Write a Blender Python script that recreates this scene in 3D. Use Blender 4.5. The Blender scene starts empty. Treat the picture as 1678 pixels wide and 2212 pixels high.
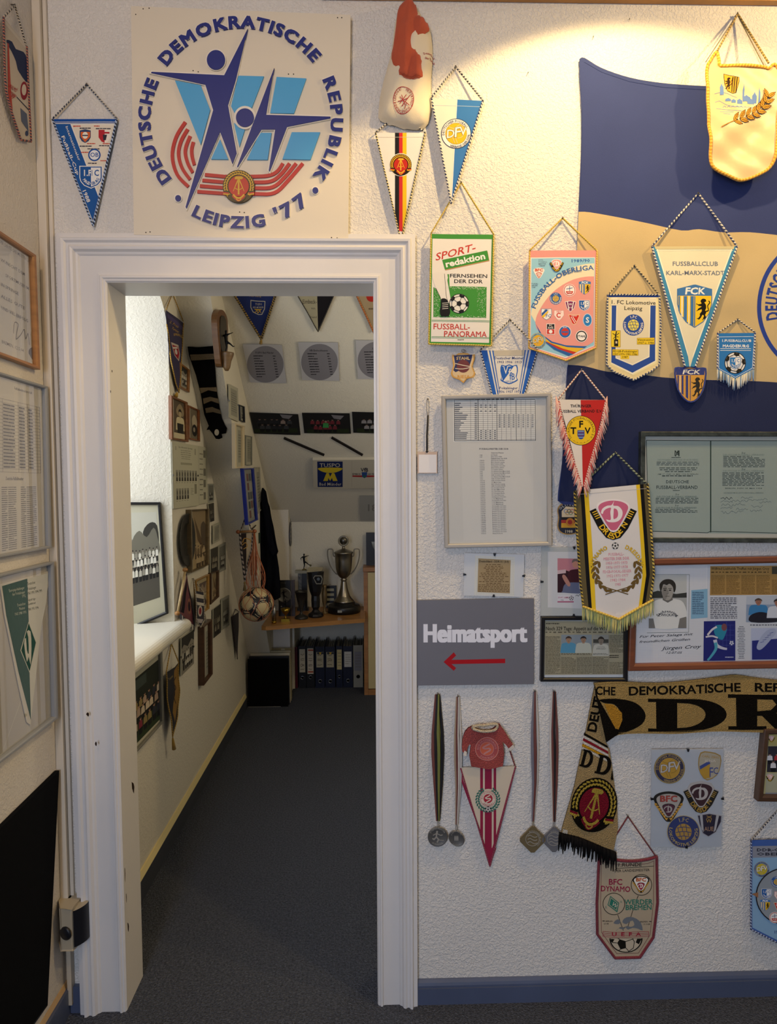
import bpy, bmesh, math, random
from mathutils import Vector, Matrix
from mathutils.geometry import tessellate_polygon
random.seed(7)
SC = bpy.context.scene
COL = SC.collection
PI = math.pi
# ---------------------------------------------------------------- camera
FPX, CAMD, HC = 1410.0, 1.83, 1.5287
PITCH, YAW, ROLL = math.radians(3.0), math.radians(1.4), math.radians(.3)
_f = Vector((math.sin(YAW)*math.cos(PITCH), math.cos(YAW)*math.cos(PITCH), -math.sin(PITCH)))
_r = Vector((math.cos(YAW), -math.sin(YAW), 0)); _u = _r.cross(_f)
CR = _r*math.cos(ROLL)-_u*math.sin(ROLL); CU = _u*math.cos(ROLL)+_r*math.sin(ROLL); CF = _f
EYE = Vector((0, -CAMD, HC))
cam = bpy.data.objects.new('camera', bpy.data.cameras.new('camera')); COL.objects.link(cam)
cam.matrix_world = Matrix(((CR.x, CU.x, -CF.x, EYE.x), (CR.y, CU.y, -CF.y, EYE.y), (CR.z, CU.z, -CF.z, EYE.z), (0, 0, 0, 1)))
cam.data.sensor_fit = 'HORIZONTAL'; cam.data.sensor_width = 36; cam.data.lens = FPX/1678*36; cam.data.clip_start = .02
SC.camera = cam
# ---------------------------------------------------------------- world, lamps, exposure
w = bpy.data.worlds.new('world'); SC.world = w; w.use_nodes = True
w.node_tree.nodes['Background'].inputs[0].default_value = (.88, .93, 1.0, 1)
w.node_tree.nodes['Background'].inputs[1].default_value = .14
def lamp(name, kind, loc, target, power, col, **k):
    d = bpy.data.lights.new(name, kind); o = bpy.data.objects.new(name, d); COL.objects.link(o)
    o.location = loc; o.rotation_euler = (Vector(target)-Vector(loc)).to_track_quat('-Z', 'Y').to_euler()
    d.energy = power; d.color = col
    for a, b in k.items(): setattr(d, a, b)
    return o
lamp('ceiling_spot', 'SPOT', (.60, -.50, 2.83), (.75, .02, 1.4), 38, (1, .69, .30), spot_size=math.radians(127), spot_blend=.2, shadow_soft_size=.02)
lamp('ceiling_spot', 'SPOT', (1.45, -.60, 2.83), (1.25, .0, 1.6), 32, (1, .69, .30), spot_size=math.radians(150), spot_blend=.2, shadow_soft_size=.02)
lamp('ceiling_spot', 'SPOT', (-.55, -1.7, 2.82), (-.75, 0, 1.7), 30, (1, .70, .44), spot_size=math.radians(130), spot_blend=.6, shadow_soft_size=.05)
lamp('room_window', 'AREA', (-.84, -2.95, 1.45), (.9, -1.2, 1.0), 72, (.64, .75, 1.0), shape='RECTANGLE', size=1.0, size_y=1.3)
lamp('niche_window', 'AREA', (-1.30, .52, 1.65), (-.6, .80, 1.4), 13, (.84, .90, 1.0), shape='RECTANGLE', size=.55, size_y=1.3)
lamp('chamber_lamp', 'POINT', (.75, 1.0, 2.0), (0, 0, 0), 13, (1, .84, .60), shadow_soft_size=.12)
SC.view_settings.view_transform = 'Standard'; SC.view_settings.look = 'None'; SC.view_settings.gamma = 1
SC.view_settings.use_curve_mapping = False; SC.view_settings.exposure = 0
# ---------------------------------------------------------------- projection helpers: a traced point becomes a point of a real surface
def ray(px, py): return (CF*FPX+CR*(px-839)+CU*(1106-py)).normalized()
class Plane:
    def __init__(s, p, n): s.p = Vector(p); s.n = Vector(n).normalized()
    def at(s, px, py, off=0.0):
        d = ray(px, py); p = s.p+s.n*off
        return EYE+d*((p-EYE).dot(s.n)/d.dot(s.n))
FRONT = Plane((0, 0, 0), (0, -1, 0))
LEFT = Plane((-.89, 0, 0), (1, 0, 0))
X1, X2 = -.857, -.705
FARL = Plane((X1, 0, 0), (1, 0, 0)); FARL2 = Plane((X2, 0, 0), (1, 0, 0))
RS = .765
ROOF = Plane((0, 2.86, 1.215), (0, -RS, -1))
KNEE = Plane((0, 2.86, 0), (0, -1, 0))
SS = 1.34
STEP = Plane((0, 1.83, 1.348), (0, -SS, -1))
REVEAL = Plane((-.857, .98, 0), (.091, -.463, 0))
# ---------------------------------------------------------------- colours and materials
def lin(c): return c/12.92 if c <= .04045 else ((c+.055)/1.055)**2.4
_cc = {}
def C(h):
    if not isinstance(h, str): return h
    if h not in _cc:
        s = h.lstrip('#')
        if len(s) == 3: s = s[0]*2+s[1]*2+s[2]*2
        _cc[h] = tuple(lin(int(s[i:i+2], 16)/255) for i in (0, 2, 4))+(1,)
    return _cc[h]
MATS = {}
def mat(name, rough=.6, metal=0, bump=None, spec=.5, sheen=0, col=None, coat=0, var=None, alpha=None):
    """one material; colour from the mesh colour attribute unless col is given. bump=(kind, scale, strength, dist)"""
    if name in MATS: return MATS[name]
    m = bpy.data.materials.new(name); m.use_nodes = True; nt = m.node_tree; N = nt.nodes; L = nt.links
    b = N['Principled BSDF']; b.inputs['Roughness'].default_value = rough; b.inputs['Metallic'].default_value = metal
    b.inputs['Specular IOR Level'].default_value = spec
    if sheen: b.inputs['Sheen Weight'].default_value = sheen
    if coat: b.inputs['Coat Weight'].default_value = coat; b.inputs['Coat Roughness'].default_value = .15
    tc = N.new('ShaderNodeTexCoord')
    if col is None:
        a = N.new('ShaderNodeAttribute'); a.attribute_name = 'Col'; src = a.outputs['Color']
    else:
        rgb = N.new('ShaderNodeRGB'); rgb.outputs[0].default_value = C(col); src = rgb.outputs[0]
    if var:
        # (scale, amount, stretch, detail) brightness variation of the thing's own colour
        mp = N.new('ShaderNodeMapping'); L.new(tc.outputs['Object'], mp.inputs[0]); mp.inputs['Scale'].default_value = var[2]
        nz = N.new('ShaderNodeTexNoise'); nz.inputs['Scale'].default_value = var[0]; nz.inputs['Detail'].default_value = var[3]; L.new(mp.outputs[0], nz.inputs[0])
        mr = N.new('ShaderNodeMapRange'); mr.inputs[1].default_value = .3; mr.inputs[2].default_value = .7
        mr.inputs[3].default_value = 1-var[1]; mr.inputs[4].default_value = 1+var[1]*.4; L.new(nz.outputs[0], mr.inputs[0])
        mx = N.new('ShaderNodeMix'); mx.data_type = 'RGBA'; mx.blend_type = 'MULTIPLY'; mx.inputs[0].default_value = 1
        L.new(src, mx.inputs[6]); L.new(mr.outputs[0], mx.inputs[7]); src = mx.outputs[2]
    L.new(src, b.inputs['Base Color'])
    if bump:
        kind, sc, st, dist = bump
        if kind == 'noise':
            t = N.new('ShaderNodeTexNoise'); t.inputs['Scale'].default_value = sc; t.inputs['Detail'].default_value = 4; o = t.outputs[0]
        elif kind == 'chip':
            t = N.new('ShaderNodeTexNoise'); t.inputs['Scale'].default_value = sc; t.inputs['Detail'].default_value = 2.5; t.inputs['Distortion'].default_value = .8
            r = N.new('ShaderNodeValToRGB'); r.color_ramp.elements[0].position = .42; r.color_ramp.elements[1].position = .66
            L.new(t.outputs[0], r.inputs[0]); o = r.outputs[0]
        elif kind == 'wave':
            t = N.new('ShaderNodeTexWave'); t.inputs['Scale'].default_value = sc; t.inputs['Distortion'].default_value = 1.5; t.inputs['Detail'].default_value = 2; o = t.outputs[1]
        elif kind == 'weave':
            t = N.new('ShaderNodeTexVoronoi'); t.inputs['Scale'].default_value = sc; o = t.outputs[0]
        L.new(tc.outputs['Object'], t.inputs['Vector'])
        bp = N.new('ShaderNodeBump'); bp.inputs['Strength'].default_value = st; bp.inputs['Distance'].default_value = dist
        L.new(o, bp.inputs['Height']); L.new(bp.outputs[0], b.inputs['Normal'])
    MATS[name] = m; return m
def glass_mat():
    if 'glass' in MATS: return MATS['glass']
    m = bpy.data.materials.new('glass'); m.use_nodes = True; nt = m.node_tree; nt.nodes.remove(nt.nodes['Principled BSDF'])
    g = nt.nodes.new('ShaderNodeBsdfGlossy'); g.inputs['Roughness'].default_value = .03
    t = nt.nodes.new('ShaderNodeBsdfTransparent'); t.inputs[0].default_value = (.985, .99, .985, 1); x = nt.nodes.new('ShaderNodeMixShader')
    fr = nt.nodes.new('ShaderNodeFresnel'); fr.inputs[0].default_value = 1.22
    ml = nt.nodes.new('ShaderNodeMath'); ml.operation = 'MULTIPLY'; ml.inputs[1].default_value = .3; nt.links.new(fr.outputs[0], ml.inputs[0])
    nt.links.new(ml.outputs[0], x.inputs[0]); nt.links.new(t.outputs[0], x.inputs[1]); nt.links.new(g.outputs[0], x.inputs[2])
    nt.links.new(x.outputs[0], nt.nodes['Material Output'].inputs[0]); MATS['glass'] = m; return m
ONE = (1, 1, 1)
M = dict(
    plaster=mat('plaster_woodchip', .85, bump=('chip', 135, .55, .0032), col='#dad6ce', spec=.25, var=(2.2, .05, ONE, 2)),
    plaster_l=mat('plaster_left', .85, bump=('chip', 120, .35, .003), col='#d6d0c6', spec=.25),
    plaster_f=mat('plaster_far', .9, bump=('chip', 75, .3, .003), col='#d6d0c0', spec=.2),
    trimwhite=mat('gloss_paint', .38, bump=('noise', 6, .25, .01), col='#d9d6d2', spec=.5, var=(3, .05, (1, 1, .25), 3)),
    paint=mat('paint', .45, bump=('noise', 40, .12, .002)),
    skirt=mat('skirting_paint', .4, bump=('noise', 12, .3, .005), col='#4d5770', var=(5, .12, ONE, 3)),
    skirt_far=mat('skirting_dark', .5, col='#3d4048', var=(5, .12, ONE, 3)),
    wood=mat('wood', .42, bump=('noise', 60, .15, .002), var=(9, .22, (1, 1, 8), 4), coat=.15),
    carpet=mat('carpet', .95, bump=('weave', 260, .9, .006), col='#51555f', spec=.1, var=(150, .45, ONE, 2)),
    cotton=mat('cotton', .85, bump=('noise', 500, .25, .0015), spec=.2, sheen=.1, var=(7, .06, ONE, 3)),
    satin=mat('satin', .42, bump=('noise', 14, .25, .006), spec=.45, sheen=.15),
    foil=mat('foil_cloth', .35, bump=('noise', 9, .35, .008), spec=.5),
    ink=mat('ink', .6, spec=.15),
    paper=mat('paper', .65, spec=.3, bump=('noise', 8, .08, .004)),
    news=mat('newsprint', .8, spec=.2, var=(12, .08, ONE, 3)),
    knit=mat('knit', .95, bump=('weave', 420, .9, .004), spec=.05),
    thread=mat('thread', .75, bump=('noise', 700, .5, .001), spec=.3, sheen=.2),
    emb=mat('embroidery', .7, bump=('noise', 900, .7, .0015), spec=.3, sheen=.2),
    metal=mat('metal', .32, metal=1, bump=('noise', 90, .12, .001)),
    pewter=mat('pewter', .42, metal=.55, bump=('noise', 90, .1, .001)),
    plastic=mat('plastic', .4, spec=.4),
    marble=mat('mottled', .35, bump=('noise', 90, .4, .004), var=(45, .75, ONE, 6)),
    black=mat('black_fabric', .95, spec=.06, bump=('noise', 200, .2, .002)),
)
# ---------------------------------------------------------------- object helpers
def wloc(p):
    v = Vector((0, 0, 0))
    while p is not None: v += p.location; p = p.parent
    return v
def tag(o, label=None, cat=None, group=None, kind=None):
    if label: o['label'] = label
    if cat: o['category'] = cat
    if group: o['group'] = group
    if kind: o['kind'] = kind
    return o
def thing(name, label, cat, loc=(0, 0, 0), group=None):
    o = bpy.data.objects.new(name, None); COL.objects.link(o); o.location = loc; o.empty_display_size = .05
    return tag(o, label, cat, group)
class MB:
    def __init__(s): s.v = []; s.f = []; s.c = []; s.sm = []
    def add(s, vs, fs, col='#888', smooth=False):
        n = len(s.v); s.v += [Vector(v) for v in vs]; c = C(col) if not isinstance(col, list) else None
        for i, f in enumerate(fs):
            s.f.append([n+k for k in f]); s.c.append(c if c else C(col[i])); s.sm.append(smooth)
        return s
    def box(s, a, b, col='#888'):
        (x0, y0, z0), (x1, y1, z1) = a, b
        return s.add([(x0, y0, z0), (x1, y0, z0), (x1, y1, z0), (x0, y1, z0), (x0, y0, z1), (x1, y0, z1), (x1, y1, z1), (x0, y1, z1)],
                     [(0, 3, 2, 1), (4, 5, 6, 7), (0, 1, 5, 4), (1, 2, 6, 5), (2, 3, 7, 6), (3, 0, 4, 7)], col)
    def prism(s, front, back, col='#888', smooth=False):
        """closed solid between two equal loops"""
        n = len(front); t = tessellate_polygon([[Vector(p) for p in front]])
        fs = [tuple(x) for x in t]+[tuple(n+i for i in reversed(x)) for x in t]+[(i, (i+1) % n, n+(i+1) % n, n+i) for i in range(n)]
        return s.add(list(front)+list(back), fs, col, smooth)
    def tube(s, pts, r, col='#888', k=8, cap=True, closed=False, smooth=True, colf=None):
        pts = [Vector(p) for p in pts]; n = len(pts); vs = []; fs = []; cs = []
        t0 = (pts[1]-pts[0]).normalized(); ref = Vector((0, 0, 1)) if abs(t0.z) < .9 else Vector((1, 0, 0))
        nn = t0.cross(ref).normalized()
        for i, p in enumerate(pts):
            a = pts[(i-1) % n] if closed or i > 0 else pts[0]; b = pts[(i+1) % n] if closed or i < n-1 else pts[-1]
            t = (b-a).normalized() if (b-a).length > 1e-9 else t0
            nn = (nn-t*nn.dot(t)); nn = nn.normalized() if nn.length > 1e-6 else t.orthogonal().normalized()
            bb = t.cross(nn); rr = r[i] if isinstance(r, (list, tuple)) else r
            for j in range(k):
                an = 2*PI*j/k; vs.append(p+nn*(math.cos(an)*rr)+bb*(math.sin(an)*rr))
        for i in range(n if closed else n-1):
            for j in range(k):
                fs.append((i*k+j, i*k+(j+1) % k, ((i+1) % n)*k+(j+1) % k, ((i+1) % n)*k+j)); cs.append(colf(i, j) if colf else col)
        if cap and not closed:
            fs.append(tuple(range(k-1, -1, -1))); cs.append(cs[0]); fs.append(tuple((n-1)*k+j for j in range(k))); cs.append(cs[0])
        return s.add(vs, fs, cs, smooth)
    def lathe(s, prof, o, col='#888', k=24, axis=(0, 0, 1), sx=1, smooth=True, colf=None):
        """prof: (radius, height) list"""
        o = Vector(o); ax = Vector(axis).normalized(); u = ax.orthogonal().normalized() if abs(ax.z) < .99 else Vector((1, 0, 0)); v = ax.cross(u)
        vs = []; fs = []; cs = []
        for r, h in prof:
            for j in range(k):
                a = 2*PI*j/k; vs.append(o+ax*h+u*(math.cos(a)*r*sx)+v*(math.sin(a)*r))
        for i in range(len(prof)-1):
            for j in range(k):
                fs.append((i*k+j, i*k+(j+1) % k, (i+1)*k+(j+1) % k, (i+1)*k+j)); cs.append(colf(i) if colf else col)
        fs.append(tuple(range(k-1, -1, -1))); cs.append(cs[0]); m = (len(prof)-1)*k; fs.append(tuple(m+j for j in range(k))); cs.append(cs[-1])
        return s.add(vs, fs, cs, smooth)
    def build(s, name, material, parent=None, bevel=0, normals=None):
        me = bpy.data.meshes.new(name); off = wloc(parent)
        me.from_pydata([v-off for v in s.v], [], s.f); me.materials.append(material if not isinstance(material, str) else M[material])
        a = me.color_attributes.new('Col', 'FLOAT_COLOR', 'CORNER'); buf = []
        for p, c in zip(me.polygons, s.c): buf += list(c)*p.loop_total
        if len(buf) == 4*len(me.loops): a.data.foreach_set('color', buf)
        me.polygons.foreach_set('use_smooth', s.sm)
        me.validate()
        if normals: me.normals_split_custom_set_from_vertices(normals)
        o = bpy.data.objects.new(name, me); COL.objects.link(o); o.parent = parent
        if bevel:
            b = o.modifiers.new('b', 'BEVEL'); b.width = bevel; b.segments = 2; b.limit_method = 'ANGLE'; b.angle_limit = .6
        return o
# ---------------------------------------------------------------- lettering: outlines of the built-in font, laid out by hand
GL = {}
def glyphs(bold, res):
    key = (bold, res)
    if key in GL: return GL[key]
    chars = list("ABCDEFGHIJKLMNOPQRSTUVWXYZabcdefghijklmnopqrstuvwxyz0123456789.,:;-'/!?()ÄÖÜäöüß&+·")
    def conv(lines, adv=False):
        cu = bpy.data.curves.new('t', 'FONT'); cu.body = '\n'.join(lines); cu.space_line = 4; cu.resolution_u = res
        cu.offset = 0 if adv else bold*.011
        o = bpy.data.objects.new('t', cu); me = o.to_mesh(); out = [[] for _ in lines]; sp = 4.0
        co = [v.co.copy() for v in me.vertices]
        for p in me.polygons:
            vs = [co[i] for i in p.vertices]; cy = sum(v.y for v in vs)/len(vs)
            li = int(round((-cy+.35)/sp)); out[max(0, min(len(lines)-1, li))].append([(v.x, v.y+sp*li) for v in vs])
        o.to_mesh_clear(); bpy.data.objects.remove(o); bpy.data.curves.remove(cu); return out
    b_ = bold
    if bold > 3.5: bold = 0
    g = conv(chars)
    bold = b_; h = conv(['H'+c+'H' for c in chars]+['HH'], True)
    wid = [max(x for t in q for x, y in t) for q in h]; hh = wid[-1]
    H = max(y for t in h[-1] for x, y in t)
    d = {c: ([[(x/H, y/H) for x, y in t] for t in g[i]], (wid[i]-hh)/H) for i, c in enumerate(chars)}
    if bold:
        z = glyphs(0, res); q = bold*.011*(1.2 if bold > 3.5 else .9)
        sh = [(a, b*.55) for a in (-q, 0, q) for b in (-q, 0, q)] if bold > 6 else [(-q, -q*.7), (q, -q*.7), (-q, q*.7), (q, q*.7)]
        for c in chars:
            if bold > 3.5 or (bold >= 1 and c in 'MNWVKAmwvXYZz7kxy'): d[c] = (z[c][0], d[c][1]+(q*.6 if bold > 3.5 else 0), sh)
    d[' '] = ([], .42); GL[key] = d; return d
# ---------------------------------------------------------------- flat print and cloth drawn on a plane
def ell(cx, cy, rx, ry=None, n=28, a0=0, a1=360, rot=0):
    ry = rx if ry is None else ry; full = abs(a1-a0) >= 360; m = n if full else n+1; cr, sr = math.cos(math.radians(rot)), math.sin(math.radians(rot)); o = []
    for i in range(m):
        a = math.radians(a0+(a1-a0)*i/n); x, y = rx*math.cos(a), ry*math.sin(a); o.append((cx+x*cr-y*sr, cy+x*sr+y*cr))
    return o
def bez(p, n=6, closed=True):
    """smooth curve through the points"""
    m = len(p); o = []
    for i in range(m if closed else m-1):
        g = lambda k: p[k % m] if closed else p[max(0, min(m-1, k))]
        a, b, c, d = g(i-1), g(i), g(i+1), g(i+2)
        for j in range(n):
            t = j/n
            o.append(tuple(.5*((2*b[k])+(-a[k]+c[k])*t+(2*a[k]-5*b[k]+4*c[k]-d[k])*t*t+(-a[k]+3*b[k]-3*c[k]+d[k])*t**3) for k in (0, 1)))
    if not closed: o.append(p[-1])
    return o
class Art:
    def __init__(s, plane, off=0.0, eps=.00012, wave=None, grid=16):
        s.pl = plane; s.off = off; s.eps = eps; s.S = []; s.T = [(1, 0, 0, 0, 1, 0)]; s.bb = []; s.wave = wave; s.grid = grid; s.base = 0; s.wc = {}; s.lift = 0
    # transforms
    def push(s, cx, cy, sx=1, sy=None, rot=0, shx=0):
        sy = sx if sy is None else sy; r = math.radians(rot); c, q = math.cos(r), math.sin(r)
        a, b, t0, d, e, t1 = s.T[-1]
        A, B, Dd, E = c*sx, c*shx*sy-q*sy, q*sx, q*shx*sy+c*sy
        s.T.append((a*A+b*Dd, a*B+b*E, a*cx+b*cy+t0, d*A+e*Dd, d*B+e*E, d*cx+e*cy+t1)); return s
    def quadmap(s, *q): s.Q = q; return s
    def pop(s): s.T.pop()
    def P(s, p): a, b, c, d, e, f = s.T[-1]; return (a*p[0]+b*p[1]+c, d*p[0]+e*p[1]+f)
    def put(s, tris, col, layer=None):
        if not tris: return
        tris = [[s.P(p) for p in t] for t in tris]
        q = getattr(s, 'Q', None)
        if q:
            tris = [[bilin(q, p) for p in t] for t in tris]
        xs = [p[0] for t in tris for p in t]; ys = [p[1] for t in tris for p in t]; b = (min(xs), min(ys), max(xs), max(ys))
        if layer is None:
            layer = s.base
            for (x0, y0, x1, y1, l) in s.bb:
                if l >= layer and b[0] < x1 and b[2] > x0 and b[1] < y1 and b[3] > y0: layer = l+1
        s.bb.append(b+(layer,)); s.S.append((tris, col, layer))
    def puts(s, groups, col):
        """slightly shifted copies that thicken a letter, each a hair above the last"""
        if not groups: return
        al = [t for g in groups.values() for t in g]; s.put(al, col); tr, c, l = s.S.pop(); i = 0
        for n_, k in enumerate(sorted(groups)):
            m = len(groups[k]); s.S.append((tr[i:i+m], col, l+.15*n_)); i += m
    def poly(s, pts, col, holes=()):
        loops = [[Vector((x, y, 0)) for x, y in pts]]+[[Vector((x, y, 0)) for x, y in h] for h in holes]
        flat = [(v.x, v.y) for l in loops for v in l]
        s.put([[flat[i] for i in t] for t in tessellate_polygon(loops)], col); return s
    def rect(s, x0, y0, x1, y1, col): return s.poly([(x0, y0), (x1, y0), (x1, y1), (x0, y1)], col)
    def circ(s, cx, cy, r, col, ry=None, n=28): return s.poly(ell(cx, cy, r, ry, n), col)
    def ring(s, cx, cy, r0, r1, col, n=32, k=1, a0=0, a1=360):
        o = ell(cx, cy, r1, r1*k, n, a0, a1); i = ell(cx, cy, r0, r0*k, n, a0, a1); m = len(o); full = abs(a1-a0) >= 360
        s.put([[i[j], o[j], o[(j+1) % m], i[(j+1) % m]] for j in range(m if full else m-1)], col); return s
    def line(s, pts, w, col, closed=False, taper=None):
        m = len(pts); L = []; R_ = []
        for j, (x, y) in enumerate(pts):
            a = pts[(j-1) % m] if closed or j > 0 else pts[0]; b = pts[(j+1) % m] if closed or j < m-1 else pts[-1]
            d0 = (x-a[0], y-a[1]); d1 = (b[0]-x, b[1]-y); l0 = math.hypot(*d0); l1 = math.hypot(*d1)
            if l0 < 1e-9: d0, l0 = d1, l1
            if l1 < 1e-9: d1, l1 = d0, l0
            n0 = (-d0[1]/l0, d0[0]/l0); n1 = (-d1[1]/l1, d1[0]/l1); nx, ny = n0[0]+n1[0], n0[1]+n1[1]; q = nx*nx+ny*ny
            k = min(2/max(q, .3), 3); ww = w*(1 if taper is None else taper(j/(m-1)))/2
            L.append((x+nx*k*ww, y+ny*k*ww)); R_.append((x-nx*k*ww, y-ny*k*ww))
        s.put([[L[j], L[(j+1) % m], R_[(j+1) % m], R_[j]] for j in range(m if closed else m-1)], col); return s
    def lines(s, segs, w, col):
        t = []
        for (x0, y0, x1, y1) in segs:
            l = math.hypot(x1-x0, y1-y0) or 1; nx, ny = -(y1-y0)/l*w/2, (x1-x0)/l*w/2
            t.append([(x0+nx, y0+ny), (x1+nx, y1+ny), (x1-nx, y1-ny), (x0-nx, y0-ny)])
        s.put(t, col); return s
    def text(s, txt, x, y, h, col, bold=0, w=None, rot=0, sl=0, al='l', sp=0, res=None, wx=1):
        """y = baseline; h = capital height; w = total width to fit"""
        if res is None: res = 1 if h < 7 else (2 if h < 16 else 4)
        g = glyphs(bold, res); adv = [g.get(c, g['-'])[1]+sp for c in txt]; W0 = sum(adv)-sp
        kx = (w/(W0*h) if w else wx); tw = W0*h*kx; x0 = {'l': 0, 'c': -tw/2, 'r': -tw}[al]
        r = math.radians(rot); cr, sr = math.cos(r), math.sin(r); t = {}; cx = x0
        for c, a in zip(txt, adv):
            G_ = g.get(c, g['-'])
            for k, (sa, sb) in enumerate(G_[2] if len(G_) > 2 else ((0, 0),)):
                for q in G_[0]:
                    o = []
                    for gx, gy in q:
                        gx += sa; gy += sb; X = cx+(gx+sl*gy)*h*kx; Y = -gy*h; o.append((x+X*cr-Y*sr, y+X*sr+Y*cr))
                    t.setdefault(k, []).append(o)
            cx += a*h*kx
        s.puts(t, col); return s
    def arc(s, txt, cx, cy, r, amid, h, col, bold=0, span=None, inner=False, wx=1, k=1):
        """text on a circle around angle amid (0 right, 90 down, -90 top); inner=True reads along the bottom"""
        g = glyphs(bold, 1 if h < 8 else 2); adv = [g.get(c, g['-'])[1] for c in txt]; W0 = sum(adv)*h*wx
        if span: wx *= math.radians(span)*r/W0; W0 = math.radians(span)*r
        t = {}; pos = -W0/2; dr = -1 if inner else 1
        for c, a in zip(txt, adv):
            G_ = g.get(c, g['-'])
            for k2, (sa, sb), q in [(k2, v, q) for k2, v in enumerate(G_[2] if len(G_) > 2 else ((0, 0),)) for q in G_[0]]:
                o = []
                for gx, gy in q:
                    gx += sa; gy += sb
                    an = math.radians(amid)+dr*(pos+a*h*wx/2)/r
                    lx = (gx-a/2)*h*wx*dr; rr = r+(gy*h if not inner else (1-gy)*h-h)
                    tx, ty = -math.sin(an), math.cos(an); nx, ny = math.cos(an), math.sin(an)
                    o.append((cx+nx*rr+tx*lx, cy+(ny*rr+ty*lx)*k))
                t.setdefault(k2, []).append(o)
            pos += a*h*wx
        s.puts(t, col); return s
    def words(s, x0, y0, x1, y1, rows, col, fill=.55, dens=.85, seed=1, wl=(4, 14), al='j'):
        """lines of print too small to read, as rows of word-long marks"""
        rd = random.Random(seed); t = []; dy = (y1-y0)/rows
        for i in range(rows):
            y = y0+dy*(i+.25); x = x0; end = x1-(0 if al == 'j' and rd.random() > .2 else rd.random()*.4*(x1-x0))
            if al == 'c': m = rd.random()*.25*(x1-x0); x = x0+m; end = x1-m
            while x < end:
                w_ = min(rd.uniform(*wl)*(x1-x0)/100, end-x); hh = dy*fill*rd.uniform(.75, 1)
                t.append([(x, y), (x+w_, y), (x+w_, y+hh), (x, y+hh)]); x += w_+(x1-x0)*.025/dens
        s.put(t, col); return s
    # ---- build
    def wv(s, i, j):
        if (i, j) not in s.wc: s.wc[(i, j)] = s.wave(i*s.grid, j*s.grid)
        return s.wc[(i, j)]
    def disp(s, x, y):
        g = s.grid; u, v = x/g, y/g; i, j = math.floor(u+1e-9), math.floor(v+1e-9); fu, fv = u-i, v-j
        if fu+fv <= 1: return s.wv(i, j)*(1-fu-fv)+s.wv(i+1, j)*fu+s.wv(i, j+1)*fv
        return s.wv(i+1, j+1)*(fu+fv-1)+s.wv(i, j+1)*(1-fu)+s.wv(i+1, j)*(1-fv)
    def split(s, polys):
        g = s.grid
        for fn in (lambda p: p[0], lambda p: p[1], lambda p: p[0]+p[1]):
            out = []
            for P in polys:
                ks = [fn(p)/g for p in P]; a = math.floor(min(ks)+1e-6)+1; b = math.ceil(max(ks)-1e-6)
                rest = P
                for k in range(a, b):
                    lo, hi = [], []; n = len(rest)
                    for q in range(n):
                        p0, p1 = rest[q], rest[(q+1) % n]; d0, d1 = fn(p0)/g-k, fn(p1)/g-k
                        if d0 <= 0: lo.append(p0)
                        if d0 >= 0: hi.append(p0)
                        if d0*d1 < 0: t = d0/(d0-d1); m = (p0[0]+(p1[0]-p0[0])*t, p0[1]+(p1[1]-p0[1])*t); lo.append(m); hi.append(m)
                    if len(lo) >= 3: out.append(lo)
                    rest = hi
                    if len(rest) < 3: break
                if len(rest) >= 3: out.append(rest)
            polys = out
        return polys
    def pos(s, p, l=0):
        v = s.pl.at(p[0], p[1], s.off+s.eps*l+s.lift)
        return v+s.pl.n*s.disp(*p) if s.wave else v
    def build(s, name, material, parent=None, thick=0, first=False, label=None):
        """thick>0: shapes get real thickness towards the wall (outline shapes must be whole polygons)"""
        vs, fs, cs, nr = [], [], [], []; n = s.pl.n
        for tris, col, l in s.S:
            pp = s.split(tris) if s.wave else tris
            idx = {}; face = []
            for t in pp:
                ii = []
                for p in t:
                    k = (round(p[0], 3), round(p[1], 3))
                    if k not in idx:
                        idx[k] = len(vs); vs.append(s.pos(p, l))
                        if s.wave:
                            h = s.grid*.75; dx = (s.wave(p[0]+h, p[1])-s.wave(p[0]-h, p[1]))/(2*h); dy = (s.wave(p[0], p[1]+h)-s.wave(p[0], p[1]-h))/(2*h)
                            b0 = s.pl.at(*p, s.off); ux = s.pl.at(p[0]+1, p[1], s.off)-b0; uy = s.pl.at(p[0], p[1]+1, s.off)-b0
                            nr.append((n-ux*(dx/ux.length_squared)-uy*(dy/uy.length_squared)).normalized())
                    if not ii or ii[-1] != idx[k]: ii.append(idx[k])
                if len(ii) > 1 and ii[0] == ii[-1]: ii.pop()
                if len(set(ii)) < 3 or len(set(ii)) != len(ii): continue
                a, b, c = vs[ii[0]], vs[ii[1]], vs[ii[2]]
                nn = (b-a).cross(c-a)
                if len(ii) > 3: nn = nn+(c-a).cross(vs[ii[3]]-a)
                if nn.dot(n) < 0: ii.reverse()
                face.append(ii)
            for f in face: fs.append(f); cs.append(C(col))
            if thick and (not first or l == 0):
                ed = {}
                for f in face:
                    for a, b in zip(f, f[1:]+f[:1]): ed[(a, b)] = 1
                bk = {}
                for f in face:
                    for a in f:
                        if a not in bk:
                            bk[a] = len(vs); vs.append(vs[a]-n*thick)
                            if s.wave: nr.append(-nr[a])
                for f in face: fs.append([bk[a] for a in reversed(f)]); cs.append(C(col))
                for (a, b) in ed:
                    if (b, a) not in ed: fs.append([b, a, bk[a], bk[b]]); cs.append(C(col))
        m = MB(); m.v = vs; m.f = fs; m.c = cs; m.sm = [bool(s.wave)]*len(fs)
        o = m.build(name, material, parent, normals=nr if s.wave and len(nr) == len(vs) else None)
        if label: o['label'] = label
        return o
def bilin(q, p):
    """unit square -> quad q (tl, tr, br, bl)"""
    u, v = p; a, b, c, d = q
    return tuple(a[k]*(1-u)*(1-v)+b[k]*u*(1-v)+c[k]*u*v+d[k]*(1-u)*v for k in (0, 1))
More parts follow.
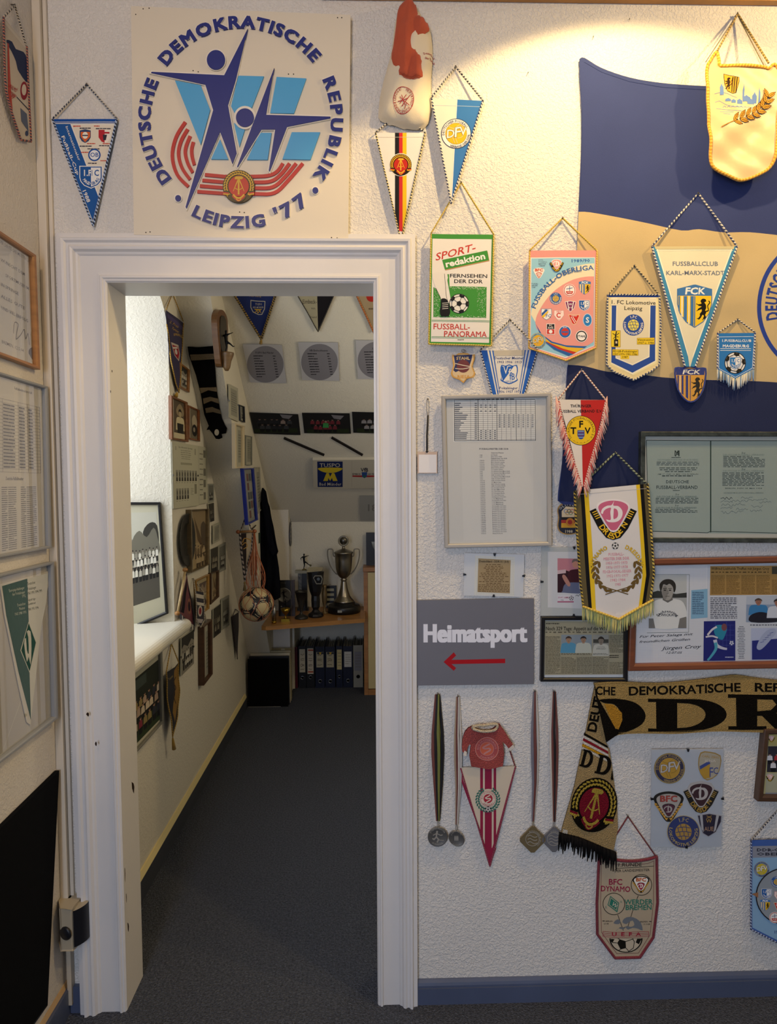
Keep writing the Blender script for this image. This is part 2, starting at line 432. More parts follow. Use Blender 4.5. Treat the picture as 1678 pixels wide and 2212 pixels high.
def qmap(pl, tl, tr, br, bl, off=0):
    """perspective-true map of the unit square lying on a plane"""
    A = [pl.at(*p, off) for p in (tl, tr, br, bl)]
    class Q:
        n = pl.n
        def at(s, u, v, o=0): return A[0]*(1-u)*(1-v)+A[1]*u*(1-v)+A[2]*u*v+A[3]*(1-u)*v+pl.n*o
    return Q()
# ---------------------------------------------------------------- cords, fringes, frames
def resample(pts, step):
    o = [pts[0]]
    for a, b in zip(pts, pts[1:]):
        d = math.dist(a, b); n = max(1, int(d/step))
        for i in range(1, n+1): o.append(tuple(a[k]+(b[k]-a[k])*i/n for k in range(len(a))))
    return o
def rope(art_or_plane, pts, off, r, ca, cb, parent, name='cord', pitch=5.0, closed=False, step=1.6, label=None, wave=None):
    """two-coloured twisted cord through traced points; off may be a list like pts"""
    r *= 1.25; pitch *= 1.3
    pl = art_or_plane.pl if isinstance(art_or_plane, Art) else art_or_plane
    offs = off if isinstance(off, (list, tuple)) else [off]*len(pts)
    P3 = resample([(p[0], p[1], o) for p, o in zip(pts, offs)], step)
    w = []
    for x, y, o in P3:
        v = pl.at(x, y, o)
        if isinstance(art_or_plane, Art) and art_or_plane.wave: v = v+pl.n*art_or_plane.disp(x, y)
        w.append(v)
    m = MB(); k = 6
    tw = lambda i, j: ca if ((i*step/pitch+j/k) % 1) < .5 else cb
    m.tube(w, r, k=k, colf=tw)
    o = m.build(name, 'thread', parent)
    if label: o['label'] = label
    return o
def nail(p, parent, n=(0, -1, 0), r=.0025, L=.016, col='#77716a'):
    n = Vector(n); p = Vector(p); m = MB(); m.lathe([(r*.45, -L), (r*.45, 0), (r*.9, 0), (r, .0006), (r*.7, .0014), (0.0002, .0016)], p, col, 10, n)
    return m.build('nail', 'metal', parent)
def fringe(art, pts, length, w, cols, parent, off=.001, dirv=(0, 1), seed=3, jit=.25, name='fringe', r=None, sway=0, material='thread'):
    """short threads hanging from an edge"""
    rd = random.Random(seed); P3 = resample(pts, w); m = MB()
    for i, p in enumerate(P3):
        L = length*(1-jit*rd.random()); dx = dirv[0]+rd.uniform(-.12, .12)+sway; x, y = p; path = []
        for q in range(4):
            t = q/3; v = art.pl.at(x+dx*L*t, y+dirv[1]*L*t, art.off+off+rd.uniform(0, .002)*t)
            if art.wave: v += art.pl.n*art.disp(x, y)
            path.append(v)
        rr = r or w*.00075
        m.tube(path, [rr*.8, rr*1.1, rr, rr*.6], rd.choice(cols), k=4, smooth=True)
    return m.build(name, material, parent)
def frame(name, label, cat, plane, quad, depth, bw, col, material='paint', glass=True, backing='#d8d8d4', recess=.35, group=None, part='moulding', clips=False, lip=.3):
    """picture frame: mitred moulding, backing sheet, glass. quad = traced outer corners of its front. returns (root, Art for the print)"""
    n = plane.n; O = [plane.at(*p, depth) for p in quad]; c = sum(O, Vector())/4
    root = thing(name, label, cat, c-n*depth, group)
    inset = [bw]*4 if not isinstance(bw, (list, tuple)) else bw
    I = []
    for i in range(4):
        p = Vector(quad[i]); a = Vector(quad[(i-1) % 4]); b = Vector(quad[(i+1) % 4]); u = (a-p).normalized(); v = (b-p).normalized()
        k = abs(u.x*v.y-u.y*v.x) or 1
        I.append(p+(u*bw+v*bw)/k)
    q2 = [tuple(x) for x in I]; Iw = [plane.at(*p, depth) for p in q2]; rec = depth*recess
    if bw > 0:
        m = MB(); vs = []
        for i in range(4):
            o, k = O[i], Iw[i]; vs += [o-n*(depth-.0015), o-n*.0015, o+(k-o)*.14, o+(k-o)*(1-lip)-n*.0002, k-n*(depth*.12+.001), k-n*(depth-rec)]
        fs = [];
        for i in range(4):
            j = (i+1) % 4
            for q in range(5): fs.append((i*6+q, j*6+q, j*6+q+1, i*6+q+1))
        for i in range(4): fs.append((i*6, i*6+5, ((i+1) % 4)*6+5, ((i+1) % 4)*6))
        m.add(vs, fs, col); m.build(part, material, root)
    base = rec
    bq = q2 if bw > 0 else list(quad)
    A = [plane.at(*p, depth)-n*(depth-base) for p in (bq if bw > 0 else quad)]
    if bw == 0: A = [o-n*.0035 for o in O]; base = depth-.0035
    m = MB(); m.prism([a for a in A], [a-n*min(.002, base*.7) for a in A], backing); m.build('backing', 'paper', root)
    if glass:
        g = [a+n*(.0015 if bw > 0 else .0015) for a in A]; m = MB(); m.prism([x+n*.0018 for x in g], g, '#fff'); m.build('glass_pane', glass_mat(), root)
    if clips:
        cc = [((O[0]+O[1])/2, O[1]-O[0]), ((O[2]+O[3])/2, O[2]-O[3]), ((O[0]+O[3])/2, O[3]-O[0]), ((O[1]+O[2])/2, O[2]-O[1])]
        for ce, d in cc:
            d = d.normalized(); inn = (c+n*0-ce); inn = (inn-d*inn.dot(d)-n*inn.dot(n)).normalized(); m = MB()
            a, b = ce-inn*.002, ce+inn*.006
            m.prism([a-d*.0035+n*.0015, a+d*.0035+n*.0015, b+d*.002+n*.0015, b-d*.002+n*.0015], [a-d*.0035-n*.004, a+d*.0035-n*.004, b+d*.002+n*.0002, b-d*.002+n*.0002], '#55565a'); m.build('clip', 'metal', root)
    art = Art(Plane(A[0], n), .0002)
    art.inner = q2 if bw > 0 else list(quad)
    art.root = root
    return root, art
# ================================================================ the setting
def struct(name, m, material, parent=None, bevel=0, label=None):
    o = m.build(name, material, parent, bevel)
    if parent is None: o['kind'] = 'structure'
    if label: o['label'] = label
    return o
OX0, OX1, OZ = -.716, .006, 2.062
m = MB(); m.box((-1.1, 0, 0), (OX0-.012, .12, 2.95)); m.box((OX1+.012, 0, 0), (2.6, .12, 2.95)); m.box((OX0-.012, 0, OZ+.012), (OX1+.012, .12, 2.95)); struct('wall_front', m, 'plaster')
m = MB(); m.box((-1.0, -5.2, 0), (-.89, 0, 2.95)); struct('wall_left', m, 'plaster_l')
m = MB(); m.box((2.5, -5.2, 0), (2.6, 0, 2.95)); struct('wall_right', m, 'plaster')
m = MB(); m.box((-1.6, -5.2, -.1), (2.6, 3.3, 0)); struct('floor', m, 'carpet')
m = MB(); m.box((-1.0, -5.2, 2.86), (2.6, .12, 2.98)); struct('ceiling', m, 'plaster_l')
# wooden strip along the ceiling
m = MB(); m.box((-.13, -.022, 2.812), (2.5, -.0005, 2.859), '#b07a35'); struct('trim_1', m, 'wood', bevel=.003)
# far chamber
m = MB()
YN0, YN1, ZS = .25, .98, .915
# left wall with the arched window niche
def arch(y0, y1, z0, zs, n=10):
    o = [(y0, z0), (y1, z0)]
    for i in range(n+1):
        a = PI/2*i/n; o.append((y1-(1-math.cos(a))*.17, zs+math.sin(a)*.19))
    for i in range(n+1):
        a = PI/2*(1-i/n); o.append((y0+(1-math.cos(a))*.17, zs+math.sin(a)*.19))
    return o
zstep = lambda z: 1.83+(1.348-z)/SS
outer = [(.12, 0), (zstep(0), 0), (zstep(2.5), 2.5), (zstep(2.5), 2.6), (.12, 2.6)]
hole = arch(YN0, YN1, ZS, 2.10)
loops = [[Vector((X1, y, z)) for y, z in outer], [Vector((X1, y, z)) for y, z in hole]]
flat = [v for l in loops for v in l]
m.add(flat, [tuple(reversed(t)) if (flat[t[1]]-flat[t[0]]).cross(flat[t[2]]-flat[t[0]]).x < 0 else tuple(t) for t in tessellate_polygon(loops)])
nh = len(hole); far = [Vector((-1.32, .32+(y-YN0)*.78, z if z > ZS+.01 else z)) for y, z in hole]
m.add([Vector((X1, y, z)) for y, z in hole]+far, [(i, (i+1) % nh, nh+(i+1) % nh, nh+i) for i in range(1, nh)], smooth=False)
# upper wall beyond the boxed rafter
a, b = Vector((X1, zstep(0), 0)), Vector((X1, zstep(2.6), 2.6)); c, d = Vector((X2, zstep(0), 0)), Vector((X2, zstep(2.6), 2.6))
m.add([a, b, d, c], [(0, 1, 2, 3)])
m.add([(X2, zstep(0), 0), (X2, 2.9, 0), (X2, 2.9, 1.18), (X2, 1.03, 2.62), (X2, zstep(2.6), 2.6)], [(0, 1, 2, 3, 4)])
m.add([(X1, .12, 0), (X1, .12, 2.6), (X1-.02, .12, 2.6), (X1-.02, .12, 0)], [(0, 1, 2, 3)])
struct('wall_far_left', m, 'plaster_f')
m = MB(); m.box((-.8, 2.86, .575), (1.3, 2.96, 1.3)); m.box((-.8, 2.86, 0), (-.572, 3.2, .575)); m.box((-.572, 3.2, 0), (1.3, 3.25, .575)); m.box((-.572, 2.96, .575), (1.3, 3.2, .6)); struct('wall_knee', m, 'plaster_f')
m = MB(); zr = lambda y: 1.215+(2.86-y)*RS
m.add([(-.95, 2.96, zr(2.96)), (1.3, 2.96, zr(2.96)), (1.3, 1.04, zr(1.04)), (-.95, 1.04, zr(1.04)), (-.95, 2.96, zr(2.96)+.1), (1.3, 2.96, zr(2.96)+.1), (1.3, 1.04, zr(1.04)+.1), (-.95, 1.04, zr(1.04)+.1)],
      [(0, 3, 2, 1), (4, 5, 6, 7), (0, 1, 5, 4), (1, 2, 6, 5), (2, 3, 7, 6), (3, 0, 4, 7)])
m.box((-.95, .12, 2.58), (1.3, 1.1, 2.68)); struct('ceiling_slope', m, 'plaster_f')
m = MB(); m.box((1.25, .12, 0), (1.35, 3.25, 2.7)); struct('wall_far_right', m, 'plaster_f')
# pillar in the far corner
m = MB(); m.add([(-.80, 2.736, 0), (-.588, 2.736, 0), (-.588, 2.86, 0), (-.80, 2.86, 0), (-.80, 2.736, 1.31), (-.588, 2.736, 1.31), (-.588, 2.86, 1.216), (-.80, 2.86, 1.216)],
      [(0, 3, 2, 1), (4, 5, 6, 7), (0, 1, 5, 4), (1, 2, 6, 5), (2, 3, 7, 6), (3, 0, 4, 7)]); struct('pillar', m, 'plaster_l')
# window at the back of the niche
wr = thing('window_1', None, None, (-1.325, .6, 1.6)); wr['kind'] = 'structure'
m = MB(); m.box((-1.345, .30, .90), (-1.32, .36, 2.34)); m.box((-1.345, .84, .90), (-1.32, .91, 2.34)); m.box((-1.345, .36, .90), (-1.32, .84, .97)); m.box((-1.345, .36, 2.26), (-1.32, .84, 2.34)); m.box((-1.342, .585, .97), (-1.322, .615, 2.26)); m.build('window_frame', 'trimwhite', wr)
m = MB(); m.box((-1.338, .36, .97), (-1.334, .84, 2.26)); m.build('pane', glass_mat(), wr)
# window sill of the niche with its rounded nose
m = MB(); prof = [(-1.32, 0), (-1.32, -.055)]+[(-.83+math.cos(t)*.03, -.0275+math.sin(t)*.0275) for t in [-PI/2+PI*i/10 for i in range(11)]]
y0, y1 = .22, 1.035
vs = [(x, y0, ZS+z) for x, z in prof]+[(x, y1 if x > -.9 else .93, ZS+z) for x, z in prof]; k = len(prof)
m.prism([v for v in vs[:k]], [v for v in vs[k:]], '#ddd8c8'); struct('trim_2', m, 'paint', label='rounded cream window sill board')
# skirtings
def skirting(name, a, b, z, n, t=.015, col=None, cream=True):
    r = thing(name, None, None, a); r['kind'] = 'structure'; a = Vector(a); b = Vector(b); n = Vector(n)
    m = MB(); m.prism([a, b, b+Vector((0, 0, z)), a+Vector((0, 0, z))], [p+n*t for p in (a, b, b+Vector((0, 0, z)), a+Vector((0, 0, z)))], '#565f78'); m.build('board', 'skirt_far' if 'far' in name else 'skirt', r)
    return r, a, b
r, a, b = skirting('baseboard_front', (.122, -.0005, 0), (2.5, -.0005, 0), .048, (0, -1, 0), .016)
m = MB(); z0 = Vector((0, 0, .048)); pr = [(0, 0), (.012, 0), (.012, .006), (.009, .013), (.003, .019), (0, .02)]
m.prism([a+Vector((0, -x, z))+z0 for x, z in pr], [b+Vector((0, -x, z))+z0 for x, z in pr], '#69738c'); m.build('top_bead', M['skirt'], r)
r, a, b = skirting('baseboard_left', (-.8895, -3, 0), (-.8895, -.0006, 0), .075, (1, 0, 0), .014)
m = MB(); m.prism([a+Vector((0, 0, .075)), b+Vector((0, 0, .075)), b+Vector((.006, 0, .075)), a+Vector((.006, 0, .075))], [a+Vector((0, 0, .09)), b+Vector((0, 0, .09)), b+Vector((.002, 0, .09)), a+Vector((.002, 0, .09))], '#c9a878'); m.build('paint_edge', 'paint', r)
r, a, b = skirting('baseboard_door_left', (-.8745, -.0005, 0), (-.846, -.0005, 0), .078, (0, -1, 0), .013)
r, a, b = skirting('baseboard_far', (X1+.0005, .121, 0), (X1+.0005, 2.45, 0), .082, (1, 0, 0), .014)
m = MB(); m.prism([a+Vector((0, 0, .082)), b+Vector((0, 0, .082)), b+Vector((.015, 0, .082)), a+Vector((.015, 0, .082))], [a+Vector((0, 0, .104)), b+Vector((0, 0, .104)), b+Vector((.006, 0, .104)), a+Vector((.006, 0, .104))], '#e0cf96'); m.build('cream_edge', 'paint', r)
# door casing: mitred architrave and lining
door = thing('door_1', None, None, (OX0/2, 0, 0)); door['kind'] = 'structure'
prof = [(.0008, .0005), (.0008, .010), (.004, .014), (.008, .014), (.011, .018), (.016, .018), (.019, .013), (.026, .012), (.070, .012), (.074, .016), (.079, .018), (.084, .026), (.090, .028), (.096, .024), (.101, .024), (.106, .030), (.112, .031), (.116, .022), (.128, .020), (.128, .0005)]
st = [lambda w, d: (OX0-w, -d, 0), lambda w, d: (OX0-w, -d, OZ+w), lambda w, d: (OX1+w*.9, -d, OZ+w), lambda w, d: (OX1+w*.9, -d, 0)]
k = len(prof)
for nm, i in (('architrave_side', 0), ('architrave_head', 1), ('architrave_side', 2)):
    m = MB(); A = [st[i](*p) for p in prof]; B = [st[i+1](*p) for p in prof]; m.prism(A, B); m.build(nm, 'trimwhite', door)
for nm, a, b in (('lining_side', (OX0-.0115, -.009, 0), (OX0, .121, OZ)), ('lining_side', (OX1, -.009, 0), (OX1+.0115, .121, OZ)), ('lining_head', (OX0-.0115, -.009, OZ), (OX1+.0115, .121, OZ+.0115))):
    m = MB(); m.box(a, b); m.build(nm, 'trimwhite', door)
# chips in the paint of the casing, down to the wood
A = Art(FRONT, .0305)
for x, y, w_, h in ((189, 1543, 3, 4), (207, 1607, 2, 5), (190, 1545, 2, 3)): A.poly(bez([(x-w_, y), (x, y-h), (x+w_, y-1), (x+w_*.4, y+h)], 3), '#2a1a10')
A.build('paint_chip', 'ink', door, thick=.0003)['kind'] = 'stuff'
A = Art(Plane((OX0, 0, 0), (1, 0, 0)), .0003)
for x, y, w_, h in ((288, 1702, 2.2, 12), (286, 1698, 1.5, 9), (277, 2003, 1.6, 10), (242, 802, .8, 3), (239, 846, .8, 3), (270, 1890, .7, 16), (273, 1940, .7, 10)): A.poly([(x-w_, y-h), (x+w_*.3, y-h*.8), (x+w_, y-h*.2), (x+w_*.6, y+h), (x-w_*.4, y+h*.6)], '#2b1c12')
A.build('paint_chip', 'ink', door, thick=.0003)['kind'] = 'stuff'
# cable duct up the left corner
t = thing('cable_duct', 'cream plastic cable duct running up the left corner of the room', 'cable duct', (-.875, -.011, .3))
m = MB(); m.box((-.8895, -.022, .30), (-.868, -.0006, 2.859), '#cfc4b0'); m.build('channel', 'plastic', t, bevel=.0015)
m = MB(); m.box((-.867, -.010, .30), (-.857, -.0006, 2.859), '#d2c8b6'); m.build('side_channel', 'plastic', t, bevel=.0015)
# ================================================================ emblems (drawn in a unit frame: x right, y down, size about +-1)
def ball(A, cx, cy, r, white='#e8e6e0', black='#15151a', rot=0, lw=.06):
    A.push(cx, cy, r, rot=rot); A.circ(0, 0, 1, black); A.circ(0, 0, .93, white)
    pent = [(math.sin(2*PI*i/5)*.30, -math.cos(2*PI*i/5)*.30) for i in range(5)]; A.poly(pent, black)
    t = []
    for i in range(5):
        a = 2*PI*i/5; s, c = math.sin(a), -math.cos(a); A.line([(s*.3, c*.3), (s*.62, c*.62)], lw, black)
        b0, b1 = a-.36, a+.36; q = [(math.sin(a)*.62, -math.cos(a)*.62), (math.sin(b0)*.76, -math.cos(b0)*.76), (math.sin(a-.26)*.95, -math.cos(a-.26)*.95), (math.sin(a+.26)*.95, -math.cos(a+.26)*.95), (math.sin(b1)*.76, -math.cos(b1)*.76)]
        A.poly(q, black); b2 = a+2*PI/5-.36; A.line([(math.sin(b1)*.76, -math.cos(b1)*.76), (math.sin(b2)*.76, -math.cos(b2)*.76)], lw, black)
    A.pop()
def ballseams(A, cx, cy, r, col, bg, lw=.08):
    A.push(cx, cy, r); A.circ(0, 0, 1, bg)
    for y in (-.55, 0, .55):
        w_ = math.sqrt(1-y*y)*.96; A.line(bez([(-w_, y+.08), (0, y-.05), (w_, y+.08)], 4, False), lw, col)
    for x0, y0, y1 in ((-.35, -.92, -.5), (.3, -.92, -.5), (-.65, -.5, .0), (-.15, -.55, 0), (.35, -.5, 0), (-.45, 0, .55), (.05, 0, .55), (.55, 0, .5), (-.25, .55, .92), (.25, .55, .92)): A.line([(x0, y0), (x0+.05, y1)], lw, col)
    A.pop()
def wreath(A, r, col, dark, n=16, a0=-80, a1=260, lw=.05, leaf=.17, w=.085):
    for i in range(n):
        a = math.radians(a0+(a1-a0)*i/(n-1)); 
        for k in (-1, 1):
            rr = r+k*leaf*.32; x, y = math.cos(a)*rr, math.sin(a)*rr; A.poly(ell(x, y, leaf*.62, w, 7, rot=math.degrees(a)+90+k*32), col)
def hammer(A, col, dark=None, s=1):
    """hammer and compasses"""
    A.push(0, 0, s)
    A.line([(-.02, -.55), (-.42, .38)], .09, col, taper=lambda t: 1.1-.7*t); A.line([(.02, -.55), (.42, .38)], .09, col, taper=lambda t: 1.1-.7*t)
    A.line(ell(0, -.25, .42, .5, 10, 50, 130), .06, col)
    A.rect(-.065, -.5, .065, .62, col); A.poly([(-.3, -.66), (-.2, -.74), (.25, -.74), (.36, -.62), (.25, -.52), (-.3, -.52)], col); A.circ(0, -.42, .09, col, n=10); A.pop()
def emblem(A, cx, cy, r, red='#b5261e', gold='#d9a62c', dark='#221a12', rot=0, squash=1):
    A.push(cx, cy, r, r*squash, rot); A.circ(0, 0, 1, dark, n=40)
    rd = random.Random(5); n = 34
    for i in range(n):
        a = -90+360*i/n
        if 45 < (a % 360) < 135: continue
        for rr, q in ((.9, 24), (.76, -24)):
            x, y = math.cos(math.radians(a))*rr, math.sin(math.radians(a))*rr; A.poly(ell(x, y, .095, .042, 7, rot=a+90+q), gold)
    A.circ(0, 0, .64, red, n=32); hammer(A, gold, s=.82)
    for y, c, w_ in ((.30, dark, .09), (.39, red, .08), (.47, gold, .08)):
        A.line([(-.97, y), (-.62, y+.04)], w_, c); A.line([(.97, y), (.62, y+.04)], w_, c)
    for q, c in ((.93, dark), (.82, red), (.71, gold)):
        A.line(ell(0, .08, q*.62, q*.88+.02, 10, 40, 140), .10, c)
    A.line(ell(0, .28, .30, .62, 8, 50, 130), .07, red); A.line(ell(0, .36, .24, .52, 8, 50, 130), .05, gold)
    A.pop()
def dfv(A, cx, cy, r, rot=0, ring='#e6e2d6', edge='#1d2c50', yellow='#e0a81e', txt='#26365e', let='#ece6d4', lines='#c9b98a', arc=True, sx=1, letter_edge='#2a3350'):
    A.push(cx, cy, r*sx, r, rot); A.circ(0, 0, 1, edge, n=40); A.circ(0, 0, .955, ring, n=40); A.circ(0, 0, .72, edge); A.circ(0, 0, .70, yellow, n=32)
    for p in (((-.5, -.48), (-.15, -.35), (.15, -.55), (.3, -.62)), ((-.15, -.35), (-.1, .1), (.1, .65)), ((.35, -.6), (.5, -.2), (.4, .2), (.1, .3)), ((-.68, .1), (-.3, .2), (-.1, .6))): A.line(bez(p, 3, False), .035, lines)
    for w_, c, b in ((.62, letter_edge, 3), (.6, let, 1)):
        A.text('D', -.66, .30, .52, c, b, sl=.18, rot=-8, res=2); A.text('F', -.17, .24, .62, c, b, sl=.18, rot=-8, res=2, wx=1.15); A.text('V', .22, .12, .55, c, b, sl=.18, rot=-8, res=2)
    if arc:
        A.arc('DEUTSCHER FUSSBALL-', 0, 0, .765, -105, .15, txt, 1, span=165); A.arc('VERBAND DER DDR', 0, 0, .93, 60, .15, txt, 1, span=115, inner=True)
    A.pop()
def magde(A, cx, cy, s, blue='#1f5aa0', white='#e6e4dc', edge=True, text=True):
    """shield, half blue half white"""
    A.push(cx, cy, s); sh = [(-1, -.9), (1, -.9), (1, .1), (.9, .45), (.6, .8), (0, 1.05), (-.6, .8), (-.9, .45), (-1, .1)]
    if edge: A.poly(sh, white); A.push(0, 0, .93); A.poly(sh, blue); A.pop()
    A.push(0, 0, .84); A.poly(sh, white); A.poly([(-1, -.9), (0, -.9), (0, 1.05), (-.6, .8), (-.9, .45), (-1, .1)], blue); A.pop()
    if text:
        A.text('1.F', -.72, -.05, .5, white, 2, w=.78, res=2); A.text('C', .28, -.05, .5, blue, 2, w=.42, res=2); A.rect(.07, -.55, .12, -.05, blue)
        A.arc('MAGD', 0, -.05, .80, 125, .26, white, 2, span=60, inner=True); A.arc('EBURG', 0, -.05, .80, 52, .26, blue, 2, span=66, inner=True)
    A.pop()
TRI = [(-.95, -.62), (-.6, -.88), (0, -.98), (.6, -.88), (.95, -.62), (.86, -.2), (.3, .78), (0, .95), (-.3, .78), (-.86, -.2)]
def dyn_d(A, cx, cy, s, field='#7c1f34', white='#e9e4dc', edge='#e9e4dc', edge2=None, k=1.0):
    """curved triangle with a flourished D"""
    t = bez(TRI, 4); A.push(cx, cy, s*k, s)
    if edge2: A.poly([(x*1.12, y*1.12) for x, y in t], edge2)
    A.poly(t, edge); A.poly([(x*.9, y*.9) for x, y in t], field)
    A.poly(bez([(-.72, -.18), (-.62, -.42), (-.36, -.58), (-.1, -.62), (.05, -.86), (.0, -.6), (.3, -.55), (.52, -.3), (.52, .0), (.36, .26), (.08, .38), (-.3, .36), (-.42, .22), (-.16, .24), (-.18, -.2), (-.14, -.46), (-.4, -.4), (-.56, -.26), (-.62, -.1)], 4), white)
    A.poly(bez([(.04, -.42), (.22, -.34), (.28, -.1), (.22, .1), (.04, .2), (.0, .1), (.02, -.2)], 4), field)
    A.pop()
def dresden(A, cx, cy, s, field='#7c1f34', white='#e9e4dc', gold='#e2b52a', dark='#14120f', word=True, k=1.0):
    A.push(cx, cy, s*k, s)
    V = [(-1.16, -.36), (-.86, -.5), (-.46, .25), (-.15, .62), (0, .68), (.15, .62), (.46, .25), (.86, -.5), (1.16, -.36), (.72, .5), (.35, .95), (0, 1.06), (-.35, .95), (-.72, .5)]
    A.poly(V, dark)
    for sx in (-1, 1):
        for i in range(4):
            y = -.28+i*.10; A.line([(sx*(1.02-i*.055), y+.0), (sx*(.80-i*.055), y-.10)], .045, gold)
    if word:
        for c, x, y, r_ in zip('DRESDEN', (-.70, -.52, -.30, -.10, .13, .36, .58), (.38, .62, .86, .98, .95, .76, .50), (58, 48, 32, 6, -18, -44, -58)): A.text(c, x-.02, y+.01, .27, gold, 2.2, rot=r_, res=2)
    A.pop(); dyn_d(A, cx, cy-s*.14, s*.84, field, white, white, None, k)
def bfc(A, cx, cy, s, red='#c2402a', field='#7c1f34', white='#e6dfd2', dark='#1a1612', gold='#c9973a', k=1.0, wr=True):
    t = bez(TRI, 4); A.push(cx, cy, s*k, s)
    if wr:
        A.poly([(x*1.05, y*1.05) for x, y in t], dark)
        for i in range(7):
            f = i/6
            for q in (-1, 1): A.poly(ell(q*(.93-.75*f), -.15+1.0*f, .12, .05, 7, rot=q*(-70+25*f)), gold); A.poly(ell(q*(.86-.72*f), -.2+1.0*f, .11, .04, 7, rot=q*(-35+25*f)), gold)
    A.poly([(x*.88, y*.85-.08) for x, y in t], white)
    A.text('BFC', 0, -.36, .42, dark, 4, w=1.26, al='c', res=2); A.text('BFC', 0, -.38, .38, red, 3, w=1.2, al='c', res=2)
    A.pop(); dyn_d(A, cx, cy+s*.22, s*.46, field, white, dark, None, k)
def lok(A, cx, cy, r, blue='#2b4a86', yellow='#e3b92e', seam='#2b4a86', txt='#e6dfca', rot=0, edge=None):
    A.push(cx, cy, r, rot=rot)
    if edge: A.circ(0, 0, 1.04, edge, n=36)
    A.circ(0, 0, 1, blue, n=36); A.arc('1.FC', 0, 0, .66, -90, .24, txt, 2, span=52); A.arc('LOKOMOTIVE LEIPZIG', 0, 0, .92, 92, .2, txt, 2, span=215, inner=True); A.pop()
    ballseams(A, cx, cy, r*.52, seam, yellow)
LION = [(.05, -.95), (.35, -.9), (.42, -.7), (.2, -.62), (.38, -.42), (.42, -.1), (.30, .12), (.45, .3), (.30, .5), (.42, .72), (.22, .9), (.05, .82), (.18, .62), (.0, .5), (-.15, .72), (-.42, .95), (-.5, .8), (-.3, .62), (-.32, .42), (-.1, .2), (-.12, 0), (-.5, .12), (-.55, -.02), (-.3, -.14), (-.1, -.25), (-.45, -.3), (-.58, -.42), (-.3, -.46), (-.12, -.52), (-.25, -.72), (-.12, -.88)]
def lion(A, cx, cy, s, col, k=.8):
    A.push(cx, cy, s*k, s); A.poly(bez(LION, 2), col); A.line(bez([(.35, .2), (.7, .1), (.6, -.3), (.85, -.6), (.7, -.75)], 3, False), .10, col)
    for p in (((-.5, .05), (-.68, .16)), ((-.55, -.4), (-.75, -.5)), ((-.45, .88), (-.65, .82)), ((.15, .85), (-.02, .98))): A.line(p, .06, col)
    A.pop()
def fck(A, cx, cy, s, blue='#3f74b0', gold='#e8b92c', white='#e9e6da', dark='#16140f', band=None, k=.8, lab='#e9e6da', top=True):
    band = band or blue; sh = [(-1, -.80), (-.05, -1.0), (.05, -1.0), (1, -.80), (1, -.1), (.85, .35), (.5, .75), (0, 1.02), (-.5, .75), (-.85, .35), (-1, -.1)]
    A.push(cx, cy, s*k, s); A.poly(sh, blue); A.push(0, 0, .95, .96); A.poly(sh, gold); A.pop()
    for i, (x, c) in enumerate(((-.78, white), (-.55, blue), (-.42, gold), (-.22, blue), (-.16, white))):
        pass
    bot = lambda x: 1.0-abs(x)**2.2*.95
    for x0, x1, c in ((-.92, -.84, blue), (-.76, -.68, white), (-.62, -.44, blue), (-.36, -.3, white), (-.24, -.06, blue)): A.poly([(x0, -.46), (x1, -.46), (x1, bot(x1)*.95), (x0, bot(x0)*.93)], c)
    A.rect(-.03, -.46, .03, .96, blue)
    if top:
        A.poly([(-.97, -.78), (-.05, -.97), (.05, -.97), (.97, -.78), (.97, -.48), (-.97, -.48)], band); A.text('FCK', 0, -.55, .30, lab, 3, w=1.15, al='c', res=2, sl=.1)
    A.pop(); lion(A, cx+s*k*.45, cy+s*.15, s*.52, dark, .78)
def sachs(A, cx, cy, r, red='#c23a35', white='#e6ddd0', fld=None, rot=0):
    A.push(cx, cy, r, rot=rot); A.circ(0, 0, 1, white, n=36); A.circ(0, 0, .95, red, n=36); A.circ(0, 0, .91, white if fld is None else fld, n=36)
    tc = red if fld is None else white
    A.arc('BSG SACHSENRING', 0, 0, .68, -92, .17, tc, 1, span=185); A.arc('ZWICKAU', 0, 0, .88, 88, .17, tc, 1, span=95, inner=True)
    A.circ(0, 0, .60, white); A.circ(0, 0, .56, red)
    A.line(bez([(.25, -.42), (-.1, -.22), (-.32, -.08), (-.1, .02), (.2, -.02), (.3, .1), (.1, .26), (-.25, .46)], 4, False), .13, white); A.pop()
def tfv(A, cx, cy, r):
    A.circ(cx, cy, r, '#1c1a18', n=40); A.circ(cx, cy, r*.965, '#e8bd22', n=40); A.push(cx, cy, r)
    A.arc('THÜRINGER FUSSBALLVERBAND E.V.', 0, 0, .76, -90, .15, '#2a2620', 0, span=262)
    A.arc('-+-+-+-+-+-', 0, 0, .90, 90, .12, '#7a6420', 0, span=90, inner=True)
    A.text('F', 0, -.22, .42, '#14110e', 3, al='c', res=2); A.text('T', -.70, .22, .42, '#14110e', 3, res=2); A.text('V', .26, .22, .42, '#14110e', 3, res=2)
    A.poly([(-.24, -.02), (.24, -.02), (.24, .35), (.12, .56), (0, .6), (-.12, .56), (-.24, .35)], '#2f4f8e')
    for i in range(5): A.rect(-.2, .04+i*.1, .2, .075+i*.1, '#8d3340' if i % 2 else '#aab4cc')
    A.pop()
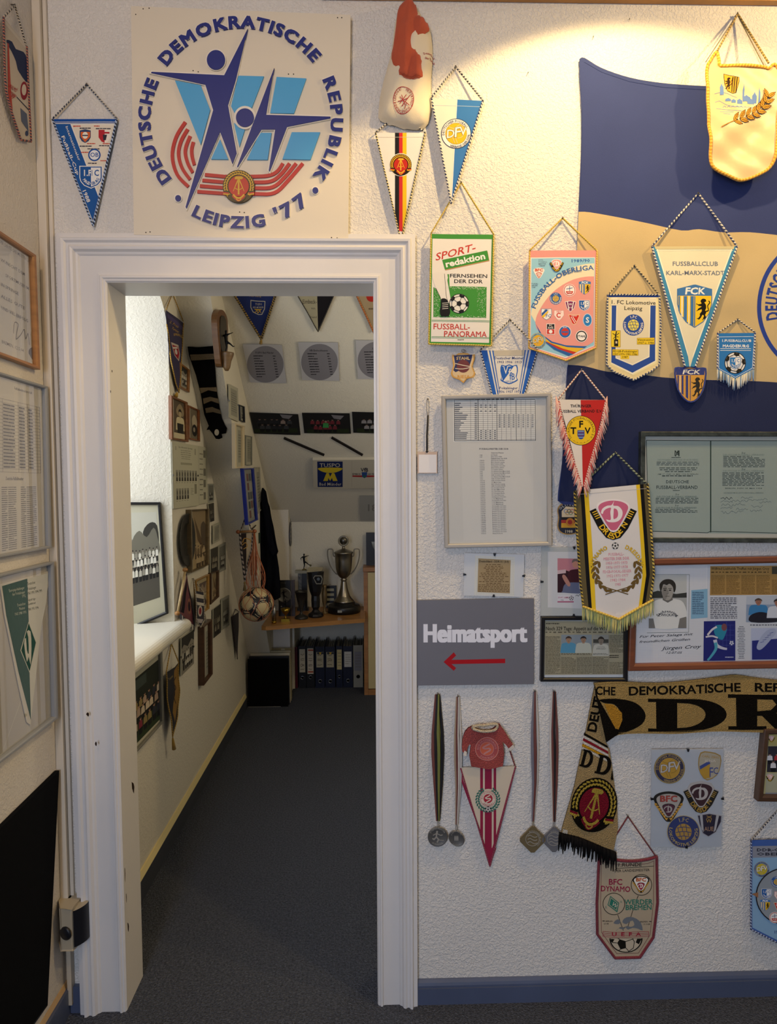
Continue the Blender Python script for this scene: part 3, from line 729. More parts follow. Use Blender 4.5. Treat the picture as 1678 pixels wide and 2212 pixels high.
def badge(A, kind, cx, cy, s):
    """small club badges on the league pennants"""
    W_ = '#e8e4dc'
    if kind == 'dfv': dfv(A, cx, cy, s, ring='#7fa0bd', edge='#8a8f96', arc=True, txt='#26365e', sx=1)
    elif kind == 'bfc': bfc(A, cx, cy, s, '#c85a3c', '#c98b80', wr=False, dark='#c85a3c')
    elif kind == 'dres': dresden(A, cx, cy, s, '#d99a94', word=True)
    elif kind == 'hansa':
        A.circ(cx, cy, s, W_); A.ring(cx, cy, s*.82, s*.92, '#c23a32'); A.poly([(cx-s*.6, cy+s*.15), (cx+s*.6, cy+s*.15), (cx+s*.4, cy+s*.6), (cx-s*.4, cy+s*.6)], '#c23a32'); A.line([(cx, cy+s*.15), (cx, cy-s*.7)], s*.08, '#2f4f86'); A.line([(cx-s*.5, cy-s*.2), (cx+s*.5, cy-s*.4)], s*.08, '#2f4f86'); A.text('FCH', cx, cy+s*.5, s*.24, W_, 1, al='c')
    elif kind == 'fck': fck(A, cx, cy, s*1.05, k=.85)
    elif kind == 'lok': lok(A, cx, cy, s, '#2f5d9c'); 
    elif kind == 'aue':
        sh = [(-.9, -.7), (0, -.85), (.9, -.7), (.6, .4), (0, .95), (-.6, .4)]; A.push(cx, cy, s); A.poly(sh, W_); A.push(0, 0, .9); A.poly(sh, '#7a2a5c'); A.pop()
        A.line([(-.5, -.72), (-.25, .6)], .14, W_); A.line([(.5, -.72), (.25, .6)], .14, W_); A.text('AUE', 0, .35, .22, W_, 1, al='c'); A.text('W', 0, -.1, .34, W_, 2, al='c'); A.pop()
    elif kind == 'mag': magde(A, cx, cy, s*.85)
    elif kind == 'jena':
        sh = [(-.8, -.8), (.8, -.8), (.85, .1), (.5, .7), (0, .98), (-.5, .7), (-.85, .1)]; A.push(cx, cy, s); A.poly(sh, '#5a6e8c'); A.push(0, 0, .92); A.poly(sh, W_); A.poly([(-.8, -.1), (.0, -.8), (.2, -.55), (-.75, .35)], '#2f5796'); A.poly([(-.78, .4), (.25, -.5), (.35, -.3), (-.5, .7)], '#e2b62e'); A.pop(); A.text('FC', .30, .55, .5, '#2f5796', 0, al='c'); A.text('JENA', 0, -.5, .2, '#2f5796', 1, al='c'); A.pop()
    elif kind == 'hfc':
        sh = [(-.8, -.8), (.8, -.8), (.85, 0), (.4, .6), (0, .98), (-.4, .6), (-.85, 0)]; A.push(cx, cy, s); A.poly(sh, '#c98b84'); A.push(0, 0, .92); A.poly(sh, '#ecd6cc'); A.pop(); A.text('HFC', 0, -.42, .28, '#c23a32', 1, al='c'); A.ring(0, 0, .24, .4, '#c23a32', a0=40, a1=320); A.text('*', 0, .8, .3, '#c23a32', 2, al='c'); A.pop()
    elif kind == 'cott':
        sh = [(-.95, -.7), (.95, -.7), (.3, .8), (0, .95), (-.3, .8)]; A.push(cx, cy, s); A.poly(sh, '#e8c9a0'); A.push(0, 0, .88); A.poly(sh, '#c8332c'); A.pop(); A.line([(-.5, -.35), (.15, .7)], .1, W_); A.line([(-.2, -.35), (.3, .45)], .1, W_); A.text('ENERGIE', 0, -.42, .15, W_, 1, al='c'); A.pop()
    elif kind == 'brand':
        A.poly(ell(cx, cy, s*.72, s, 24), '#b9cfe2'); A.poly(ell(cx, cy, s*.62, s*.9, 24), '#2f7ab8'); A.text('S', cx, cy+s*.4, s*.8, W_, 2, al='c')
    elif kind == 'rwe':
        A.push(cx, cy, s); A.rect(-.7, -.9, .7, .9, W_); A.rect(-.62, -.82, .62, .0, '#26242a'); A.text('FC', 0, -.45, .3, W_, 1, al='c'); A.text('RWE', 0, -.08, .28, W_, 1, al='c'); A.rect(-.62, .04, .62, .82, '#c23a32'); A.circ(0, .42, .3, W_); A.pop()
    elif kind == 'bisch':
        A.circ(cx, cy, s, W_); A.circ(cx, cy, s*.92, '#2f66ac'); A.circ(cx, cy, s*.6, '#c23a32'); A.text('BSW', cx, cy-s*.62, s*.22, W_, 1, al='c'); A.rect(cx-s*.5, cy-s*.1, cx+s*.5, cy+s*.12, '#2f66ac')
    elif kind == 'stahl':
        A.circ(cx, cy, s, W_); A.ring(cx, cy, s*.72, s*.9, '#26242a'); A.text('STAHL', cx, cy+s*.18, s*.34, '#26242a', 2, al='c')
# print-like pictures
def person(A, x, y, s, shirt, skin='#b98a70', hair='#4a3c32', legs=None, arms=True, k=1.0):
    """head and shoulders; s = head height"""
    A.poly(bez([(x-s*1.25*k, y+s*2.2), (x-s*1.05*k, y+s*.75), (x-s*.35*k, y+s*.48), (x+s*.35*k, y+s*.48), (x+s*1.05*k, y+s*.75), (x+s*1.25*k, y+s*2.2)], 3, False), shirt)
    A.rect(x-s*.18*k, y+s*.2, x+s*.18*k, y+s*.6, skin); A.poly(ell(x, y, s*.37*k, s*.5, 14), skin)
    A.poly(bez([(x-s*.42*k, y+s*.0), (x-s*.42*k, y-s*.35), (x, y-s*.62), (x+s*.42*k, y-s*.35), (x+s*.42*k, y+s*.0), (x+s*.30*k, y-s*.22), (x-s*.30*k, y-s*.22)], 3), hair)
    d = tuple(v*.35 for v in C(skin)[:3])+(1,)
    if s > 9:
        for q in (-1, 1): A.poly(ell(x+q*s*.15*k, y-s*.03, s*.06, s*.035, 8), d)
        A.line([(x-s*.12*k, y+s*.25), (x+s*.12*k, y+s*.25)], s*.045, d); A.line([(x+s*.02, y), (x+s*.05, y+s*.14), (x-s*.02, y+s*.15)], s*.03, d)
def crowd(A, x0, y0, x1, y1, cols, n, seed, skin='#a08070', s=None, rows=2, hair='#2a2522', short='#1c1c20', U=False):
    """a posed team: standing row behind, crouching row in front"""
    rd = random.Random(seed); W_ = x1-x0; H_ = y1-y0
    for r_ in range(rows):
        m = n-(r_ % 2); hh = H_/(rows*.75+.5)
        for i in range(m):
            x = x0+W_*(i+.5+.5*(r_ % 2))/n+rd.uniform(-.1, .1)*W_/n; yb = y0+H_*(.5+.5*(r_+1)/rows)-(0 if r_ == rows-1 else H_*.08); h = hh*rd.uniform(.92, 1.05); wd = W_/n*.42; c = rd.choice(cols)
            if r_ < rows-1: A.rect(x-wd*.6, yb-h*.45, x+wd*.6, yb, short)
            A.poly([(x-wd, yb-h*.35), (x-wd*.85, yb-h*.72), (x-wd*.3, yb-h*.78), (x+wd*.3, yb-h*.78), (x+wd*.85, yb-h*.72), (x+wd, yb-h*.35)], c)
            if r_ == rows-1: A.poly([(x-wd, yb-h*.35), (x+wd, yb-h*.35), (x+wd*.8, yb), (x-wd*.8, yb)], short)
            A.poly(ell(x, yb-h*.87, wd*.45, h*.10, 8), skin); A.poly(ell(x, yb-h*.93, wd*.45, h*.06, 6), hair)
def wavy(amp, seed=0, fx=.035, fy=.022):
    a, b, c = seed*1.7, seed*2.3+1, seed*.9+2
    return lambda x, y: amp*(.6*math.sin(x*fx+y*fy*.6+a)+.4*math.sin(y*fy*1.6-x*fx*.5+b)+.25*math.sin(x*fx*2.1+c))
def pennant(name, label, outline, col, off=.015, amp=.0012, seed=1, cat='pennant', grid=16, material='cotton', plane=None, thick=.0012, fx=.035, fy=.022):
    pl = plane or FRONT; cx = sum(p[0] for p in outline)/len(outline); cy = sum(p[1] for p in outline)/len(outline)
    root = thing(name, label, cat, pl.at(cx, cy, 0)); wv = wavy(amp, seed, fx, fy) if amp else None
    A = Art(pl, off, wave=wv, grid=grid); A.poly(outline, col); A.build('cloth', material, root, thick=thick)
    B = Art(pl, off+.0002, wave=wv, grid=grid); B.root = root; B.outline = outline
    return root, B
def hang(B, corners, apex, r, ca, cb, off=None, nl=True, pitch=5, extra=.004):
    """cord from the two upper corners up to the nail"""
    o = B.off+.001 if off is None else off
    rope(B.pl, [corners[0], apex, corners[1]], [o, extra+.002, o] if len(corners) == 2 else o, r, ca, cb, B.root, 'hanging_cord', pitch)
    if nl: nail(B.pl.at(apex[0], apex[1]-1, extra+.006), B.root, B.pl.n, L=extra+.012)
def edge(B, pts, r, ca, cb, pitch=5, closed=False, label=None):
    rope(B, pts+([pts[0]] if closed else []), B.off+.0008, r, ca, cb, B.root, 'edge_cord', pitch, label=label)
# ================================================================ upper part of the door wall
NAVY, WH, SKY = '#1d3f86', '#e6e0d2', '#4fa0cf'
# ---- blue cup pennant at the left
r, B = pennant('triangular_pennant', 'blue triangular football cup pennant of 1988 hanging left of the big square board', [(113, 257), (252, 257), (201, 487)], '#174d9a', .012, .0009, 2)
B.rect(114, 263, 252, 264, WH); B.poly([(116, 266), (250, 266), (200, 482)], WH); B.poly([(118, 267.5), (248.5, 267.5), (200.3, 477)], '#1f5596')
B.poly([(152, 268), (248, 268), (212, 424)], WH); B.poly([(155, 270), (246.5, 270), (212, 416)], '#ddd4c0')
B.text('Fußball-Cup', 132, 294, 6.6, WH, 1.2, w=92, rot=68); B.text('Internationaler', 141, 273, 5.2, WH, .6, w=80, rot=69); B.text('1988', 177, 410, 7.5, WH, 1.5, w=30, rot=68)
B.push(184, 294, 12, 15); B.poly([(-1, -.8), (0, -1), (1, -.8), (1, .2), (.6, .75), (0, 1), (-.6, .75), (-1, .2)], '#3a4a6c'); B.poly([(-.8, -.6), (.9, -.6), (.9, .1), (0, .9), (-.8, .1)], '#d1622f'); B.circ(0, -.1, .5, '#e8e2d0'); B.rect(-.5, -.18, .5, 0, '#333a55'); B.pop()
B.push(226, 294, 13, 15); B.poly([(-1, -.9), (1, -.9), (1, .2), (.5, .8), (0, 1), (-.5, .8), (-1, .2)], '#e9dfd0'); B.poly([(-1, -.9), (0, -.9), (0, 1), (-.5, .8), (-1, .2)], '#b02a34'); B.rect(-.4, -.6, .8, -.35, '#b02a34'); B.poly([(-.3, -.2), (.4, -.2), (.2, .6), (-.2, .6)], '#33303a'); B.pop()
for x, y, w_ in ((158, 273, 16), (203, 273, 18), (188, 311, 18), (222, 311, 18), (175, 330, 17), (217, 348, 15)): B.words(x, y-2.5, x+w_, y+.5, 1, '#c4503c', .9, 1, int(x), (14, 30))
for x, y, w_ in ((172, 277, 24), (207, 278, 32), (172, 316, 26), (214, 315, 26), (189, 322, 26), (190, 353, 27)): B.words(x, y-2, x+w_, y+1, 1, '#4a4650', .9, 1, int(x), (14, 30))
B.circ(204, 335, 13.5, '#1f4f96'); B.circ(204, 335, 10.5, '#e3e4e2'); B.text('OB', 204, 339, 9, '#1f4f96', 1, al='c')
magde(B, 196.5, 381, 25, '#1f5596')
B.build('print', 'ink', r); edge(B, [(113, 257), (201, 488), (252, 257)], .0022, '#10203f', '#a9bcd8', 6)
hang(B, [(114, 256), (252, 256)], (187, 182), .0017, '#14213c', '#c9c3b4')
# ---- the big painted relief board
bd = thing('relief_board', 'large white square wooden board with a blue relief emblem and curved lettering', 'sign', FRONT.at(520, 260))
bp = Plane((0, 0, 0), (0, -1, 0)); BO = .022
A = Art(bp, BO); A.poly([(283, 13), (757, 32), (752, 519), (289, 507)], '#d9cfba'); A.build('panel', 'paint', bd, thick=.021)
def relief(name, shapes, h=.006, rim='#e2d9c6', fn=None):
    A = Art(bp, BO+.0002+h)
    for pts, col in shapes: A.poly(pts, col)
    return A.build(name, 'paint', bd, thick=h)
def Z(pts): return [(280+x*.29797, y*.29797) for x, y in pts]
def grow(pts, d):
    cx = sum(p[0] for p in pts)/len(pts); cy = sum(p[1] for p in pts)/len(pts); n = len(pts); ar = sum(pts[i][0]*pts[(i+1) % n][1]-pts[(i+1) % n][0]*pts[i][1] for i in range(n)); sg = 1 if ar > 0 else -1; o = []
    for i in range(n):
        a, b, c = pts[i-1], pts[i], pts[(i+1) % n]; d0 = (b[0]-a[0], b[1]-a[1]); d1 = (c[0]-b[0], c[1]-b[1]); l0 = math.hypot(*d0) or 1; l1 = math.hypot(*d1) or 1
        n0 = (d0[1]/l0*sg, -d0[0]/l0*sg); n1 = (d1[1]/l1*sg, -d1[0]/l1*sg); nx, ny = n0[0]+n1[0], n0[1]+n1[1]; q = max(nx*nx+ny*ny, .9)
        o.append((b[0]+nx*2/q*d, b[1]+ny*2/q*d))
    return o
BLUE, LB, RD = '#0e2274', '#469fd0', '#b42824'
big = Z([(855, 208), (768, 580), (712, 762), (775, 1110), (745, 1190), (655, 955), (412, 1512), (405, 1500), (605, 798), (548, 612), (155, 527), (160, 520), (685, 545)])
small = Z([(1047, 492), (988, 832), (1455, 845), (1455, 856), (1140, 918), (1015, 1243), (1008, 1235), (1055, 937), (955, 937), (782, 1212), (778, 1208), (890, 905)])
for nm, p in (('large_figure', big), ('small_figure', small)):
    relief(nm, [(p, BLUE)], .007); relief(nm+'_border', [(grow(p, 2.6), '#e4dccb')], .0045)
relief('head', [(Z(ell(625, 433, 66, 71, 32)), BLUE)], .007); relief('head_border', [(Z(ell(625, 433, 74, 79, 32)), '#e4dccb')], .0045)
relief('head', [(Z(ell(835, 852, 65, 67, 32)), BLUE)], .0085); relief('head_border', [(Z(ell(835, 852, 80, 84, 32)), '#e4dccb')], .006)
LBS = [[(328, 583), (515, 618), (583, 795), (515, 1050)], [(788, 548), (972, 553), (885, 780), (770, 840), (735, 770)], [(1065, 557), (1280, 568), (1190, 822), (1018, 820)],
       [(755, 890), (835, 935), (795, 1065)], [(655, 1010), (715, 1155), (590, 1153)], [(945, 962), (1028, 962), (1000, 1157), (850, 1157)], [(1175, 958), (1380, 958), (1310, 1157), (1107, 1153)]]
for p in LBS: relief('light_blue_field', [(Z(p), LB)], .004)
# running track stripes
CXt, CYt = 640, 1070
TRK = [[(403, 883), (335, 995), (308, 1130), (342, 1262), (424, 1352)], [(420, 935), (372, 1020), (353, 1115), (378, 1215), (436, 1300)], [(438, 985), (408, 1060), (403, 1118), (423, 1190), (456, 1250)], [(461, 1028), (449, 1080), (452, 1135), (468, 1195)]]
for i in range(4):
    d = i*43
    A = Art(bp, BO+.0042)
    L_ = bez(TRK[i], 5, False); A.line(Z(L_), 24*.298, RD)
    A.line(Z([(545-d*.43+0, 1265+d*.95), (700, 1280+d*.95-0)]), 24*.298, RD)
    yb = 1278+d*.98
    R2 = bez([(690, yb), (900, yb), (1010+d*.3, yb-8), (1070+d*.62, 1240+d*.5), (1110+d*1.12, 1183)], 5, False); A.line(Z(R2), 24*.298, RD)
    A.build('track_stripe', 'paint', bd, thick=.004)
A = Art(bp, BO+.009); cx, cy = Z([(790, 1350)])[0]; emblem(A, cx, cy, 34.5, '#b8321f', '#cfa32a', '#4a3c14', squash=1.02); A.build('round_emblem', 'paint', bd, thick=.0089, first=True)
def relief_text(name, items):
    for nm, h, b, c in ((name, .0052, 5, BLUE), (name+'_border', .0032, 9, '#e4dccb')):
        A = Art(bp, BO+.0002+h)
        for ch, x, y, r_, s_ in items:
            q = math.radians(r_); k = s_*(.27 if 1 else 0); A.text(ch, x-math.cos(q)*0, y, s_, c, b, rot=r_, al='c', res=3, wx=1.16)
        A.build(nm, 'paint', bd, thick=h)
def around(s, a0, a1, r=None, h=24.5, cx=520.5, cy=258, rx=222, ry=222, inner=False):
    """letters on the board's circle; angle in degrees clockwise from the top"""
    g = glyphs(3, 3); adv = [g[c][1] for c in s]; tot = sum(adv); pos = 0; out = []
    for c, a in zip(s, adv):
        t = a0+(a1-a0)*(pos+a/2)/tot; pos += a; q = math.radians(t-90)
        if inner: R0 = rx+h*.5; x, y = cx+math.cos(q)*R0, cy+math.sin(q)*(ry+h*.5); out.append((c, x, y, t+180, h))
        else: R0 = rx-h*.5; x, y = cx+math.cos(q)*R0, cy+math.sin(q)*(ry-h*.5); out.append((c, x, y, t, h))
    return out
relief_text('word_deutsche', around('DEUTSCHE', -131, -65, rx=209, ry=209)); relief_text('word_demokratische', around('DEMOKRATISCHE', -55, 52, rx=211, ry=211)); relief_text('word_republik', around('REPUBLIK', 63.5, 128, rx=207, ry=213))
relief_text('word_leipzig', around('LEIPZIG', 209, 165, rx=215, ry=222, inner=True, h=24)); relief_text('number_77', around("'77", 160.5, 139, rx=214, ry=220, inner=True, h=28))
for x, y in ((384.5, 428), (681, 411)): relief('round_dot', [(ell(x, y, 6.3, 6.8, 16), BLUE)], .0055); relief('dot_border', [(ell(x, y, 9, 9.3, 16), '#e4dccb')], .003)
A = Art(bp, BO+.0006)
for x, y in ((309, 19), (322, 17.5), (293, 31), (729, 38), (738, 38), (417, 152.5), (428, 155), (623, 160), (634, 160), (517.5, 458), (527.5, 459), (315, 502), (324, 501), (716, 513), (728, 514)): A.circ(x, y, 1.3, '#2a241c', n=8)
A.build('nail_hole', 'ink', bd, thick=.0004)['kind'] = 'stuff'
# ---- gnome-like cap hanging on the wall
cap = thing('cloth_cap', 'off-white sun cap with a crumpled red peak, hung upright above the door corner', 'cap', FRONT.at(872, 150))
def dome(name, outline, col, off, h, material='cotton', folds=None, grid=8, parent=cap, thick=.0015, shade=None):
    """soft cloth bulging out from the wall inside a traced outline"""
    n = len(outline)
    def dist(x, y):
        best = 1e9
        for i in range(n):
            ax, ay = outline[i]; bx, by = outline[(i+1) % n]; dx, dy = bx-ax, by-ay; t = max(0, min(1, ((x-ax)*dx+(y-ay)*dy)/((dx*dx+dy*dy) or 1))); best = min(best, math.hypot(x-ax-t*dx, y-ay-t*dy))
        return best
    mx = max(dist(sum(p[0] for p in outline)/n, sum(p[1] for p in outline)/n), 18)
    def inside(x, y):
        c = False; j = n-1
        for i in range(n):
            if (outline[i][1] > y) != (outline[j][1] > y) and x < (outline[j][0]-outline[i][0])*(y-outline[i][1])/(outline[j][1]-outline[i][1])+outline[i][0]: c = not c
            j = i
        return c
    def wv(x, y):
        d = dist(x, y)/mx
        if not inside(x, y): d = -min(d*1.2, .25)
        v = h*(math.sqrt(max(0, 1-(1-min(1, max(d, 0)))**2)) if d >= 0 else d)
        return v+(folds(x, y)*max(0, min(1, d*3)) if folds else 0)
    A = Art(FRONT, off, wave=wv, grid=grid); A.poly(outline, col); o = A.build(name, material, parent, thick=thick); A.root = parent; return A
crown = bez([(876, 6), (862, 20), (852, 60), (846, 110), (836, 150), (824, 195), (818, 235), (820, 262), (850, 274), (890, 283), (915, 279), (927, 262), (931, 230), (930, 180), (934, 130), (932, 90), (925, 62), (905, 30), (892, 8)], 3)
A1 = dome('crown', crown, '#d3c8b0', .004, .040, folds=lambda x, y: .003*math.sin(x*.13+y*.05))
B = Art(FRONT, .0052, wave=A1.wave, grid=8)
B.arc('VIII.SPORTFEST XI.SPARTAKIADE LEIPZIG 87', 870, 233, 16, 90, 4.6, '#9c3038', 1, span=330, k=1.28); B.ring(870, 233, 21, 22, '#9c3038', k=1.28)
for q in ((862, 240, 876, 222), (866, 246, 884, 224), (862, 226, 882, 246), (858, 236, 880, 230), (866, 222, 872, 244), (876, 240, 872, 252)): B.line([q[:2], q[2:]], 1.4, '#9c3038')
B.text('Deutscher', 913, 135, 4.5, '#9c3038', 1, rot=-18); B.text('der DDR', 916, 144, 4.8, '#9c3038', 1, rot=-14)
B.build('print', 'ink', cap)
peak = bez([(876, 3), (864, 14), (858, 30), (855, 60), (850, 95), (845, 130), (856, 150), (853, 165), (866, 176), (890, 181), (912, 178), (917, 170), (912, 150), (912, 130), (897, 108), (905, 85), (927, 66), (921, 50), (905, 36), (898, 14), (888, 4)], 3)
A2 = dome('peak', peak, '#b05238', .030, .022, folds=lambda x, y: .006*math.sin((x-870)*.22+(y-90)*.02)+.003*math.sin(y*.12+x*.05))
B = Art(FRONT, .0306, wave=A2.wave, grid=8); B.line([(857, 166), (868, 173), (890, 178), (912, 175)], .7, '#c98d78'); B.line([(859, 162), (868, 170), (890, 174), (912, 171)], .5, '#8d3424'); B.build('stitching', 'thread', cap)
# ---- black red gold pennant
r, B = pennant('triangular_pennant', 'white triangular pennant with black red gold stripe and round emblem under the cap', [(811, 287), (918, 287), (866, 520)], '#dcd8d0', .014, .0008, 3)
for x0, x1, c in ((853, 862, '#16161a'), (862, 869.5, '#c02c2c'), (869.5, 878, '#dcb41e')):
    f = lambda x, y: 866+(x-866)*1
    yb = lambda x: 287+233*(1-abs(x-866)/(54 if x < 866 else 52))*.99
    B.poly([(x0, 287), (x1, 287), (x1, yb(x1)-2), (x0, yb(x0)-2)], c)
B.poly([(864, 512), (866, 519), (868, 512)], '#c02c2c'); B.rect(811, 296, 918, 296.8, '#b9b2a6')
B.circ(865.5, 356, 25, '#e2dccb'); emblem(B, 865.5, 356, 23.5); B.build('print', 'ink', r)
edge(B, [(811, 287), (866, 521), (918, 287)], .0017, '#1c1c20', '#d9c88a', 5)
hang(B, [(811, 286), (918, 286)], (862, 245), .0015, '#1c1c20', '#d9d3c4')
# ---- white and blue association pennant
r, B = pennant('triangular_pennant', 'half white half blue triangular pennant with yellow ball emblem right of the cap', [(932, 212), (1043, 218), (974, 438)], '#d6cfc0', .022, .0012, 4, material='satin')
B.poly([(986.5, 215), (1043, 218), (974, 438)], '#2f6cab'); B.line([(932, 227), (1040, 231)], .8, '#a9b8c4'); B.line([(987, 215), (975, 436)], 1.2, '#e8e4da')
dfv(B, 985, 289, 32.5, rot=0); B.build('print', 'ink', r)
edge(B, [(932, 212), (974, 440), (1043, 218)], .0021, '#1d2c50', '#d8d2c2', 5.5); hang(B, [(932, 211), (1043, 217)], (984, 144), .0019, '#1d2336', '#d8d2c2')
# ---- green edged television pennant
r, B = pennant('rectangular_pennant', 'white rectangular pennant with green edge, green field and football boot', [(931, 505), (1066, 507), (1061, 746), (926, 742)], '#e0dace', .024, .0013, 5, fx=.03, fy=.015, material='satin')
G = '#3f8a38'
for q in ([(931, 505), (1066, 507), (1066, 517), (931, 515)], [(931, 515), (934, 515), (930.5, 743), (926, 742)], [(1062, 517), (1066, 517), (1061, 746), (1056, 745)], [(926, 738), (1060, 741), (1061, 746), (926, 742)]): B.poly(q, G)
R_ = '#bd3a30'
B.text('SPORT-', 940, 563, 15, R_, 1, w=90, rot=-14, sl=.3)
B.poly([(956, 563), (1053, 543), (1057, 564), (962, 584)], '#b98a58'); B.poly([(955, 561), (1052, 541), (1056, 562), (961, 582)], G); B.text('redaktion', 963, 577, 13, '#e8e6dc', 3, w=88, rot=-12)
B.text('FERNSEHEN', 971, 599, 7.6, '#1c1a1c', 1.5, w=82, rot=1); B.text('DER DDR', 980, 611, 7.6, '#1c1a1c', 1.5, w=62, rot=1)
B.poly([(936, 620), (942, 624), (958, 655), (975, 655), (968, 615), (964, 592), (970, 592), (971, 618), (1051, 620), (1050, 687), (936, 685)], G)
rd = random.Random(3)
B.put([[(x, y), (x+.9, y), (x+.9, y+.9), (x, y+.9)] for x, y in [(rd.uniform(936, 1051), rd.choice((rd.gauss(621, 2.2), rd.gauss(686, 2.5)))) for _ in range(300)]], '#dcdccc'); B.put([[(x, y), (x+.8, y), (x+.8, y+.8), (x, y+.8)] for x, y in [(rd.uniform(937, 950), rd.uniform(625, 684)) for _ in range(110)]+[(rd.uniform(1030, 1050), rd.uniform(625, 684)) for _ in range(110)]], '#cfdcc4')
B.poly(bez([(934, 590), (941, 622), (950, 640), (955, 656), (968, 656), (965, 640), (963, 620), (966, 592)], 3), '#ded8cc')
for q in ([(941, 622), (950, 640), (954, 652)], [(960, 591), (962, 615), (964, 640), (967, 650)]): B.line(bez(q, 3, False), .9, '#3a3836')
ball(B, 991.5, 656, 21.5, '#e0dcd0', '#1a1a1e', 20, .05)
B.poly(bez([(953, 646), (962, 645), (968, 652), (971, 665), (972, 676), (966, 683), (953, 682), (950, 672), (952, 660)], 3), '#17171b')
for i in range(4): B.line([(955, 655+i*4), (968, 654+i*4)], 1.1, '#d8d4c8')
for x in (954, 961, 968): B.poly([(x-2, 680), (x+2, 680), (x, 686)], '#17171b')
for y in (692, 694.5, 728, 730.5): B.line([(932, y-1), (1057, y+1)], .8, G)
B.text('FUSSBALL-', 935, 711, 12, R_, 1, w=80, rot=1); B.text('PANORAMA', 958, 727, 12, R_, 1, w=93, rot=1); B.words(988, 732, 1002, 736, 1, '#8a8a7a', .7, 1, 3, (20, 30))
B.build('print', 'ink', r)
edge(B, [(931, 505), (926, 743), (1061, 747), (1066, 507)], .0018, '#a98f2c', '#d8c05c', 4); hang(B, [(931, 504), (1066, 506)], (996, 394), .0017, '#9c8430', '#cdb456', pitch=4)
# ---- first division pennant
r, B = pennant('pointed_pennant', 'pink and light blue pointed league pennant covered in small club crests', [(1144, 541), (1289, 541), (1287, 751), (1222, 778), (1142, 752)], '#d9938a', .026, .0013, 6, fx=.03, fy=.014)
P2 = '#dd968c'
B.poly([(1146, 556), (1285, 556), (1284, 747), (1221, 774), (1145, 749)], '#e4dcd0'); B.poly([(1148, 558), (1284, 557), (1283, 746), (1221, 771), (1146, 748)], '#8fbfcf')
cir = [(1283, 569), (1262, 571), (1236, 578), (1208, 592), (1184, 611), (1163, 637), (1150, 664), (1147, 680)]
cin = [(1283, 597), (1263, 598), (1238, 604), (1214, 616), (1192, 633), (1174, 655), (1160, 680), (1156, 696)]
B.poly(bez(cir, 3, False)+bez(cin, 3, False)[::-1], '#e2d5b4')
B.poly(bez(cin, 3, False)+[(1158, 708), (1172, 729), (1192, 740), (1222, 747), (1250, 749), (1270, 746), (1282, 738)], P2)
for q, c in (([(1157, 700), (1170, 722), (1192, 738), (1222, 746), (1268, 748), (1262, 752), (1222, 750), (1190, 741), (1168, 727)], '#2f5f9c'), ([(1160, 716), (1190, 741), (1225, 750), (1262, 752), (1245, 761), (1215, 753), (1180, 738)], '#dcb02c'), ([(1162, 722), (1180, 738), (1215, 753), (1245, 761), (1238, 765), (1205, 754), (1175, 738)], '#b9372e'), ([(1168, 732), (1205, 754), (1238, 765), (1228, 769), (1196, 755)], '#2f5f9c')): B.poly(q, c)
s_ = 'FUSSBALL-OBERLIGA'; pth = bez([(1156, 668), (1166, 645), (1180, 625), (1200, 606), (1222, 593), (1248, 586), (1282, 583)], 8, False)
def along(B, s, pts, h, col, b=2, off=0, scale=1):
    g = glyphs(b, 2); adv = [g.get(c, g['-'])[1]*h for c in s]; L = [0]
    for a, c in zip(pts, pts[1:]): L.append(L[-1]+math.dist(a, c))
    k = L[-1]/sum(adv); pos = 0
    for c, a in zip(s, adv):
        t = (pos+a/2)*k; pos += a; i = max(j for j in range(len(L)-1) if L[j] <= t+1e-6); f = (t-L[i])/(L[i+1]-L[i] or 1); p, q = pts[i], pts[i+1]
        x, y = p[0]+(q[0]-p[0])*f, p[1]+(q[1]-p[1])*f; an = math.degrees(math.atan2(q[1]-p[1], q[0]-p[0])); B.text(c, x, y, h, col, b, rot=an, al='c', wx=k)
along(B, s_, pth, 10, '#2f5f9c', 2)
B.text('1989/90', 1232, 567, 6.5, '#2f5f9c', 2, w=42, rot=-1)
for i, t in enumerate(('DDR-', 'FUSSBALL', 'MEISTER', '1988/89')): B.text(t, 1163, 563+i*4.2, 3, '#5a6a74', .5)
for i, t in enumerate(('POKAL-', 'SIEGER', '1989')): B.text(t, 1148, 614+i*4, 3, '#5a6a74', .5)
for k_, x, y, s_ in (('dres', 1202, 573, 13.5), ('bfc', 1164, 591, 14), ('hansa', 1230, 627, 13.5), ('fck', 1263, 621, 14.5), ('lok', 1200, 645, 13), ('aue', 1232, 661, 13.5), ('mag', 1262, 659, 14), ('jena', 1180, 678, 14), ('hfc', 1207, 681, 13.5), ('cott', 1240, 689, 13.5), ('brand', 1269, 691, 14), ('rwe', 1189, 711, 13), ('bisch', 1220, 717, 13.5), ('stahl', 1256, 726, 13)): badge(B, k_, x, y, s_)
dfv(B, 1162, 736, 17, edge='#b9a04a', ring='#8fb4bd', let='#d8d2b4'); B.build('print', 'ink', r)
edge(B, [(1144, 541), (1142, 752), (1222, 779), (1287, 751), (1289, 541)], .0019, '#c9993a', '#e0bf60', 4); hang(B, [(1144, 541), (1289, 541)], (1215, 471), .0018, '#a88c30', '#d0b450', pitch=4)
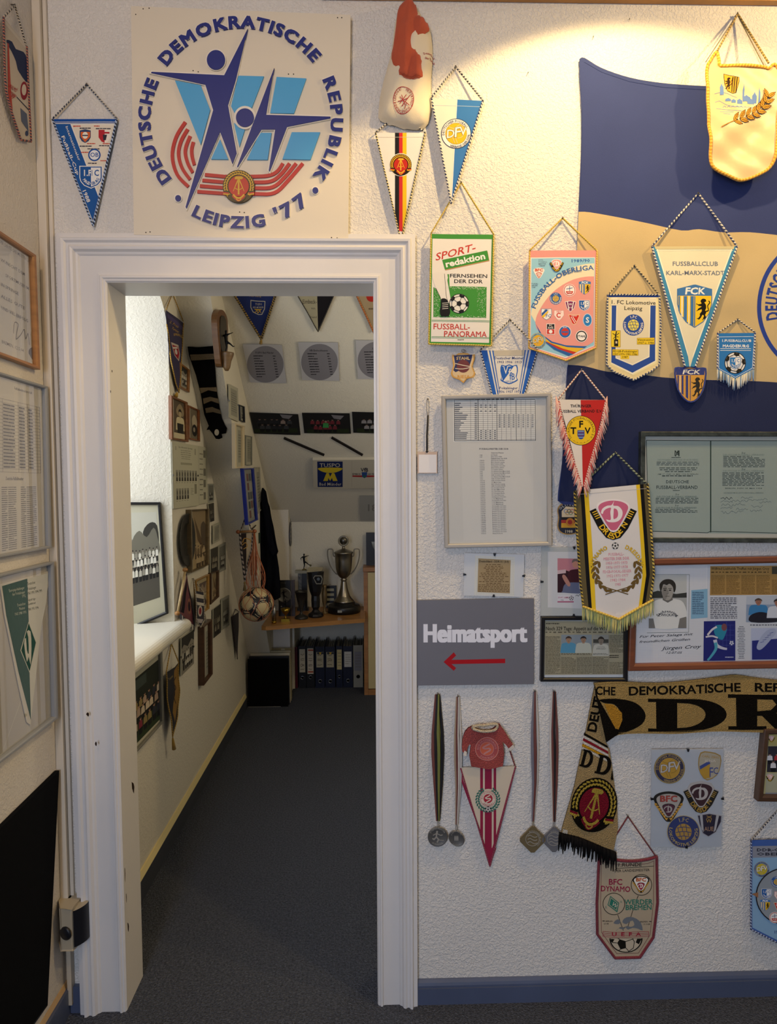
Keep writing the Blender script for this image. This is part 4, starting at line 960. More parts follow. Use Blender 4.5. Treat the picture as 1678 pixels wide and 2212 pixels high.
# ---- embroidered club badge with steel ball
r = thing('embroidered_badge', 'small shield-shaped embroidered badge with blue top and gold edge below the green pennant', 'badge', FRONT.at(1000, 790))
sh = bez([(977, 766), (984, 768), (990, 763), (1010, 763), (1017, 768), (1025, 765), (1024, 778), (1020, 792), (1026, 806), (1022, 815), (1008, 818), (1001, 827), (992, 820), (978, 815), (974, 805), (979, 790), (977, 776)], 2)
A = Art(FRONT, .012); A.poly(sh, '#cf9e50'); A.build('base', 'emb', r, thick=.004)
B = Art(FRONT, .0122); B.poly([(1000+(x-1000)*.88, 795+(y-795)*.9) for x, y in sh], '#d6bd92'); B.poly([(980, 768), (1020, 766), (1018, 778), (1014, 790), (984, 804), (979, 800), (983, 788)], '#26305c')
B.circ(1000.5, 791, 14, '#6c3338'); B.line(bez([(983, 785), (1000, 789), (1017, 792)], 3, False), 1.6, '#d9cdb4'); B.line(bez([(983, 796), (1000, 797), (1018, 793)], 3, False), 1.6, '#d9cdb4')
B.text('STAHL', 1000, 777, 6.5, '#d9bd84', 2, al='c', w=29); B.text('RIESA', 1001, 817, 6.5, '#c98f38', 2, al='c', w=27); B.build('embroidery', 'emb', r)
m = MB(); m.tube([FRONT.at(x, y, .010) for x, y in ell(1000, 758, 3.4, 3.6, 10)], .0005, '#5a544a', k=5, closed=True); m.tube([FRONT.at(x, y, .012) for x, y in ell(1003, 759, 3.2, 3, 10)], .0004, '#5a544a', k=5, closed=True); m.build('hanging_ring', 'metal', r)
# ---- Leipzig pennant tucked behind the grey frame
r, B = pennant('triangular_pennant', 'blue and white triangular pennant tucked behind the top of the large grey frame', [(1037, 757), (1161, 756), (1131, 858), (1112, 905), (1092, 940), (1075, 905), (1064, 858)], '#dcd6c8', .007, .0006, 7)
U = '#2a5fae'
for q in ([(1037, 757), (1052, 757), (1074, 862), (1064, 858)], [(1056, 757), (1059, 757), (1078, 858), (1076, 858)], [(1063, 757), (1065.5, 757), (1080, 850), (1079, 850)], [(1161, 756), (1147, 756), (1124, 862), (1131, 858)], [(1143, 756), (1140, 756), (1121, 858), (1123, 858)], [(1136, 756), (1133.5, 756), (1120, 845), (1121, 845)]): B.poly(q, U)
B.poly([(1066, 757), (1133, 756), (1132, 768), (1068, 769)], '#bdb4a0')
B.text('Deutscher Meister', 1099, 776, 5.6, '#2c3e78', .8, al='c', w=64); B.text('1903 1906  1913', 1100, 784.5, 5.2, '#2c3e78', .8, al='c', w=54)
B.push(1099.5, 808, 20, 22); sh2 = bez([(-.85, -.9), (-.4, -.82), (0, -.95), (.4, -.82), (.85, -.9), (.95, -.3), (.8, .3), (.95, .6), (.5, .85), (0, 1), (-.5, .85), (-.95, .6), (-.8, .3), (-.95, -.3)], 2); B.poly(sh2, U); B.push(0, 0, .88); B.poly(sh2, '#e0dccf'); B.pop(); B.poly([(-.8, -.75), (.5, -.75), (-.7, .75), (-.75, .2), (-.85, -.3)], U)
B.text('V', -.62, -.02, .72, '#e0dccf', .3, wx=.8, res=2); B.text('f', -.08, .2, .72, '#e0dccf', .3, wx=.9, res=2); B.text('f', .02, .55, .72, U, .3, wx=.9, res=2); B.text('B', .22, .55, .62, U, .3, wx=.8, res=2); B.text('LEIPZIG', 0, .8, .15, U, .5, al='c', w=.9, res=1); B.pop()
B.text('Pokalsieger', 1098, 840.5, 5.2, '#2c3e78', .8, al='c', w=40); B.text('1936 1957 1976', 1100, 848.5, 5.2, '#2c3e78', .8, al='c', w=52); B.build('print', 'ink', r)
edge(B, [(1037, 757), (1064, 858)], .0017, '#1d2c50', '#d8d2c2', 5); edge(B, [(1161, 756), (1131, 858)], .0017, '#1d2c50', '#d8d2c2', 5)
rope(FRONT, [(1037, 756), (1101, 691)], [.007, .008], .0016, '#22262e', '#d8d2c2', r, 'hanging_cord', 5); rope(FRONT, [(1101, 691), (1135, 724), (1142, 733), (1161, 755)], [.008, .022, .034, .030], .0016, '#22262e', '#d8d2c2', r, 'hanging_cord', 5); nail(FRONT.at(1101, 690, .010), r)
# ================================================================ flag and the pennants hanging over it
def flagw(x, y):
    v = .0022*math.sin(x*.012+y*.006)+.0014*math.sin(x*.022-y*.013+1)+.0008*math.sin(y*.03+x*.02)
    for nx, ny in ((1508, 418), (1369, 573), (1590, 690)):
        d = math.hypot((x-nx)*.6, y-ny); v -= .004*math.exp(-(d/26)**2)
    return v
fo = bez([(1251, 128), (1262, 125), (1300, 146), (1360, 166), (1430, 178), (1520, 186), (1620, 190), (1800, 192)], 4, False)
fl = bez([(1251, 128), (1253, 170), (1256, 230), (1256, 330), (1251, 440), (1247, 520), (1244, 620), (1240, 700), (1234, 760), (1225, 795), (1222, 850), (1217, 930), (1213, 1000), (1205, 1060), (1204, 1082)], 3, False)
fb = [(1204, 1082), (1216, 1090), (1300, 1092), (1800, 1100)]
out = fl+fb[1:]+fo[::-1][:-1]
fr = thing('flag', 'large blue, cream and blue striped cloth flag pinned across the wall behind the pennants', 'flag', FRONT.at(1450, 600))
A = Art(FRONT, .008, wave=flagw, grid=20); A.poly(out, '#2f3b6c'); A.build('cloth', 'cotton', fr, thick=.0008)
B = Art(FRONT, .0083, wave=flagw, grid=20)
up = bez([(1250, 457), (1275, 458), (1340, 470), (1400, 483), (1470, 499), (1508, 496), (1560, 502), (1620, 501), (1690, 508), (1800, 520)], 3, False)
lo = bez([(1227, 788), (1262, 791), (1310, 803), (1360, 806), (1430, 815), (1520, 820), (1600, 822), (1700, 828), (1800, 840)], 3, False)
B.poly(up+lo[::-1]+[(1240, 700), (1244, 620), (1247, 520)], '#bda87c'); B.build('cream_stripe', 'cotton', fr)
lo2 = [(x, y+.5) for x, y in lo]; B = Art(FRONT, .0083, wave=flagw, grid=20); B.poly(lo2+[(1800, 1100), (1300, 1091), (1206, 1082), (1213, 1000), (1222, 850)], '#1f284a'); B.build('lower_stripe', 'cotton', fr, label='darker blue lower stripe of the flag')
B = Art(FRONT, .0086, wave=flagw, grid=20); RC = (1792, 662, 150)
B.ring(RC[0], RC[1], 147, 156, '#263d8c', n=90, k=1.02); B.arc('DEUTSCHE', 1792, 662, 110, 197, 27, '#263d8c', 3, span=62)
B.line([(1252, 150), (1254, 200), (1257, 240), (1257, 330), (1252, 440)], .8, '#1d2c60'); B.line([(1262, 134), (1300, 155), (1360, 175), (1430, 187), (1520, 194), (1678, 199)], .8, '#1d2c60'); B.build('print', 'ink', fr)
# ---- golden satin pennant at the top right
def satw(x, y): return .006*math.sin((x-1600)*.03+y*.012)+.003*math.sin(y*.055+(x-1600)*.04)*(1 if y > 260 else .4)+.0016*math.sin(y*.11-x*.07)
gout = bez([(1549, 110), (1553, 132), (1556, 144), (1600, 144), (1650, 145), (1662, 146), (1676, 136), (1690, 160), (1684, 250), (1675, 330), (1664, 360), (1640, 376), (1612, 386), (1594, 387), (1570, 378), (1546, 366), (1534, 350), (1531, 300), (1528, 230), (1528, 150), (1535, 130)], 3)
r, B = pennant('satin_pennant', 'shiny cream satin pennant with golden laurel branch and city skyline at the top right', gout, '#ddbf87', .058, 0, 8, plane=FRONT)
bpy.data.objects.remove([c for c in r.children][0])
A = Art(FRONT, .058, wave=satw, grid=10); A.poly(gout, '#cfb286'); A.build('cloth', 'satin', r, thick=.0015)
B = Art(FRONT, .0583, wave=satw, grid=10); B.root = r
B.push(1577, 183, 17, 21); sh = [(-1, -1), (-.3, -.8), (.95, -.6), (1, -.2), (.7, .9), (.2, 1.02), (-.5, .8), (-.85, .1)]; B.poly(sh, '#2b1c10'); B.push(0, 0, .93); B.poly(sh, '#d99a2c'); B.pop()
for x in (.08, .34, .62): B.poly([(x, -.65), (x+.14, -.6), (x+.08, .85), (x-.04, .85)], '#2b1c10')
B.pop(); lion(B, 1570, 183, 13, '#2b1c10')
BL = '#5f7fb8'; K = '#2b1c10'; O_ = '#d08f2a'
for q in ([(1541, 205), (1556, 202), (1569, 205), (1580, 210), (1590, 212)], [(1543, 222), (1552, 220), (1566, 228), (1580, 232), (1600, 232)], [(1545, 236), (1560, 238), (1600, 241)], [(1560, 247), (1576, 248)], [(1553, 243), (1583, 243)]): B.line(q, .7, BL)
for x, y, w_, h in ((1556, 182, 4, 26), (1605, 182, 2, 38), (1630, 198, 5, 24), (1641, 186, 2, 36), (1612, 205, 9, 14), (1596, 214, 6, 12), (1622, 212, 8, 12), (1570, 214, 6, 7), (1582, 216, 5, 8)): B.poly([(x-w_, y+h), (x-w_, y+h*.35), (x-w_*.3, y+h*.15), (x, y), (x+w_*.3, y+h*.15), (x+w_, y+h*.35), (x+w_, y+h)], BL)
for x in range(1563, 1640, 9): B.ring(x, 234, 2.6, 3.4, BL, a0=180, a1=360, n=8)
br = bez([(1555, 277), (1584, 262), (1612, 250), (1638, 238), (1656, 220), (1664, 198)], 6, False)
for i in range(0, len(br)-2, 3):
    if i < 5: continue
    p = br[i]; q = br[i+1]; a = math.degrees(math.atan2(q[1]-p[1], q[0]-p[0]))
    for sd in (-1, 1):
        rr = a+sd*38; L = 10; cx, cy = p[0]+math.cos(math.radians(rr))*L, p[1]+math.sin(math.radians(rr))*L
        for s_, c in ((1, K), (.84, O_)):
            B.poly([(cx+math.cos(math.radians(rr))*u*12*s_-math.sin(math.radians(rr))*v*5*s_, cy+math.sin(math.radians(rr))*u*12*s_+math.cos(math.radians(rr))*v*5*s_) for u, v in ((-1, 0), (-.5, -.8), (.2, -.95), (1, 0), (.2, .95), (-.5, .8))], c)
        B.line([(cx-math.cos(math.radians(rr))*10, cy-math.sin(math.radians(rr))*10), (cx+math.cos(math.radians(rr))*10, cy+math.sin(math.radians(rr))*10)], .7, K)
        for u in (-.4, 0, .4):
            bx, by = cx+math.cos(math.radians(rr))*u*10, cy+math.sin(math.radians(rr))*u*10
            for v in (-48, 48): B.line([(bx, by), (bx+math.cos(math.radians(rr+v))*5, by+math.sin(math.radians(rr+v))*5)], .5, K)
B.line(br[:9], 2, K); B.line(br[:8], 1, O_); B.build('print', 'ink', r)
ed = gout[:]
B.off = .0585; o = rope(B, ed+[ed[0]], .059, .0034, '#c98a22', '#e0b04a', r, 'edge_cord', 5)
rope(FRONT, [(1549, 110), (1593, 30), (1660, 136)], [.059, .010, .059], .0022, '#6f5d30', '#b79a58', r, 'hanging_cord', 5); rope(FRONT, [(1524, 134), (1592, 31), (1652, 146)], [.012, .010, .055], .0010, '#6f6248', '#7d7055', r, 'inner_cord', 5)
nail(FRONT.at(1593, 28, .014), r, L=.024)
# ---- Lok pennant
o_ = [(1312, 640), (1424, 640), (1427, 700), (1424, 788), (1408, 800), (1369, 820), (1325, 802), (1310, 789), (1311, 700)]
r, B = pennant('pointed_pennant', 'cream pointed pennant with blue inner border and round blue and yellow railway club emblem', o_, '#dccb98', .020, .0012, 9)
CRM = '#ddd3b4'; Bb = '#2c4c94'
B.poly([(1312, 636), (1425, 637), (1425, 642), (1312, 642)], Bb); B.poly([(1318, 644), (1421, 645), (1420, 784), (1368, 811), (1318, 788)], '#e4d8a0')
B.poly([(1320, 643), (1417, 643), (1417, 781), (1366, 809), (1319, 785)], '#e8e0c4'); B.poly([(1321, 659), (1416, 659), (1415, 779), (1366, 805), (1320, 783)], Bb)
B.poly([(1331, 643), (1405, 643), (1403, 771), (1366, 789), (1329, 774)], '#e8e0c4'); B.poly([(1333, 643), (1403, 643), (1401, 769), (1366, 786), (1331, 772)], '#d9cfb0'); B.poly([(1319, 645), (1333, 646), (1333, 660), (1319, 660)], CRM); B.poly([(1403, 645), (1417, 645), (1417, 660), (1403, 660)], CRM)
B.text('1. FC Lokomotive', 1318, 656.5, 8, '#1c1a1c', .6, w=98, rot=1); B.text('Leipzig', 1347, 669.5, 8, '#1c1a1c', .6, w=40, rot=1)
lok(B, 1368, 702, 23, Bb, '#dfcf5e')
for q, t in (([(1376, 730), (1414, 729), (1414, 744), (1376, 744)], (('Vizemeister', 1395, 736), ('1967 u. 1986', 1395, 742.5))), ([(1322, 754.5), (1379, 755), (1379, 768), (1322, 768)], (('FDGB-Pokalsieger', 1350, 761), ('1957·1976·1981·1986', 1350, 767.3)))):
    B.poly(q, '#8f6a1c'); c = (sum(p[0] for p in q)/4, sum(p[1] for p in q)/4); B.poly([(c[0]+(p[0]-c[0])*.97, c[1]+(p[1]-c[1])*.92) for p in q], '#e0bf2c')
    for s_, x, y in t: B.text(s_, x, y, 4.4, '#2a2410', .6, al='c', w=(q[1][0]-q[0][0])*.94)
B.rect(1340, 767.5, 1359, 775.5, '#e0bf2c'); B.text('1987', 1349.5, 773.5, 4.4, '#2a2410', .6, al='c')
B.rect(1319.5, 714, 1340, 750, '#8f6a1c'); B.rect(1320.3, 715, 1339.2, 749, '#dfc22e'); B.rect(1326, 733, 1335, 748, '#1c1a16'); B.rect(1329, 737, 1333, 742, '#c9b89a')
B.line([(1330, 733), (1329, 724), (1331, 719)], 2.6, '#2a2620'); B.line([(1323, 720), (1330, 725), (1337, 719)], 1.3, '#2a2620'); B.line([(1324, 732), (1329, 727), (1336, 728)], 1.1, '#2a2620'); B.circ(1331, 717, 1.6, '#2a2620', n=8)
B.build('print', 'ink', r); edge(B, [(1312, 637), (1311, 700), (1310, 789), (1325, 803), (1369, 821), (1408, 801), (1424, 788), (1427, 700), (1424, 637)], .0021, '#20305c', '#cfc6a8', 5); edge(B, [(1312, 637), (1424, 637)], .0019, '#20305c', '#cfc6a8', 5)
hang(B, [(1314, 636), (1424, 637)], (1370, 574), .0017, '#2a2a2c', '#c9b98c')
# ---- big triangular pennant, two shades of blue edge
r, B = pennant('triangular_pennant', 'tall cream triangular pennant with light blue edges and a lion shield', [(1408, 532), (1592, 532), (1502, 792), (1478, 792)], '#ddd6b8', .022, .0013, 10)
T_ = '#3f86ac'
B.poly([(1408, 532), (1416, 532), (1486, 770), (1489, 792), (1478, 792)], T_); B.poly([(1592, 532), (1584, 532), (1496, 775), (1491, 792), (1502, 792)], T_); B.poly([(1416, 532), (1419, 532), (1486, 764), (1486, 770)], '#f0ead2'); B.poly([(1584, 532), (1581, 532), (1496, 769), (1496, 775)], '#f0ead2')
B.poly([(1414, 532), (1586, 532), (1585, 538), (1416, 538)], '#c4b98e'); B.line([(1417, 541), (1583, 541)], .8, '#f2ecd4')
B.text('FUSSBALLCLUB', 1452, 574, 9, '#6a7284', .8, w=99); B.text('KARL-MARX-STADT', 1438, 594, 9, '#6a7284', .8, w=127); fck(B, 1500, 661, 46, '#3f72a8', '#e8c028', '#e9e4c8', k=.83); B.build('print', 'ink', r)
edge(B, [(1408, 532), (1479, 792)], .0021, '#2a3a6c', '#e6e0cc', 5.5); edge(B, [(1592, 532), (1502, 792)], .0021, '#2a3a6c', '#e6e0cc', 5.5); hang(B, [(1409, 531), (1591, 531)], (1508, 418), .0021, '#22305c', '#d6cfbe', pitch=6)
# ---- lion shield patch
r = thing('embroidered_patch', 'embroidered blue and gold lion shield patch hanging below the tall triangular pennant', 'patch', FRONT.at(1490, 830))
sh = bez([(1458, 795), (1473, 795), (1490, 791), (1508, 796), (1524, 796), (1523, 820), (1518, 843), (1506, 862), (1492, 869), (1478, 862), (1465, 843), (1459, 820)], 2)
A = Art(FRONT, .018); A.poly(sh, '#26357a'); A.build('base', 'emb', r, thick=.003)
B = Art(FRONT, .0182); B.poly([(1491+(x-1491)*.93, 830+(y-830)*.94) for x, y in sh], '#d09a3e'); B.poly([(1460, 796), (1522, 797), (1521, 810), (1460, 810)], '#26357a')
for x0, x1, c in ((1463, 1466, '#26357a'), (1468, 1470, '#d8cdb4'), (1472, 1476, '#26357a'), (1481, 1486, '#26357a'), (1490, 1491.5, '#26357a')): B.poly([(x0, 811), (x1, 811), (x1, 866-abs(x1-1491)*.85), (x0, 866-abs(x0-1491)*.85)], c)
B.text('FCK', 1492, 808, 9, '#e8e4d6', 2.5, al='c', w=38, sl=.15); lion(B, 1505, 836, 22, '#14110e', .72); B.build('embroidery', 'emb', r)
edge_ = Art(FRONT, .0185); rope(edge_, [(x, y) for x, y in sh]+[sh[0]], .0165, .0016, '#33468c', '#26357a', r, 'stitched_rim', 3)
# ---- small Magdeburg pennant with fringe
r, B = pennant('fringed_pennant', 'small blue pointed pennant with white fringe and football crest, hung over the flag', [(1550, 720), (1631, 719), (1627, 797), (1588, 818), (1549, 797)], '#2a73b4', .020, .0009, 11)
B.line([(1552, 728), (1629, 727), (1625, 795), (1588, 815), (1552, 796)], .9, '#dfe2e4', closed=True); B.text('1.FUSSBALLCLUB', 1558, 738.5, 5.2, '#dfe2e0', 2, w=65); B.text('MAGDEBURG', 1560, 750.5, 6, '#dfe2e0', 3, w=58)
B.line([(1555, 753), (1622, 753)], 1.1, '#dfe2e0'); B.line([(1555, 757), (1622, 757)], 1.1, '#dfe2e0'); ball(B, 1587.5, 784, 23.5, '#e4e2dc', '#26241f', 10); magde(B, 1588, 783, 13, '#2a73b4', '#e4e2dc'); B.build('print', 'ink', r)
edge(B, [(1550, 719), (1549, 797)], .0019, '#2c3c6c', '#d6d2c4', 5); edge(B, [(1631, 718), (1628, 797)], .0019, '#2c3c6c', '#d6d2c4', 5); hang(B, [(1551, 719), (1631, 718)], (1593, 690), .0016, '#2a2c3a', '#d6d2c4')
fringe(B, [(1549, 797), (1588, 818), (1628, 797)], 27, 3.4, ['#d8d6c8', '#aebfcc', '#e2ddcc', '#7f9cba'], r, r=.0016)
# ---- Thuringian pennant, red and white with fringe
r, B = pennant('fringed_pennant', 'white and red triangular pennant with yellow round emblem and long pink fringe', [(1207, 863), (1307, 864), (1263, 1050), (1256, 1050)], '#ddd3c4', .056, .0012, 12)
B.poly([(1254, 864), (1307, 864), (1263, 1050), (1259, 1050)], '#b92a26'); B.text('THÜRINGER', 1232, 880, 6, '#1a1618', 2, w=45); B.text('FUSSBALL VERBAND E.V.', 1208, 891.5, 6, '#1a1618', 2, w=93, rot=-.3); tfv(B, 1254.5, 930, 32); B.build('print', 'ink', r)
for q, sw, dv in (([(1207, 866), (1214, 905), (1230, 965), (1257, 1052)], .1, (.1, 1)), ([(1308, 866), (1298, 915), (1280, 980), (1261, 1052)], -.1, (-.1, 1))):
    fringe(B, q, 26, 2.6, ['#d69a8c', '#c8766c', '#e0b8a8', '#b9403c', '#dccabb'], r, r=.0014, dirv=(-.35 if sw > 0 else .3, 1), jit=.4); edge(B, q, .0018, '#b23a34', '#e0cfc0', 4)
for x, s_ in ((1201, 1), (1311, -1)): fringe(B, [(x, 856), (x+s_*4, 868)], 60, 1.5, ['#d69a8c', '#c8766c', '#e0b8a8'], r, r=.0013, name='corner_tassel')
hang(B, [(1206, 862), (1308, 864)], (1256, 799), .0018, '#8a5a54', '#e0d2c4', pitch=5)
# ---- Olympic year badge
r = thing('embroidered_badge', 'oval embroidered badge with five rings and the year 1988, half hidden by the long pennant', 'badge', FRONT.at(1226, 1120))
sh = bez([(1204, 1100), (1212, 1089), (1226, 1085), (1244, 1086), (1250, 1100), (1252, 1125), (1247, 1150), (1226, 1155), (1210, 1150), (1204, 1137), (1206, 1118)], 3)
A = Art(FRONT, .010); A.poly(sh, '#b08a4c'); A.build('base', 'emb', r, thick=.004); B = Art(FRONT, .0102)
B.poly([(1228+(x-1228)*.93, 1120+(y-1120)*.94) for x, y in sh], '#1d2436'); B.poly([(1213, 1104), (1222, 1094), (1246, 1096), (1246, 1140), (1214, 1140)], '#cdbd9c'); B.arc('OLYMPIAKADER', 1229, 1113, 21, -62, 5.5, '#d8d0c0', 1, span=175)
for i, c in enumerate(('#5a78a8', '#2a2a2a', '#b04a3a', '#b08a3c', '#4a7a5a')): x, y = (1222+i*7, 1104) if i < 3 else (1225.5+(i-3)*7, 1108); B.ring(x, y, 3.2, 4.4, c, n=16)
B.rect(1212, 1117, 1248, 1123, '#191614'); B.rect(1212, 1123, 1248, 1130, '#9e3028'); B.rect(1212, 1130, 1248, 1140, '#c9982c'); B.circ(1231, 1128, 9, '#c07a2c'); B.circ(1231, 1128, 5, '#9e3028'); B.text('1988', 1228, 1151, 6, '#cdbd9c', 1.5, al='c'); B.build('embroidery', 'emb', r)
# ---- long Dresden pennant
dout = [(1241, 1060), (1398, 1045), (1403, 1100), (1408, 1180), (1412, 1240), (1406, 1290), (1398, 1310), (1337, 1338), (1260, 1312), (1254, 1260), (1248, 1170), (1243, 1110)]
r, B = pennant('fringed_pennant', 'long white pennant with black, gold and yellow side stripes and thick yellow fringe', dout, '#d6d2cc', .046, .0028, 13, fx=.03, fy=.012, material='satin')
def vs(x0t, x1t, c, top0, top1, y0=None, y1=None):
    """band down the side between two fractions of the width"""
    Lf = [(1241, 1060), (1248, 1170), (1254, 1260), (1260, 1312)]; Rt = [(1398, 1045), (1408, 1180), (1412, 1240), (1401, 1308)]
    f = lambda t, i: (Lf[i][0]+(Rt[i][0]-Lf[i][0])*t, Lf[i][1]+(Rt[i][1]-Lf[i][1])*t+(26*(1-abs(t-.5)*2) if i == 3 else 0))
    B.poly([f(x0t, i) for i in range(4)]+[f(x1t, i) for i in (3, 2, 1, 0)], c)
for a, b, c in ((.0, .08, '#5f5434'), (.08, .13, '#121110'), (.13, .19, '#ddb824'), (.945, 1.0, '#5f5434'), (.895, .945, '#121110'), (.845, .895, '#ddb824')): vs(a, b, c, 0, 0)
B.line([(1250, 1068), (1396, 1055)], .8, '#b9b4ac')
dresden(B, 1324, 1120, 44, '#c4637e', '#e4dcd8', '#e2b52a', k=1.0)
B.line(bez([(1294, 1140), (1305, 1152), (1325, 1164), (1345, 1150), (1362, 1120)], 3, False), .1, '#151412')
B.arc('DYNAMO', 1332, 1232, 50, -142, 8.5, '#121110', 5, span=58); B.arc('DRESDEN', 1332, 1232, 50, -40, 8.5, '#121110', 5, span=62); B.arc('DYNAMO', 1332, 1232, 50, -142, 8.5, '#dcb42c', 2.5, span=58); B.arc('DRESDEN', 1332, 1232, 50, -40, 8.5, '#dcb42c', 2.5, span=62)
ball(B, 1328, 1179, 7.5, '#d8d4cc', '#151412')
pk = '#cf9098'
for i, (s_, w_) in enumerate((('FUSSBALL-', 34), ('MEISTER DER DDR', 56), ('1953·1971·1973', 48), ('1976·1977·1978', 48), ('FDGB-POKAL-SIEGER', 62), ('1952·1971·1977', 48), ('1982·1984', 34), ('1985', 14))): B.text(s_, 1330+i*.6, 1200+i*9.3, 6, pk, 2, w=w_, al='c', rot=-2)
go = '#6b5428'
for sd in (-1, 1):
    for i in range(6):
        a = math.radians(90+sd*(28+i*17)); x, y = 1332+math.cos(a)*47, 1234+math.sin(a)*44
        B.poly(ell(x+sd*(-3), y, 8, 3.4, 10, rot=math.degrees(a)+sd*(-60)), go); B.poly(ell(x+sd*5, y+3, 7.5, 3.2, 10, rot=math.degrees(a)+sd*(-115)), go); B.circ(x-sd*8, y-5, 1.5, go, n=8)
    B.line([(1332-sd*25, 1284+abs(sd-1)*0), (1332, 1276), (1332+sd*27, 1268+14*0)], 2.2, go)
B.rect(1330, 1323, 1349, 1329, '#dcd8d0'); B.build('print', 'ink', r)
edge(B, [(1241, 1060), (1243, 1110), (1248, 1170), (1254, 1260), (1260, 1312)], .0026, '#15140f', '#b89c3c', 6); edge(B, [(1398, 1045), (1403, 1100), (1408, 1180), (1412, 1240), (1405, 1295)], .0026, '#15140f', '#d0b450', 6)
hang(B, [(1245, 1058), (1396, 1045)], (1329, 978), .0022, '#14181c', '#8f9a7c', pitch=6); bt = [(1258, 1310), (1337, 1338), (1411, 1296)]
rope(B, bt, .049, .003, '#c9a23a', '#e0c65c', r, 'fringe_band', 5); fringe(B, bt, 34, 1.7, ['#cfc070', '#b8b868', '#a8ac68', '#e0cf86', '#8fa078'], r, jit=.2)
# ================================================================ frames and sheets on the door wall
GREY = '#a8a49c'
# ---- large grey frame with the results table and the champions list
r, A = frame('picture_frame', 'large grey aluminium frame holding a results table and a long champions list', 'picture frame', Plane((0, -.0095, 0), (0, -1, 0)), [(954, 855), (1190, 849), (1192, 1179), (961, 1184)], .017, 8.5, GREY, 'plastic', backing='#c9c6bf')
A.poly([(978, 862), (1158, 860), (1157, 952), (979, 955)], '#dddad2'); A.poly([(996, 958), (1151, 955), (1152, 1165), (1001, 1168)], '#cecbc4')
K = '#34363c'; T0, T1, L0, L1 = 864, 952, 981, 1156
ys = [864+i*4.25 for i in range(21)]
A.lines([(L0, y, L1, y-1.2) for y in ys], .45, K); A.lines([(x, 864, x+.6, 952) for x in (981, 1016, 1032, 1043, 1053, 1063, 1083, 1093, 1103, 1125, 1135, 1146)], .4, K); A.lines([(x, 864, x+.6, 952) for x in (981, 1032.5, 1073, 1114.5, 1156)], .9, K); A.lines([(L0, 864, L1, 862.5), (L0, 952, L1, 950.5)], 1, K)
A.words(1000, 860.5, 1110, 863.5, 1, K, .8, 1, 5, (5, 10))
rd = random.Random(4); t = []
for i, y in enumerate(ys[2:]):
    w_ = rd.uniform(8, 30); t.append((982, y-1.3, 982+w_, y-1.4)); t.append((1025, y-1.3, 1030, y-1.4))
    for blk, x0 in ((0, 1034), (1, 1074), (2, 1115)):
        if (blk == 0 and i in (1, 2, 4, 14, 15, 16, 17, 18)) or (blk and 5 < i < 13):
            for q in range(4): t.append((x0+3+q*10, y-1.6, x0+7+q*10, y-1.7))
A.lines(t, 1.5, '#60626a')
A.text('FUSSBALLMEISTER DER DDR', 1035, 971.5, 3.6, K, 1.2, w=63)
A.text('Ostzonen-Meister', 1060, 979.5, 2.6, K, 1); rows = ['1948|SG Planitz', '1949|ZSG Union Halle', '|*Fußballmeister der DDR', '1949/50|ZSG Horch Zwickau', '1950/51|BSG Chemie Leipzig', '1951/52|BSG Turbine Halle', '1952/53|SG Dynamo Dresden', '1953/54|BSG Turbine Erfurt', '1954/55|SC Turbine Erfurt', '1956|SC Wismut Karl-Marx-Stadt', '1957|SC Wismut Karl-Marx-Stadt', '1958|ASK Vorwärts Berlin', '1959|SC Wismut Karl-Marx-Stadt', '1960|ASK Vorwärts Berlin', '1961/62|ASK Vorwärts Berlin', '1962/63|SC Motor Jena', '1963/64|BSG Chemie Leipzig', '1964/65|ASK Vorwärts Berlin', '1965/66|FC Vorwärts Berlin', '1966/67|FC Karl-Marx-Stadt', '1967/68|FC Carl Zeiss Jena', '1968/69|FC Vorwärts Berlin', '1969/70|FC Carl Zeiss Jena', '1970/71|SG Dynamo Dresden', '1971/72|1. FC Magdeburg', '1972/73|SG Dynamo Dresden', '1973/74|1. FC Magdeburg', '1974/75|1. FC Magdeburg', '1975/76|SG Dynamo Dresden', '1976/77|SG Dynamo Dresden', '1977/78|SG Dynamo Dresden']+['%d/%d|Berliner FC Dynamo' % (y, y % 100+1) for y in range(1978, 1988)]+['1988/89|SG Dynamo Dresden', '1989/90|SG Dynamo Dresden', '1990/91|Hansa Rostock']
for i, s_ in enumerate(rows):
    a, b = s_.split('|'); y = 984.5+i*(1154-984.5)/(len(rows)-1); x = 1035+i*.09
    if a: A.text(a, x, y, 2.3, '#4a4c54', .8, rot=-1)
    A.text(b.strip('*'), x+25, y-.4, 2.4, '#4a4c54', 1.6 if b[0] == '*' else .8, rot=-1)
A.build('print', 'ink', r)
# ---- lanyard with a small square tag
r = thing('tag_on_lanyard', 'small square beige tag hanging on a black lanyard between door and grey frame', 'tag', FRONT.at(924, 940))
A = Art(FRONT, .009); A.poly(bez([(902, 979), (906, 976), (940, 976), (944, 979), (944, 1019), (941, 1022), (905, 1022), (902, 1019)], 2), '#c9b09a'); A.build('plate', 'plastic', r, thick=.004)
A = Art(FRONT, .0092); A.rect(904.5, 982, 942.5, 1021, '#e2dfdc'); A.build('sticker', 'paper', r)
m = MB(); m.tube([FRONT.at(x, y, .008) for x, y in ((922, 975), (922, 940), (924, 897))], .0024, '#17171a', k=8); m.build('cord', 'thread', r)
m = MB(); m.tube([FRONT.at(x, y, .007) for x, y in bez([(923, 898), (921, 882), (922, 863), (925, 863), (926, 882), (924, 898)], 4, False)], .0007, '#8a8a88', k=5); m.build('thin_loop', 'thread', r); m = MB(); m.lathe([(.0001, 0), (.003, .001), (.0035, .004), (.002, .007), (.0001, .008)], FRONT.at(922, 978, .009), '#17171a', 10, (0, 0, 1)); m.build('bead', 'plastic', r)
nail(FRONT.at(923.5, 862, .009), r)
